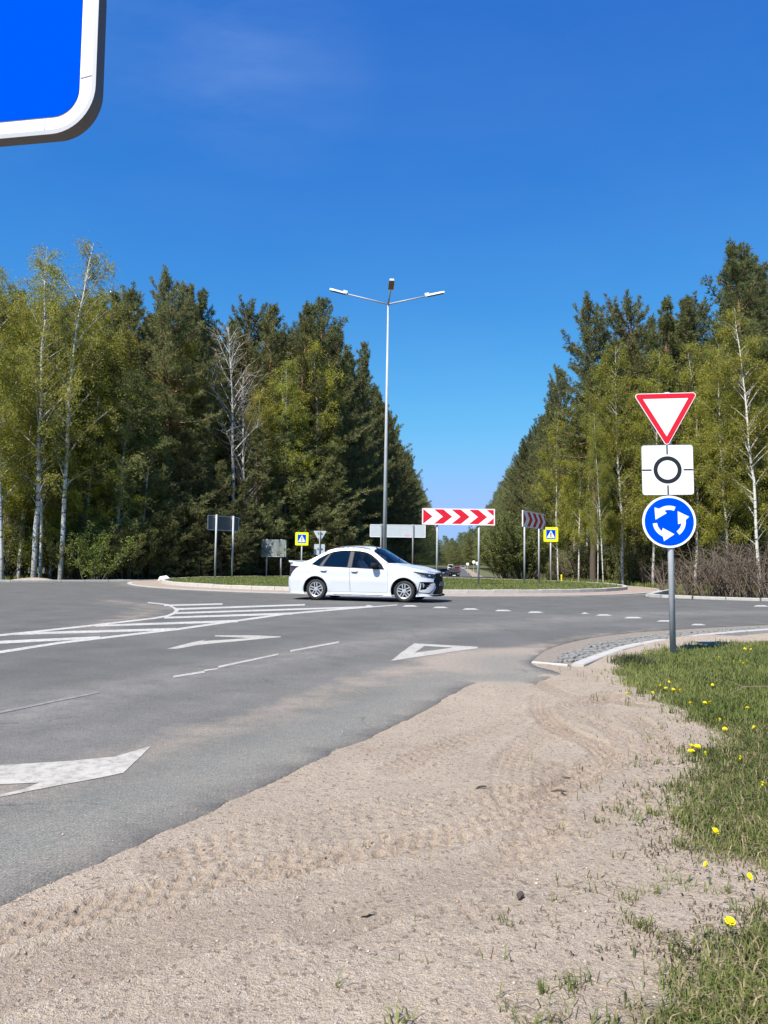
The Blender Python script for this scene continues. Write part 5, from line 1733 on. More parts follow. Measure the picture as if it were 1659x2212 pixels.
# top edge of the wall, by arc position
_te = [(0, .80), (CS.sX(3.24), .805), (SX(3.1), .825), (SX(2.9), .865), (SX(2.7), .905), (SX(2.45), .935), (SX(2.2), .955), (SX(2.06), .985), (SX(1.95), 1.045), (SX(1.75), 1.19), (SX(1.55), 1.325),
       (SX(1.40), 1.385), (SX(1.2), 1.415), (SX(.95), 1.43), (SX(.7), 1.425), (SX(.48), 1.402), (SX(.30), 1.355), (SX(.12), 1.27), (SX(-.05), 1.175), (SX(-.2), 1.095), (SX(-.33), 1.045), (SX(-.5), 1.025), (SX(-.75), 1.02), (CS.S, 1.03)]
def ztop(ss): return np.interp(ss, [a for a, b in _te], [b for a, b in _te])
def zbot(ss):
    return np.interp(ss, [0, CS.sX(3.0), SX(2.85), SX(2.1), SX(.4), SX(-.36), CS.S], [.165, .165, .16, .135, .135, .165, .20])
ss_ = np.linspace(0, CS.S, 150)
outer_w = [(a, float(zbot(a))) for a in ss_] + [(a, float(ztop(a))) for a in ss_[::-1]]
def arcpoly(ax, r, n=30):
    c = SX(ax)
    return [(SX(ax + r * math.cos(t)), .30 + r * math.sin(t)) for t in np.linspace(0, 2 * math.pi, n, endpoint=False)]
def smp(P, n=5):
    return [(p.x, p.y) for p in spline([Vector((*q, 0)) for q in P], n, True)]
def side(P): return [(SX(a), b) for a, b in P]
def densify(P, step=.06):
    out = []
    for i in range(len(P)):
        a, b = P[i], P[(i + 1) % len(P)]
        n = max(1, int(math.hypot(b[0] - a[0], b[1] - a[1]) / step))
        for k in range(n): out.append((a[0] + (b[0] - a[0]) * k / n, a[1] + (b[1] - a[1]) * k / n))
    return out
def inset(P, d):
    n = len(P); A = sum(P[i][0] * P[(i + 1) % n][1] - P[(i + 1) % n][0] * P[i][1] for i in range(n))
    sg = 1 if A > 0 else -1
    out = []
    for i in range(n):
        p0, p1, p2 = Vector(P[i - 1]), Vector(P[i]), Vector(P[(i + 1) % n])
        a = (p1 - p0).normalized(); b = (p2 - p1).normalized()
        na, nb = Vector((-a.y, a.x)) * sg, Vector((-b.y, b.x)) * sg
        m = (na + nb); m = m.normalized() if m.length > 1e-6 else na
        k = d / max(.4, m.dot(na))
        out.append(tuple(p1 + m * k))
    return out
surround = side([(-.15, .965), (.10, .905), (.5, .897), (1.0, .885), (1.5, .865), (1.945, .85), (1.86, .98), (1.72, 1.11), (1.55, 1.235), (1.40, 1.305), (1.2, 1.34), (.95, 1.355), (.68, 1.352), (.44, 1.315), (.25, 1.245), (.04, 1.125)])
g_quarter = side([(-.10, .972), (.075, .932), (.15, 1.05), (.27, 1.225), (.22, 1.205), (.05, 1.105)])
pil_c = side([(.095, .928), (.195, .924), (.25, 1.05), (.375, 1.265), (.33, 1.25), (.17, 1.05)])
g_rear = side([(.215, .923), (.885, .905), (.905, 1.328), (.68, 1.322), (.47, 1.288), (.385, 1.24), (.27, 1.05)])
pil_b = side([(.905, .905), (1.015, .902), (1.03, 1.328), (.925, 1.33)])
g_front = side([(1.04, .902), (1.5, .888), (1.90, .872), (1.80, .985), (1.68, 1.09), (1.52, 1.205), (1.38, 1.272), (1.2, 1.312), (1.05, 1.324)])
door_f = side([(1.0, .24), (2.02, .24), (2.045, .5), (2.03, .83), (1.96, .885), (1.86, 1.0), (1.70, 1.145), (1.55, 1.26), (1.40, 1.33), (1.2, 1.367), (.985, 1.382), (.975, .9), (.985, .5)])
door_r = side([(.36, .24), (.985, .24), (.972, .5), (.962, .9), (.97, 1.382), (.68, 1.378), (.42, 1.338), (.27, 1.265), (.13, 1.06), (.075, .9), (.09, .78), (.19, .62), (.31, .46), (.345, .33)])
flap = [(SX(-.17 + .078 * math.cos(t)), .80 + .074 * math.sin(t)) for t in np.linspace(0, 2 * math.pi, 16, endpoint=False)]
sill = side([(.50, .160), (1.92, .160), (1.92, .176), (.50, .176)])
head = [(CS.sX(2.72), .800), (CS.sX(2.80), .775), (CS.sX(2.95), .695), (CS.sX(3.08), .650), (CS.sX(3.19), .635), (CS.sX(3.245), .64), (CS.sX(3.262), .70), (CS.sX(3.262), .745), (CS.sX(3.2), .757), (CS.sX(3.05), .775), (CS.sX(2.88), .795), (CS.sX(2.76), .812)]
sH = CS.sX(3.262)
grille = [(-.02, .772), (sH - .12, .770), (sH, .748), (sH + .005, .66), (sH + .09, .60), (sH + .10, .56), (sH + .0, .40), (sH + .12, .24), (sH + .10, .215), (-.02, .215)]
plate_ = [(-.02, .435), (.26, .435), (.26, .545), (-.02, .545)]
fogA = [(CS.sX(2.90), .545), (CS.sX(2.87), .42), (CS.sX(2.845), .30), (CS.sX(2.875), .25), (CS.sX(3.13), .235), (CS.sX(3.22), .33), (CS.sX(3.255), .47), (CS.sX(3.245), .53), (CS.sX(3.12), .545)]
fogW = inset(fogA, .022)
fogB = [(CS.sX(2.93), .52), (CS.sX(2.925), .41), (CS.sX(2.905), .33), (CS.sX(3.02), .345), (CS.sX(3.075), .37), (CS.sX(3.06), .395), (CS.sX(3.13), .415), (CS.sX(3.09), .44), (CS.sX(3.165), .465), (CS.sX(3.12), .485), (CS.sX(3.225), .52), (CS.sX(3.08), .535)]
split_ = [(-.02, .165), (CS.sX(3.20), .165), (CS.sX(3.10), .205), (-.02, .21)]
taill = [(SX(-.50), .905), (SX(-.60), .87), (SX(-.74), .74), (SX(-.80), .63), (CS.sY(.42, True), .65), (CS.sY(.40, True), .90), (SX(-.78), .925)]
bump_r = side([(-.355, .45), (-.355, .452)])
REG = [('hole', arcpoly(0, .345)), ('hole', arcpoly(2.476, .350)),
       ('quarter_window', g_quarter), ('pillar_trim', pil_c), ('rear_door_window', g_rear), ('pillar_trim', pil_b), ('front_door_window', g_front), ('window_surround', surround),
       ('fuel_flap', inset(flap, .004)), ('seam', flap),
       ('front_door', inset(door_f, .005)), ('seam', door_f), ('rear_door', inset(door_r, .005)), ('seam', door_r),
       ('sill_strip', sill), ('headlight', head), ('number_plate', plate_), ('grille', grille), ('fog_lamp_recess', fogB), ('fog_trim', fogW), ('fog_outline', fogA), ('splitter', split_), ('tail_light', taill)]
vs = [Vector(p) for p in outer_w]
ed = [(i, (i + 1) % len(vs)) for i in range(len(vs))]
for nm_, P in REG:
    P = densify(P, .05) if nm_ != 'fuel_flap' else P
    b = len(vs); vs += [Vector(p) for p in P]; ed += [(b + i, b + (i + 1) % len(P)) for i in range(len(P))]
gx, gy = np.meshgrid(np.arange(.02, CS.S, .045), np.arange(.15, 1.42, .035))
for a, b in zip(gx.ravel(), gy.ravel()):
    if b > zbot(a) + .01 and b < ztop(a) - .012: vs.append(Vector((a + random.uniform(-.002, .002), b + random.uniform(-.002, .002))))
r = delaunay_2d_cdt(vs, ed, [], 0, 1e-5)
WV = np.array([(v.x, v.y) for v in r[0]]); WT = np.array([f for f in r[2] if len(f) == 3])
C = WV[WT].mean(1)
ok = pip(C[:, 0], C[:, 1], outer_w)
cls = np.array(['body'] * len(WT), dtype=object); cls[~ok] = 'out'
done = ~ok
for nm_, P in REG:
    m = pip(C[:, 0], C[:, 1], P) & ~done
    cls[m] = nm_; done |= m
wx, wy, wz = CS.pt(WV[:, 0], WV[:, 1])
BASEP = np.stack([wx, wy, wz], 1)
OFF = {'seam': -.010, 'grille': -.016, 'fog_lamp_recess': -.030, 'fog_outline': -.010, 'fog_trim': .010, 'sill_strip': -.006, 'headlight': .004, 'tail_light': .012, 'number_plate': .012, 'splitter': .030,
       'quarter_window': -.004, 'rear_door_window': -.006, 'front_door_window': -.008, 'pillar_trim': -.001, 'window_surround': .002}
MAT = {'body': 'car_white', 'front_door': 'car_white', 'rear_door': 'car_white', 'fuel_flap': 'car_white', 'seam': 'seam', 'grille': 'gloss_black', 'fog_lamp_recess': 'car_black', 'fog_outline': 'car_black', 'fog_trim': 'car_white',
       'sill_strip': 'car_black', 'headlight': 'lens', 'tail_light': 'tail', 'number_plate': 'plate', 'splitter': 'car_black', 'quarter_window': 'glass_dark', 'rear_door_window': 'glass_dark', 'front_door_window': 'glass_mid',
       'pillar_trim': 'pillar', 'window_surround': 'car_black'}

# car placement
CAR_SC = 1.035
cyaw = math.radians(-16.5)
rw = at(682, 1294, 21.75)
car = empty('sedan_car', (0, 0, 0), cyaw)
tag(car, 'white four door saloon car crossing the roundabout, driver inside', 'car')
car.scale = (CAR_SC,) * 3
# near side is the right hand side (-y); rear wheel contact at y=-.78
loc = Vector((rw.x, 21.75, 0)) - Matrix.Rotation(cyaw, 3, 'Z') @ Vector((0, -.80, 0)) * CAR_SC
car.location = (loc.x, loc.y, 0.006)

def part(name, V, Fc, mat, parent=car, smoothf=True):
    return obj(name, mesh_np(name, V, Fc, M[mat], smoothf=smoothf), parent)
def sub(T):
    u, inv = np.unique(T, return_inverse=True); return u, inv.reshape(T.shape)
Tb = WT[(cls == 'body')]
body_pieces = {}
for nm_ in sorted(set(cls)):
    if nm_ in ('out', 'hole', 'body'): continue
    T0 = WT[cls == nm_]
    u, T = sub(T0)
    xx, yy, zz = CS.pt(WV[u, 0], WV[u, 1], OFF.get(nm_, 0.0))
    V = np.stack([xx, yy, zz], 1)
    for sg in (-1, 1):
        Vs = V * np.array([1, sg, 1])
        F = T if sg < 0 else T[:, ::-1]
        n_ = {'seam': 'panel_gap', 'fog_trim': 'fog_lamp_trim', 'fog_outline': 'fog_lamp_outline'}.get(nm_, nm_)
        if nm_ in ('grille', 'number_plate', 'splitter'):
            if sg > 0: continue
            V2_ = np.concatenate([V * np.array([1, -1, 1]), V]); F2_ = np.concatenate([T, T[:, ::-1] + len(V)])
            part(n_, V2_, F2_, MAT[nm_])
        else:
            body_pieces[(nm_, sg)] = part(n_, Vs, F, MAT[nm_])

# upper skin: bonnet, screens, roof, boot
nE = 220
se = np.linspace(0, CS.S, nE)
ex, ey, ez = CS.pt(se, ztop(se))
ey[0] = 0; ey[-1] = 0
zc_tab = [(3.32, .80), (3.20, .812), (3.05, .862), (2.9, .905), (2.65, .958), (2.36, 1.005), (2.34, 1.015), (1.70, 1.405), (1.55, 1.455), (1.30, 1.487), (.95, 1.497), (.6, 1.482), (.35, 1.445), (.26, 1.42), (-.33, 1.085), (-.42, 1.065), (-.6, 1.055), (-.85, 1.047), (-.98, 1.03)]
def zc(X):
    a = [p[0] for p in zc_tab][::-1]; b = [p[1] for p in zc_tab][::-1]
    s_ = 0
    for dx in (-.05, -.025, 0, .025, .05): s_ = s_ + np.interp(X + dx, a, b)
    return s_ / 5
o = np.argsort(-ex)
def edge_y(X): return np.interp(-X, -ex[o], ey[o])
def edge_z(X): return np.interp(-X, -ex[o], ez[o])
def top_z(X, Y):
    yb = np.maximum(edge_y(X), 1e-3); zb = edge_z(X); t = np.clip(np.abs(Y) / yb, 0, 1)
    return zb + (zc(X) - zb) * (1 - t ** 2.4)
ws = [(2.325, 0), (2.31, .25), (2.26, .48), (2.15, .65), (2.03, .725), (1.80, .655), (1.60, .585), (1.575, .50), (1.63, .25), (1.645, 0)]
ws_full = [(x_, -y_) for x_, y_ in ws] + [(x_, y_) for x_, y_ in ws[::-1]][1:-1]
rwn = [(-.30, 0), (-.285, .3), (-.24, .52), (-.12, .575), (.10, .535), (.255, .47), (.27, .25), (.275, 0)]
rw_full = [(x_, -y_) for x_, y_ in rwn] + [(x_, y_) for x_, y_ in rwn[::-1]][1:-1]
bon = [(2.36, 0), (2.345, .28), (2.29, .52), (2.17, .72), (2.3, .755), (2.6, .74), (2.9, .69), (3.05, .60), (3.15, .42), (3.19, 0)]
bon_full = [(x_, -y_) for x_, y_ in bon] + [(x_, y_) for x_, y_ in bon[::-1]][1:-1]
boot = [(-.36, 0), (-.35, .45), (-.33, .60), (-.5, .66), (-.74, .64), (-.9, .50), (-.94, .2), (-.945, 0)]
boot_full = [(x_, -y_) for x_, y_ in boot] + [(x_, y_) for x_, y_ in boot[::-1]][1:-1]
outl = [(a, -b) for a, b in zip(ex, ey)] + [(a, b) for a, b in zip(ex[::-1], ey[::-1])][1:-1]
TR = [('windscreen', ws_full), ('windscreen_seal', inset(ws_full, -.018)), ('rear_window', rw_full), ('windscreen_seal', inset(rw_full, -.015)), ('bonnet', inset(bon_full, .004)), ('seam', inset(bon_full, -.003)),
      ('boot_lid', inset(boot_full, .004)), ('seam', inset(boot_full, -.003))]
vs = [Vector(p) for p in outl]; ed = [(i, (i + 1) % len(vs)) for i in range(len(vs))]
for nm_, P in TR:
    P = densify(P, .06); b = len(vs); vs += [Vector(p) for p in P]; ed += [(b + i, b + (i + 1) % len(P)) for i in range(len(P))]
gx, gy = np.meshgrid(np.arange(-.95, 3.3, .05), np.arange(-.82, .83, .05))
g_ = np.stack([gx.ravel(), gy.ravel()], 1); g_ = g_[np.abs(g_[:, 1]) < edge_y(g_[:, 0]) - .015]
vs += [Vector((float(a) + random.uniform(-.003, .003), float(b) + random.uniform(-.003, .003))) for a, b in g_]
r = delaunay_2d_cdt(vs, ed, [], 0, 1e-6)
UV_ = np.array([(v.x, v.y) for v in r[0]]); UT = np.array([f for f in r[2] if len(f) == 3])
C = UV_[UT].mean(1); ok = pip(C[:, 0], C[:, 1], outl)
c2 = np.array(['body'] * len(UT), dtype=object); c2[~ok] = 'out'; done = ~ok
for nm_, P in TR:
    m = pip(C[:, 0], C[:, 1], P) & ~done; c2[m] = nm_; done |= m
UZ = top_z(UV_[:, 0], UV_[:, 1])
# bonnet creases
crease = .010 * np.exp(-((np.abs(UV_[:, 1]) - (.42 + .10 * (2.9 - UV_[:, 0]))) / .05) ** 2) * smooth(2.3, 2.5, UV_[:, 0]) * (1 - smooth(3.0, 3.2, UV_[:, 0]))
UP = np.column_stack([UV_, UZ + crease])
T_up = UT[c2 == 'body']
# one body shell: wall of both sides plus the fixed upper skin, welded
u1, t1 = sub(Tb); u2_, t2 = sub(T_up)
V = np.concatenate([BASEP[u1] * [1, -1, 1], BASEP[u1], UP[u2_]])
F = np.concatenate([t1, t1[:, ::-1] + len(u1), t2 + 2 * len(u1)])
key = {}
idx = np.zeros(len(V), int)
for i, p in enumerate(np.round(V / .004).astype(int)):
    idx[i] = key.setdefault(tuple(p), i)
F = idx[F]
F = F[(F[:, 0] != F[:, 1]) & (F[:, 1] != F[:, 2]) & (F[:, 0] != F[:, 2])]
u, F = sub(F)
shell = part('body', V[u], F, 'car_white')
for nm_, mt, off in (('windscreen', 'glass_ws', -.003), ('windscreen_seal', 'car_black', .001), ('rear_window', 'glass_dark', -.003), ('bonnet', 'car_white', 0), ('boot_lid', 'car_white', 0), ('seam', 'seam', -.008)):
    T0 = UT[c2 == nm_]; u, T = sub(T0)
    if len(T0): part({'seam': 'panel_gap'}.get(nm_, nm_), UP[u] + [0, 0, off], T, mt)

# boot spoiler lip
mb = MB(); nS = 16; V = []; Fc = []
for k in range(nS + 1):
    yy = -.70 + 1.40 * k / nS
    xe = -.97 + .20 * abs(yy / .75) ** 2.6
    zz = 1.03
    V += [(xe + .24, yy * .97, zz - .002), (xe + .02, yy, zz + .030), (xe - .045, yy, zz + .034), (xe - .050, yy, zz + .012), (xe - .005, yy, zz - .04), (xe + .10, yy, zz - .06)]
for k in range(nS):
    for j in range(6):
        a = k * 6 + j; b = k * 6 + (j + 1) % 6
        Fc.append((a, b, b + 6, a + 6))
Fc += [tuple(range(5, -1, -1)), tuple(nS * 6 + j for j in range(6))]
mb.add(V, Fc).build('boot_spoiler', M['car_white'], car, True)

# under body, wheel wells, cabin
mb = MB(); mb.box((1.16, 0, .25), (3.9, 1.2, .10)); mb.box((1.2, 0, .21), (1.7, 1.60, .08)); mb.build('underbody', M['interior'], car)
for ax in (0, 2.476):
    for sg in (-1, 1):
        V = []; Fc = []; n_ = 20
        for k in range(n_ + 1):
            t = math.pi * (-.06 + 1.12 * k / n_)
            V += [(ax + .365 * math.cos(t), sg * .845, .30 + .365 * math.sin(t)), (ax + .365 * math.cos(t), sg * .50, .30 + .365 * math.sin(t)), (ax, sg * .50, .30)]
        for k in range(n_):
            b = k * 3; Fc += [(b, b + 3, b + 4, b + 1), (b + 1, b + 4, b + 5)]
        MB().add(V, Fc).build('wheel_well', M['interior'], car)
        # arch lip
        V = []; Fc = []
        for k in range(n_ + 1):
            t = math.pi * (-.10 + 1.2 * k / n_)
            for rr_ in (.338, .352):
                xq = ax + rr_ * math.cos(t); zq = max(.16, .30 + rr_ * math.sin(t))
                px_, py_, _ = CS.pt(SX(xq), zq, .004)
                V.append((float(px_), float(py_) * sg * 1.0, zq))
        for k in range(n_): Fc.append((2 * k, 2 * k + 1, 2 * k + 3, 2 * k + 2))
        MB().add(V, Fc).build('arch_lip', M['car_black'], car)
cab = MB(); cab.box((1.95, 0, .80), (.42, 1.35, .22)); cab.box((1.15, 0, .42), (2.2, 1.4, .18)); cab.build('dashboard', M['interior'], car)
for sy in (-.36, .36):
    st_ = MB(); st_.box((1.05, sy, .55), (.50, .50, .16)); st_.box((.78, sy, .82), (.16, .48, .60), Matrix.Rotation(-.22, 3, 'Y')); st_.box((.70, sy, 1.18), (.10, .26, .16)); st_.build('front_seat', M['interior'], car)
rs = MB(); rs.box((.22, 0, .55), (.5, 1.25, .18)); rs.box((-.08, 0, .82), (.16, 1.25, .58), Matrix.Rotation(-.3, 3, 'Y')); rs.build('rear_seat', M['interior'], car)
stw = MB(); stw.tube([(1.55 + .06 * math.sin(t), .36 + .18 * math.cos(t), .88 + .17 * math.sin(t)) for t in np.linspace(0, 2 * math.pi, 25)], .014, 6); stw.build('steering_wheel', M['car_black'], car)

# wheels
def wheel(ax, sg):
    y0 = sg * .80
    w = empty('wheel'); w.parent = car; w.location = (ax, y0, .292); 
    if sg > 0: w.rotation_euler = (0, 0, math.pi)
    prof = [(.192, .0), (.205, -.006), (.235, -.012), (.262, -.008), (.280, .006), (.290, .030), (.292, .085), (.290, .14), (.280, .165), (.235, .18), (.19, .17)]
    n_ = 48; V = []; Fc = []
    for k in range(n_):
        t = 2 * math.pi * k / n_
        for r_, y_ in prof: V.append((r_ * math.cos(t), y_, r_ * math.sin(t)))
    m_ = len(prof)
    for k in range(n_):
        for j in range(m_ - 1):
            a = k * m_ + j; b = ((k + 1) % n_) * m_ + j
            Fc.append((a, a + 1, b + 1, b))
    MB().add(V, Fc).build('tyre', M['tyre'], w, True)
    prof = [(.198, .010), (.200, -.002), (.190, -.004), (.176, .004), (.172, .05), (.168, .12)]
    V = []; Fc = []; m_ = len(prof)
    for k in range(n_):
        t = 2 * math.pi * k / n_
        for r_, y_ in prof: V.append((r_ * math.cos(t), y_, r_ * math.sin(t)))
    for k in range(n_):
        for j in range(m_ - 1):
            a = k * m_ + j; b = ((k + 1) % n_) * m_ + j
            Fc.append((a, a + 1, b + 1, b))
    rim = MB().add(V, Fc)
    for k in range(5):
        t0 = 2 * math.pi * k / 5 + math.pi / 2 + .1
        for dt in (-.105, .105):
            c, s_ = math.cos(t0), math.sin(t0)
            V = []
            for r_, w_, y_ in ((.045, .015, .006), (.10, .019, .002), (.180, .025, .008)):
                off = dt * .17 + dt * .25 * (r_)
                for q_, yy_ in ((-w_, y_ + .008), (-w_ * .7, y_), (w_ * .7, y_), (w_, y_ + .008), (w_, y_ + .04), (-w_, y_ + .04)):
                    V.append((r_ * c - (off * 1.6 + q_ * .75) * s_, yy_, r_ * s_ + (off * 1.6 + q_ * .75) * c))
            Fc = []
            for i_ in range(2):
                for j in range(6): a = i_ * 6 + j; b = i_ * 6 + (j + 1) % 6; Fc.append((a, b, b + 6, a + 6))
            rim.add(V, Fc)
    V = []; Fc = []
    for r_, y_ in ((.058, .012), (.055, -.002), (.03, -.006)):
        for k in range(20): t = 2 * math.pi * k / 20; V.append((r_ * math.cos(t), y_, r_ * math.sin(t)))
    for i_ in range(2):
        for k in range(20): Fc.append((i_ * 20 + k, i_ * 20 + (k + 1) % 20, i_ * 20 + 20 + (k + 1) % 20, i_ * 20 + 20 + k))
    Fc.append(tuple(range(40, 60)))
    rim.add(V, Fc)
    rim.build('rim', M['rim'], w, False)
    MB().tube([(0, .055, 0), (0, .075, 0)], .172, 24).build('brake_disc', M['rim_dark'], w)
    return w
for ax in (0, 2.476):
    for sg in (-1, 1): wheel(ax, sg)

# handles, mirrors, lamps inside the lens, wipers, aerial
for sg in (-1, 1):
    for hx, hz, pn in ((.23, .800, 'rear_door'), (1.115, .790, 'front_door')):
        x_, y_, _ = CS.pt(SX(hx), hz)
        V = []; Fc = []
        for i_, (dx, oo, hh) in enumerate(((-.10, .004, .014), (-.07, .030, .018), (.05, .034, .018), (.095, .006, .014))):
            for q_, zz in ((oo, hh), (oo - .012, hh + .006), (oo - .012, -hh), (oo, -hh)):
                V.append((float(x_) + dx, sg * (float(y_) + q_), hz + zz))
        for i_ in range(3):
            for j in range(4): a = i_ * 4 + j; b = i_ * 4 + (j + 1) % 4; Fc.append((a, b, b + 4, a + 4))
        Fc += [(0, 1, 2, 3), (12, 13, 14, 15)]
        MB().add(V, Fc).build('door_handle', M['car_white'], body_pieces[(pn, sg)], True)
        cup = MB(); cup.prism([(float(x_) - .07 + .06 * math.cos(t) + .06, hz - .018 + .028 * math.sin(t)) for t in np.linspace(0, 6.28, 14, endpoint=False)], 0, .003, lambda a, b, w, sg=sg, y_=y_: (a, sg * (float(y_) + .001 + w), b))
        cup.build('handle_cup', M['seam'], body_pieces[(pn, sg)])
    mir = empty('side_mirror'); mir.parent = car; mir.location = (0, 0, 0)
    V = []; Fc = []
    rings = [(1.60, .05, .035), (1.615, .092, .062), (1.66, .105, .075), (1.73, .095, .066), (1.78, .055, .035)]
    for xx, ry, rz_ in rings:
        for k in range(14):
            t = 2 * math.pi * k / 14
            V.append((xx, sg * (.93 + ry * math.copysign(abs(math.cos(t)) ** .7, math.cos(t))), .950 + rz_ * math.copysign(abs(math.sin(t)) ** .7, math.sin(t))))
    for i_ in range(4):
        for k in range(14): Fc.append((i_ * 14 + k, i_ * 14 + (k + 1) % 14, i_ * 14 + 14 + (k + 1) % 14, i_ * 14 + 14 + k))
    Fc += [tuple(range(13, -1, -1)), tuple(56 + k for k in range(14))]
    MB().add(V, Fc).build('mirror_shell', M['car_black'], mir, True)
    MB().add([(1.60, sg * .80, .80), (1.90, sg * .80, .87), (1.80, sg * .80, .97), (1.66, sg * .88, .90), (1.72, sg * .885, .905), (1.64, sg * .82, .79)], [(0, 1, 4, 3), (1, 2, 4), (2, 0, 3, 4), (0, 5, 1)]).build('mirror_stalk', M['car_black'], mir)
    # daytime strips and lamp in the headlight
    hl = body_pieces[('headlight', sg)]
    def onwall(P, off, th):
        V = []
        for o_ in (off, off + th):
            for s_, z_ in P:
                x_, y_, zz = CS.pt(s_, z_, o_); V.append((float(x_), sg * float(y_), float(zz)))
        n_ = len(P); Fc = [tuple(range(n_)), tuple(range(n_, 2 * n_))] + [(i, (i + 1) % n_, n_ + (i + 1) % n_, n_ + i) for i in range(n_)]
        return MB().add(V, Fc)
    for q_ in (0, .055, .11):
        onwall([(SX(2.86 + q_) , .757 - q_ * .35), (SX(2.885 + q_), .757 - q_ * .35), (SX(2.97 + q_), .672 - q_ * .1), (SX(2.945 + q_), .676 - q_ * .1)], .006, .004).build('light_strip', M['chrome'], hl)
    onwall([(CS.sX(3.13) + .03 * math.cos(t), .708 + .022 * math.sin(t)) for t in np.linspace(0, 6.28, 12, endpoint=False)], .006, .006).build('headlamp_bulb', M['chrome'], hl)
    onwall([(SX(2.955), .50), (SX(2.985), .515), (SX(3.01), .47), (SX(3.0), .40), (SX(2.975), .40), (SX(2.975), .46)], -.012, .02).build('fog_lamp', M['chrome'], body_pieces[('fog_lamp_recess', sg)])
wp = MB()
for yy in (-.45, .12):
    a = Vector((2.24 if yy < 0 else 2.30, yy, 0)); b = a + Vector((-.12, .50, 0))
    pa = Vector((a.x, a.y, float(top_z(a.x, a.y)) + .018)); pb = Vector((b.x, b.y, float(top_z(b.x, b.y)) + .022))
    wp = MB().tube([pa, pb], .008, 6); wp.build('wiper', M['car_black'], car)
MB().tube([(1.62, -.35, float(top_z(1.62, -.35))), (1.55, -.35, float(top_z(1.55, -.35)) + .035)], [.025, .008], 8).build('aerial', M['car_black'], car)
for sg in (-1, 1):
    MB().tube([(x_, sg * (float(edge_y(x_)) - .045), float(top_z(x_, edge_y(x_) - .045)) + .006) for x_ in np.linspace(1.45, .25, 12)], .012, 6).build('roof_gutter', M['car_black'], car)

# grille bars and badge
bars = 7
for k in range(bars):
    zz = .52 + .035 * k if k else .40
    V = []; Fc = []
    ks = np.linspace(-1, 1, 15)
    for kk in ks:
        s_ = abs(kk) * (sH - .02)
        for o_, dz in ((-.004, -.005), (.000, 0), (-.004, .005)):
            x_, y_, _ = CS.pt(s_, zz, o_); V.append((float(x_), math.copysign(float(y_), kk), zz + dz))
    for i_ in range(14):
        b = i_ * 3; Fc += [(b, b + 1, b + 4, b + 3), (b + 1, b + 2, b + 5, b + 4)]
    MB().add(V, Fc).build('grille_bar', M['car_black'], car)
x_, y_, _ = CS.pt(0.0, .70, .0)
MB().prism([(.055 * math.cos(t), .035 * math.sin(t)) for t in np.linspace(0, 6.28, 20, endpoint=False)], 0, .012, lambda a, b, w: (float(x_) + w - .004, a, .70 + b)).build('badge', M['chrome'], car)

# ---- the driver
def skinned(name, nodes, edges, mat, parent, sub_=2):
    me = bpy.data.meshes.new(name)
    me.from_pydata([n_[0] for n_ in nodes], edges, [])
    o_ = obj(name, me, parent)
    me.materials.append(M[mat])
    sk = o_.modifiers.new('skin', 'SKIN')
    lay = me.skin_vertices[0] if me.skin_vertices else None
    if lay is None:
        bm = __import__('bmesh').new(); bm.from_mesh(me); bm.verts.layers.skin.verify(); bm.to_mesh(me); bm.free()
        lay = me.skin_vertices[0]
    for i, n_ in enumerate(nodes):
        r_ = n_[1]; lay.data[i].radius = (r_, r_) if not isinstance(r_, tuple) else r_
    lay.data[0].use_root = True
    ssd = o_.modifiers.new('sub', 'SUBSURF'); ssd.levels = sub_; ssd.render_levels = sub_
    return o_
Mcar = Matrix.Translation(car.location) @ Matrix.Rotation(cyaw, 4, 'Z')
dp = Mcar @ Vector((1.02, .36, .64))
person = empty('person', dp, cyaw)
tag(person, 'driver in a white top with short hair seated behind the wheel of the white car', 'person')
nodes = [((0, 0, 0.02), (.15, .13)), ((-.05, 0, .18), (.14, .12)), ((-.09, 0, .36), (.17, .12)), ((-.10, 0, .46), (.10, .09)), ((-.09, 0, .52), .055),
         ((-.10, -.19, .42), .065), ((.06, -.25, .24), .05), ((.26, -.22, .26), .04), ((-.10, .19, .42), .065), ((.06, .25, .24), .05), ((.26, .22, .26), .04),
         ((.22, -.11, .0), .09), ((.46, -.13, .06), .075), ((.22, .11, .0), .09), ((.46, .13, .06), .075)]
edges = [(0, 1), (1, 2), (2, 3), (3, 4), (2, 5), (5, 6), (6, 7), (2, 8), (8, 9), (9, 10), (0, 11), (11, 12), (0, 13), (13, 14)]
skinned('body', nodes, edges, 'shirt', person)
nodes = [((-.085, 0, .50), .052), ((-.075, 0, .56), .055), ((-.06, 0, .62), (.082, .078)), ((-.065, 0, .70), (.092, .082)), ((-.07, 0, .755), (.075, .066))]
skinned('head', nodes, [(0, 1), (1, 2), (2, 3), (3, 4)], 'skin', person)
hd = MB(); hd.tube([(.015, 0, .665), (.042, 0, .635)], [.010, .018], 6); hd.build('nose', M['skin'], person, True)
hair = MB()
V = []; Fc = []
for i_ in range(6):
    ph_ = math.pi * .5 * i_ / 5.0
    for k in range(14):
        t = 2 * math.pi * k / 14
        V.append((-.082 + .100 * math.cos(ph_) * math.cos(t) * (1 if math.cos(t) < 0 else .78), .088 * math.cos(ph_) * math.sin(t), .70 + .098 * math.sin(ph_)))
for i_ in range(5):
    for k in range(14): Fc.append((i_ * 14 + k, i_ * 14 + (k + 1) % 14, i_ * 14 + 14 + (k + 1) % 14, i_ * 14 + 14 + k))
hair.add(V, Fc).build('hair', plain('light_hair', (.45, .42, .38), .9), person, True)
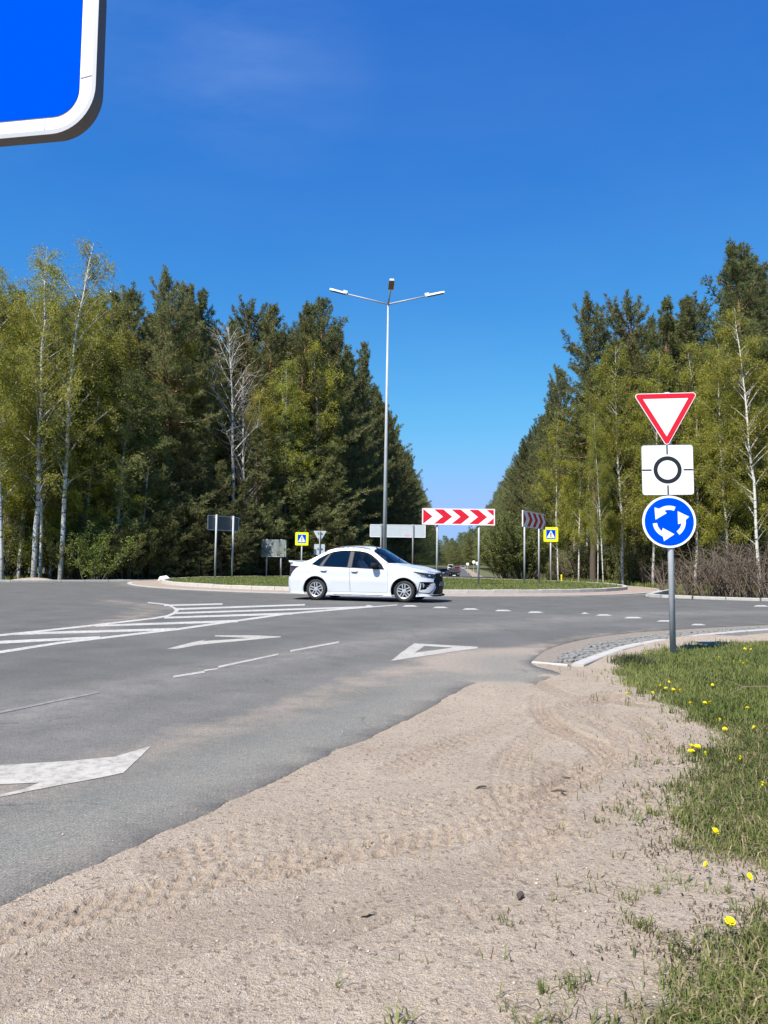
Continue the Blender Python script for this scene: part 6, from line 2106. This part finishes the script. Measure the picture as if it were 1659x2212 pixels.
for sy in (-.20, .20):
    c_ = Vector((.30, sy, .275))
    pm = MB(); pm.tube([c_ + Vector((-.05, 0, -.01)), c_, c_ + Vector((.05, 0, .01))], [.026, .036, .028], 8)
    for k in range(4):
        b0 = c_ + Vector((.045, 0, .026 - k * .017))
        pm.tube([b0, b0 + Vector((.035, -sy * .1, .0)), b0 + Vector((.045, -sy * .22, -.012))], [.0095, .009, .007], 6)
    pm.tube([c_ + Vector((-.01, 0, .03)), c_ + Vector((.015, -sy * .15, .055)), c_ + Vector((.04, -sy * .2, .06))], [.011, .010, .008], 6)
    pm.build('hand', M['skin'], person, True)
# ------------------------------------------------------------------ grass, flowers, litter
def blades(name, P, h, w, mat, label, cat='grass', seed=3, z0=None, lean=.5, kind='stuff', tint=None, parent=None):
    r = np.random.default_rng(seed)
    n = len(P)
    a = r.uniform(0, 6.283, n); l = r.uniform(.1, 1, n) * lean
    H = h * r.uniform(.45, 1.25, n)
    dx, dy = np.cos(a), np.sin(a)
    b = a + np.pi / 2 + r.normal(0, .5, n)
    sx, sy = np.cos(b) * w / 2, np.sin(b) * w / 2
    z = P[:, 2]
    p0 = np.stack([P[:, 0] - sx, P[:, 1] - sy, z - .005], 1); p1 = np.stack([P[:, 0] + sx, P[:, 1] + sy, z - .005], 1)
    m = .55
    mx_, my_ = P[:, 0] + dx * H * l * .35, P[:, 1] + dy * H * l * .35
    p2 = np.stack([mx_ + sx * .8, my_ + sy * .8, z + H * m], 1); p3 = np.stack([mx_ - sx * .8, my_ - sy * .8, z + H * m], 1)
    p4 = np.stack([P[:, 0] + dx * H * l * 1.1, P[:, 1] + dy * H * l * 1.1, z + H * (1 - .45 * l)], 1)
    V = np.stack([p0, p1, p2, p3, p4], 1).reshape(-1, 3)
    i = np.arange(n)[:, None] * 5
    F = np.concatenate([i + [0, 1, 2], i + [0, 2, 3], i + [3, 2, 4]])
    t = np.repeat(np.clip(r.normal(.45, .25, n) if tint is None else tint + r.normal(0, .12, n), 0, 1), 5)
    o = obj(name, mesh_np(name, V, F, M[mat], attrs={'tint': t}), parent)
    if parent is None: tag(o, label, cat, kind=kind)
    else: o['kind'] = 'stuff'
    return o
# roadside grass near the camera
n = 420000
u = rng.random(n)
rr = 1.9 * (12.2 / 1.9) ** u; aa = rng.uniform(math.radians(-3), math.radians(44), n)
x, y = rr * np.sin(aa), rr * np.cos(aa)
g = grass_mask(x, y)
clump = vnoise(x, y, .16, 31, 3, .6)
patch = vnoise(x, y, .8, 33, 2)
dens = g * smooth(.18, .50, clump * .6 + patch * .4) * (.40 + .6 * smooth(3.0, 6.5, rr))
# sparse tufts creeping out over the sand
ins = pip(x, y, grass_poly)
dG, _, _ = dist_poly(x, y, grass_poly, True)
tuft = smooth(.60, .82, vnoise(x, y, .13, 35, 4, .75)) * np.exp(-(dG / .34) ** 2) * (~ins)
dens = np.clip(dens + tuft * .45, 0, 1)
dEE, _, _ = dist_poly(x, y, edge_near)
dK, _, _ = dist_poly(x, y, kerb_line)
kp = (rng.random(n) < dens) & ~(pip(x, y, out_r)) & (dK > .35) & ~pip(x, y, cob_poly) & (rr > 1.9)
x, y, rr, g = x[kp], y[kp], rr[kp], g[kp]
print('blades', len(x))
Zs = sand_z(x, y)[0]
far = rr > 5.6
wd = .0035 + .00075 * rr
tt = np.clip(.35 + .5 * (vnoise(x, y, .5, 41, 2) - .5) * 2, 0, 1)
hgt = .05 + .05 * smooth(5, 8, rr) + .03 * (vnoise(x, y, .4, 43, 2) - .5)
for k, (lo, hi, h) in enumerate([(0, 3.5, .046), (3.5, 6.0, .050), (6.0, 99, .075)]):
    m = (rr >= lo) & (rr < hi)
    lab = ['short worn grass at the bottom right corner', 'short grass at the edge of the sandy verge', 'longer green grass around the foot of the sign pole'][k]
    blades('grass', np.stack([x[m], y[m], Zs[m]], 1), h, [.0036, .0048, .0070][k], 'grass', lab, seed=60 + k, lean=[1.35, 1.2, .75][k], tint=tt[m])
M['dry'] = m_foliage('dry_grass', (0.24, 0.19, 0.10), (0.42, 0.35, 0.20), .25)
m = rng.random(len(x)) < .22
blades('dry_grass', np.stack([x[m] + .02, y[m], Zs[m]], 1), .055, .005, 'dry', 'dead straw coloured blades lying in the roadside grass', seed=71, lean=1.5)
# dark litter and low broad leaved weeds along the worn edge of the grass
def edge_scatter(n, sd, r0, r1, amp):
    r = np.random.default_rng(sd)
    rr = r0 * (r1 / r0) ** r.random(n); aa = r.uniform(math.radians(2), math.radians(42), n)
    x, y = rr * np.sin(aa), rr * np.cos(aa)
    d, _, _ = dist_poly(x, y, grass_poly, True)
    k = (r.random(n) < np.exp(-(d / amp) ** 2)) & (vnoise(x, y, .18, sd, 3, .7) > .50) & ~pip(x, y, out_r) & (dist_poly(x, y, kerb_line)[0] > .4)
    return x[k], y[k]
lx, ly = edge_scatter(24000, 201, 2.3, 9.0, .22)
M['litter'] = m_foliage('dead_litter', (0.07, 0.05, 0.03), (0.20, 0.15, 0.09), .2)
blades('litter', np.stack([lx, ly, sand_z(lx, ly)[0]], 1), .018, .004, 'litter', 'dark dead bits of grass and litter along the worn grass edge', cat='litter', seed=202, lean=2.2)
lx, ly = edge_scatter(8000, 203, 2.3, 9.0, .16)
M['rosette'] = m_foliage('rosette_leaves', (0.045, 0.062, 0.020), (0.13, 0.15, 0.05), .3)
blades('weeds', np.stack([lx, ly, sand_z(lx, ly)[0]], 1), .030, .0075, 'rosette', 'low dark weeds creeping from the grass over the sand', cat='weeds', seed=204, lean=1.7)
# dark weedy clump at the left tip of the grass
cc = G(1372, 1436)
n = 1500; a = rng.uniform(0, 6.28, n); q = np.abs(rng.normal(0, .5, n)) + .1 * rng.random(n)
px_ = cc.x + np.cos(a) * q * .22; py_ = cc.y + np.sin(a) * q * .30
M['weed'] = m_foliage('weed_leaves', (0.045, 0.06, 0.022), (0.12, 0.13, 0.05), .25)
blades('weed_clump', np.stack([px_, py_, sand_z(px_, py_)[0]], 1), .11, .012, 'weed', 'dark weedy clump at the left tip of the grass by the kerb', cat='weeds', seed=72, lean=1.0)

# island and far verge grass
n = 60000
a = rng.uniform(0, 6.283, n); q = np.sqrt(rng.random(n)) * (ISL_R - .2)
px_, py_ = ISL_C[0] + q * np.cos(a), ISL_C[1] + q * np.sin(a)
kp = vnoise(px_, py_, 1.3, 81, 3) > .30
px_, py_, q = px_[kp], py_[kp], q[kp]
blades('island_grass', np.stack([px_, py_, .12 + .03 * (1 - (q / ISL_R) ** 2)], 1), .085, .018, 'grass', 'green grass on the central island', seed=82, lean=.6)
def verge_blades(n, edge, w0, w1, left, lab, sd, h=.28):
    P = resample(edge, 1.0); out = []
    r = random.Random(sd)
    for _ in range(n):
        i = r.randrange(1, len(P) - 1)
        if P[i].y > 75: i = r.randrange(1, min(len(P) - 1, 40))
        t = (P[i + 1] - P[i - 1]).normalized(); nn = Vector((-t.y, t.x)) * (1 if left else -1)
        p = P[i] + nn * r.uniform(w0, w1) + t * r.uniform(-.6, .6)
        if r.random() < float(vnoise(p.x, p.y, 1.1, sd, 2)) * 1.5 - .15: out.append((p.x, p.y, gzf(p.x, p.y) - .07))
    blades('verge_grass', np.array(out), h, .03, 'grass', lab, seed=sd, lean=.7)
verge_blades(26000, left_edge, -2.6, 2.5, True, 'rough grass at the foot of the left forest', 91)
verge_blades(30000, right_edge, -2.8, 2.5, False, 'rough grass at the foot of the right forest', 92)

# litter of sand coloured grit and pebbles on the verge and asphalt edge
def pebbles(name, n, r0, r1, a0, a1, s0, s1, mat, label, seed, cond=None):
    r = np.random.default_rng(seed)
    rr = r0 * (r1 / r0) ** r.random(n); aa = r.uniform(math.radians(a0), math.radians(a1), n)
    x, y = rr * np.sin(aa), rr * np.cos(aa)
    if cond is not None:
        k = cond(x, y, r); x, y = x[k], y[k]
    inr = pip(x, y, out_r)
    z = np.where(inr, 0.0, sand_z(x, y)[0])
    m_ = len(x)
    s = r.uniform(s0, s1, m_) * (1 + (r.random(m_) < .05) * 1.2)
    octa = np.array([(1, 0, 0), (0, 1, 0), (-1, 0, 0), (0, -1, 0), (0, 0, .7), (0, 0, -.7)], float)
    V = octa[None] * s[:, None, None] * r.uniform(.55, 1.2, (m_, 6, 1))
    th = r.uniform(0, 6.28, m_); c, s_ = np.cos(th), np.sin(th)
    Vx = V[:, :, 0] * c[:, None] - V[:, :, 1] * s_[:, None]; Vy = V[:, :, 0] * s_[:, None] + V[:, :, 1] * c[:, None]
    V = np.stack([Vx + x[:, None], Vy + y[:, None], V[:, :, 2] + z[:, None] + s[:, None] * .25], -1).reshape(-1, 3)
    f = np.array([(0, 1, 4), (1, 2, 4), (2, 3, 4), (3, 0, 4), (1, 0, 5), (2, 1, 5), (3, 2, 5), (0, 3, 5)])
    F = (f[None] + np.arange(m_)[:, None, None] * 6).reshape(-1, 3)
    tag(obj(name, mesh_np(name, V, F, M[mat], attrs={'tint': np.repeat(r.random(m_), 6)})), label, 'gravel', kind='stuff')
def m_peb():
    m, t, b, o = nt('pebbles')
    cr_ = N(t, 'ShaderNodeValToRGB'); t.links.new(attr(t, 'tint'), cr_.inputs[0])
    e = cr_.color_ramp.elements; e[0].color = (.16, .12, .09, 1); e[1].color = (.50, .44, .38, 1)
    for p_, c_ in ((.25, (.26, .19, .14, 1)), (.55, (.38, .29, .23, 1)), (.8, (.42, .35, .29, 1))):
        k = e.new(p_); k.color = c_
    t.links.new(cr_.outputs[0], b.inputs['Base Color']); b.inputs['Roughness'].default_value = .9
    return m
M['peb'] = m_peb()
off_road = lambda x, y, r: ~pip(x, y, out_r)
pebbles('gravel', 26000, 1.4, 6.5, -34, 40, .0012, .0036, 'peb', 'fine grit scattered over the sandy verge', 101, off_road)
pebbles('gravel', 4000, 2.2, 10, -34, 30, .0015, .0045, 'peb', 'loose pebbles along the edge of the asphalt', 102, lambda x, y, r: (dist_poly(x, y, edge_near)[0] < .45) & (r.random(len(x)) < .8))

# sticks and dead leaves that can be told apart
M['stick'] = plain('dark_stick', (.07, .055, .045), .9)
for i, (px_, py_, L, a, lab) in enumerate([(1216, 1682, .13, .1, 'dark straight stick lying alone in the middle of the sandy verge'), (1040, 1716, .07, .5, 'short dark stick left of the tyre prints on the sand'),
        (1100, 2050, .0, 0, ''), (790, 1996, .05, .3, 'small curled dead leaf on the sand, lower middle'), (1208, 1713, .08, -.1, 'faint thin stick below the dark straight one'),
        (1125, 1962, .03, 1.0, 'small dark stone on the lower part of the verge')]):
    if not lab: continue
    p = G(px_, py_, -.02); z = float(sand_z(np.array([p.x]), np.array([p.y]))[0][0])
    if 'leaf' in lab:
        V = [(-.022, 0, 0), (0, -.011, .004), (.024, 0, .012), (0, .012, .009), (0, 0, .002)]
        o = MB().add(V, [(0, 1, 4), (1, 2, 4), (2, 3, 4), (3, 0, 4)]).build('dead_leaf', plain('dead_leaf', (.20, .15, .10), .8))
    elif 'stone' in lab:
        o = MB().tube([(-.012, 0, 0), (-.007, .003, .008), (.005, 0, .009), (.013, 0, .002)], [.004, .011, .012, .004], 7).build('stone', M['stick'])
    else:
        o = MB().tube([(-L / 2, 0, 0), (-L * .1, .006, .005), (L * .2, -.004, .006), (L / 2, .004, .002)], [.002, .0055, .005, .0015], 6).build('stick', M['stick'])
    o.location = (p.x, p.y, z + .004); o.rotation_euler = (0, 0, a)
    tag(o, lab, o.name.split('.')[0].replace('_', ' '))

# ---- dandelions
M['petal'] = plain('dandelion_petals', (.86, .70, .008), .7)
M['stemg'] = plain('flower_stem', (.16, .22, .06), .7)
def dandelion_meshes(seed):
    r = random.Random(seed)
    st = MB().tube([(0, 0, 0), (r.uniform(-.008, .008), r.uniform(-.008, .008), .035), (0, 0, .062)], .0018, 5).mesh('flower_stem', M['stemg'], True)
    hd = MB()
    for ring_, (R_, n_, up, w) in enumerate(((.0175, 16, .006, .0052), (.013, 12, .011, .005), (.007, 8, .014, .004))):
        for k in range(n_):
            a = 2 * math.pi * (k + .5 * ring_) / n_ + r.uniform(-.1, .1)
            c, s_ = math.cos(a), math.sin(a)
            q = R_ * r.uniform(.9, 1.08)
            hd.add([(-s_ * w * .25, c * w * .25, .062), (s_ * w * .25, -c * w * .25, .062), (q * c + s_ * w / 2, q * s_ - c * w / 2, .062 + up), (q * c - s_ * w / 2, q * s_ + c * w / 2, .062 + up)], [(0, 1, 2, 3)])
    hd.tube([(0, 0, .058), (0, 0, .071)], [.005, .009], 8)
    return st, hd.mesh('flower_head', M['petal'])
DM = [dandelion_meshes(i) for i in range(3)]
# positions read off the grass (crop of the sign corner) and near tufts
z6 = lambda x, y: ((2300 + x / 2.68) / 1.7595, (2350 + y / 2.68) / 1.7595)
fl = [(415, 388, 1), (1013, 360, .7), (1422, 396, .8), (1450, 392, .8), (1448, 420, .8), (1500, 410, .8), (1158, 496, 1.1), (1308, 555, .8), (1366, 550, 1.1), (1392, 572, .6), (1465, 548, .7), (650, 680, .7),
      (602, 705, 1.2), (640, 735, 1.1), (662, 735, 1.1), (688, 742, 1), (708, 742, .8), (768, 755, 1.2), (1095, 727, .8), (205, 765, 1), (452, 760, .9), (873, 908, 1), (1008, 893, 1), (1100, 893, 1.3), (1448, 965, 1.1), (1135, 1043, .7),
      (1216, 1148, 1), (1552, 1140, .8), (852, 1330, 1.1), (925, 1325, 1.2), (893, 1388, 1.3), (1030, 1404, .7)]
pts_ = [(z6(a, b), s) for a, b, s in fl] + [((1532, 1796), .9), ((1530, 1872), .5), ((1571, 1997), 1.0), ((1590, 1640), .9), ((1640, 1700), .8), ((1612, 1890), .6)]
special = {0: 'single dandelion at the left tip of the grass by the weedy clump', 6: 'single bright dandelion in the middle of the grass right of the sign pole', 19: 'orange yellow dandelion on the sand left of the row of flowers', 12: 'leftmost big dandelion of the row at the grass edge below the sign pole',
           17: 'rightmost big dandelion of the row at the grass edge below the sign pole', 28: 'upper left dandelion of the three at the sandy grass edge', 29: 'upper right dandelion of the three at the sandy grass edge', 30: 'lowest and largest dandelion of the three at the sandy grass edge',
           34: 'nearest dandelion, alone at the top of the lowest grass patch', 32: 'single dandelion in the short grass right of the tyre prints'}
for i, ((px_, py_), s) in enumerate(pts_):
    p = G(px_, py_, .05)
    z = float(sand_z(np.array([p.x]), np.array([p.y]))[0][0])
    st, hd = DM[i % 3]
    e = empty('dandelion', (p.x, p.y, z - .01), random.uniform(0, 6.28))
    e.scale = (s * .92, s * .92, 1.15)
    tag(e, special.get(i, 'small yellow dandelion among others in the roadside grass'), 'flower', 'dandelions in the roadside grass')
    obj('stem', st, e); obj('flower_head', hd, e)
    for c in e.children:
        if c.name.startswith('flower_head'): c.rotation_euler = (random.uniform(.1, .5), random.uniform(-.3, .2), 0)

# bent dry twig in the grass at the right edge
p = G(1640, 1508, .05)
tw = MB(); tw.tube([(-.25, -.02, .04), (-.1, .05, .09), (.05, .03, .10), (.35, -.03, .08)], [.003, .004, .004, .003], 5); tw.tube([(-.1, .05, .09), (-.2, .16, .13)], [.003, .0015], 4)
o = tw.build('twig', M['twig']); o.location = (p.x, p.y, .04); tag(o, 'pale forked twig lying on the grass at the right edge', 'twig')
# white rubbish lump by the far left kerb
p = G(358 * .36, 1254); p = G(354, 1254)
o = MB().tube([(-.28, 0, 0), (-.16, .02, .14), (.10, 0, .20), (.26, 0, .10), (.32, 0, .02)], [.05, .13, .12, .09, .03], 8).build('plastic_bag', plain('white_plastic', (.72, .72, .68), .6), None, True)
q = at(354, 1252, 37.5); o.location = (q.x, 37.5, -.03); tag(o, 'small white plastic bag lying by the far left kerb', 'bag')
for px_, hh, w_ in ((73, .20, 1.2), (262, .12, 1.3), (440, .12, .9)):
    q = at(px_, 1254, 36.4 if px_ < 100 else 38.2)
    V = []; n_ = 14
    mb = MB()
    for j, (rr_, zz) in enumerate(((1, 0), (.8, .45), (.5, .8), (.15, 1))):
        for k in range(n_):
            a = 2 * math.pi * k / n_; V.append((w_ * rr_ * math.cos(a) * random.uniform(.85, 1.1), .6 * rr_ * math.sin(a), hh * zz))
    Fc = [(j * n_ + k, j * n_ + (k + 1) % n_, (j + 1) * n_ + (k + 1) % n_, (j + 1) * n_ + k) for j in range(3) for k in range(n_)] + [tuple(range(3 * n_, 4 * n_))]
    o = mb.add(V, Fc).build('soil_heap', M['ring'], None, True); o.location = (q.x, q.y, -.07)
    tag(o, {73: 'low heap of pale soil by the kerb at the far left', 262: 'low heap of pale soil left of the white bag', 440: 'low heap of pale soil right of the white bag'}[px_] if px_ != 440 else 'low heap of soil where the left kerb meets the island', 'soil heap')

# ------------------------------------------------------------------ far traffic
def far_car(px, d, wid, hgt, paint, label, kind='car', length=4.3, lights=True, rear=False):
    g = gzf(0, d) - .01
    c = at(px, 1240, d)
    e = empty('parked_car' if False else 'car', (c.x, d, g), math.atan(AX) * -1); tag(e, label, kind)
    w = wid / 2
    prof = [(0, .22), (.02, .72), (.9, .88), (1.5, hgt - .06), (2.0, hgt), (length - 1.1, hgt - .04), (length - .25, .95), (length, .75), (length, .25)]
    if kind == 'jeep': prof = [(0, .35), (0, 1.02), (1.15, 1.12), (1.45, hgt), (length - .1, hgt), (length, 1.1), (length, .4)]
    V = []; Fc = []
    n_ = len(prof)
    for sx in (-1, 1):
        for yy, zz in prof:
            k = w * (1 - .18 * max(0, (zz - .9) / (hgt - .9))) if kind != 'jeep' else w * (1 - .05 * max(0, (zz - 1.0)))
            V.append((sx * k, yy, zz))
    Fc = [tuple(range(n_)), tuple(range(2 * n_ - 1, n_ - 1, -1))] + [(i, i + 1, n_ + i + 1, n_ + i) for i in range(n_ - 1)] + [(n_ - 1, 0, n_, 2 * n_ - 1)]
    MB().add(V, Fc).build('body', paint, e)
    i0 = 2
    a, b = (prof[2], prof[3])
    ww = w * .86
    V = [(-ww, a[0] + .06 - .02, a[1] + .05), (ww, a[0] + .04, a[1] + .05), (ww * .88, b[0] - .04, b[1] - .05), (-ww * .88, b[0] - .04, b[1] - .05)]
    V2_ = [(x_, y_ - .02, z_ + .02) for x_, y_, z_ in V]
    MB().add(V2_, [(0, 1, 2, 3)]).build('windscreen', M['gloss_black'], e)
    for sx in (-1, 1):
        for yy in (.85, length - .8):
            MB().tube([(sx * (w - .20), yy, .31), (sx * (w - .0), yy, .31)], .31, 14).build('wheel', M['tyre'], e)
        MB().box((sx * (w - .25), -.012, .66 if kind != 'jeep' else .78), (.26, .05, .14)).build('tail_light' if rear else 'headlight', M['tail'] if rear else M['chrome'], e)
        MB().box((sx * (w + .09), 1.2, 1.0 if kind != 'jeep' else 1.15), (.20, .08, .16)).build('side_mirror', M['car_black'], e)
    MB().box((0, -.015, .52), (.52, .03, .12)).build('number_plate', M['s_white'], e)
    MB().box((0, -.006, .72), (w * 1.0, .03, .10)).build('grille', M['gloss_black'], e)
    return e
blk = plain('black_paint', (.008, .008, .009), .25, coat=.5)
far_car(981, 131, 1.86, 1.72, blk, 'black boxy off road car coming up the far road', 'jeep', 3.9)
far_car(987.5, 232, 1.80, 1.45, plain('red_paint', (.50, .01, .03), .3, coat=.5), 'small red car far down the road behind the black one', rear=True)
far_car(958, 160, 1.8, 1.45, plain('dark_grey_paint', (.03, .03, .035), .3, coat=.5), 'dark car half hidden by the chevron post beyond the white car')
far_car(973, 262, 1.9, 1.95, plain('white_van_paint', (.75, .75, .72), .4), 'tiny white van far down the road left of the red car', 'van')
far_car(1000, 300, 1.9, 1.5, plain('silver_paint', (.5, .5, .5), .3, .5), 'tiny silver car far down the road right of the red car')
# round roadside signs along the far shoulder
for px_, ty, d, lab in ((1010, 1218.5, 190, 'small round sign on a post far down the right shoulder, leftmost of three'), (1023.5, 1214, 165, 'small round sign on a post far down the right shoulder, middle of three'), (1031.5, 1217, 150, 'small round sign on a post far down the right shoulder, rightmost of three')):
    c = at(px_, ty, d); g = gzf(0, d)
    e = empty('road_sign', (c.x, d, g - .05)); tag(e, lab, 'road sign', 'small signs along the far shoulder')
    MB().tube([(0, .05, 0), (0, .05, c.z - g)], .05, 6).build('post', M['steel'], e)
    MB().prism(circ(.36, 14), 0, .03, lambda a, b, w: (a, -w, b + c.z - g + .05)).build('disc', M['s_white'], e)
c = at(983.5 + 0, 1221, 205)
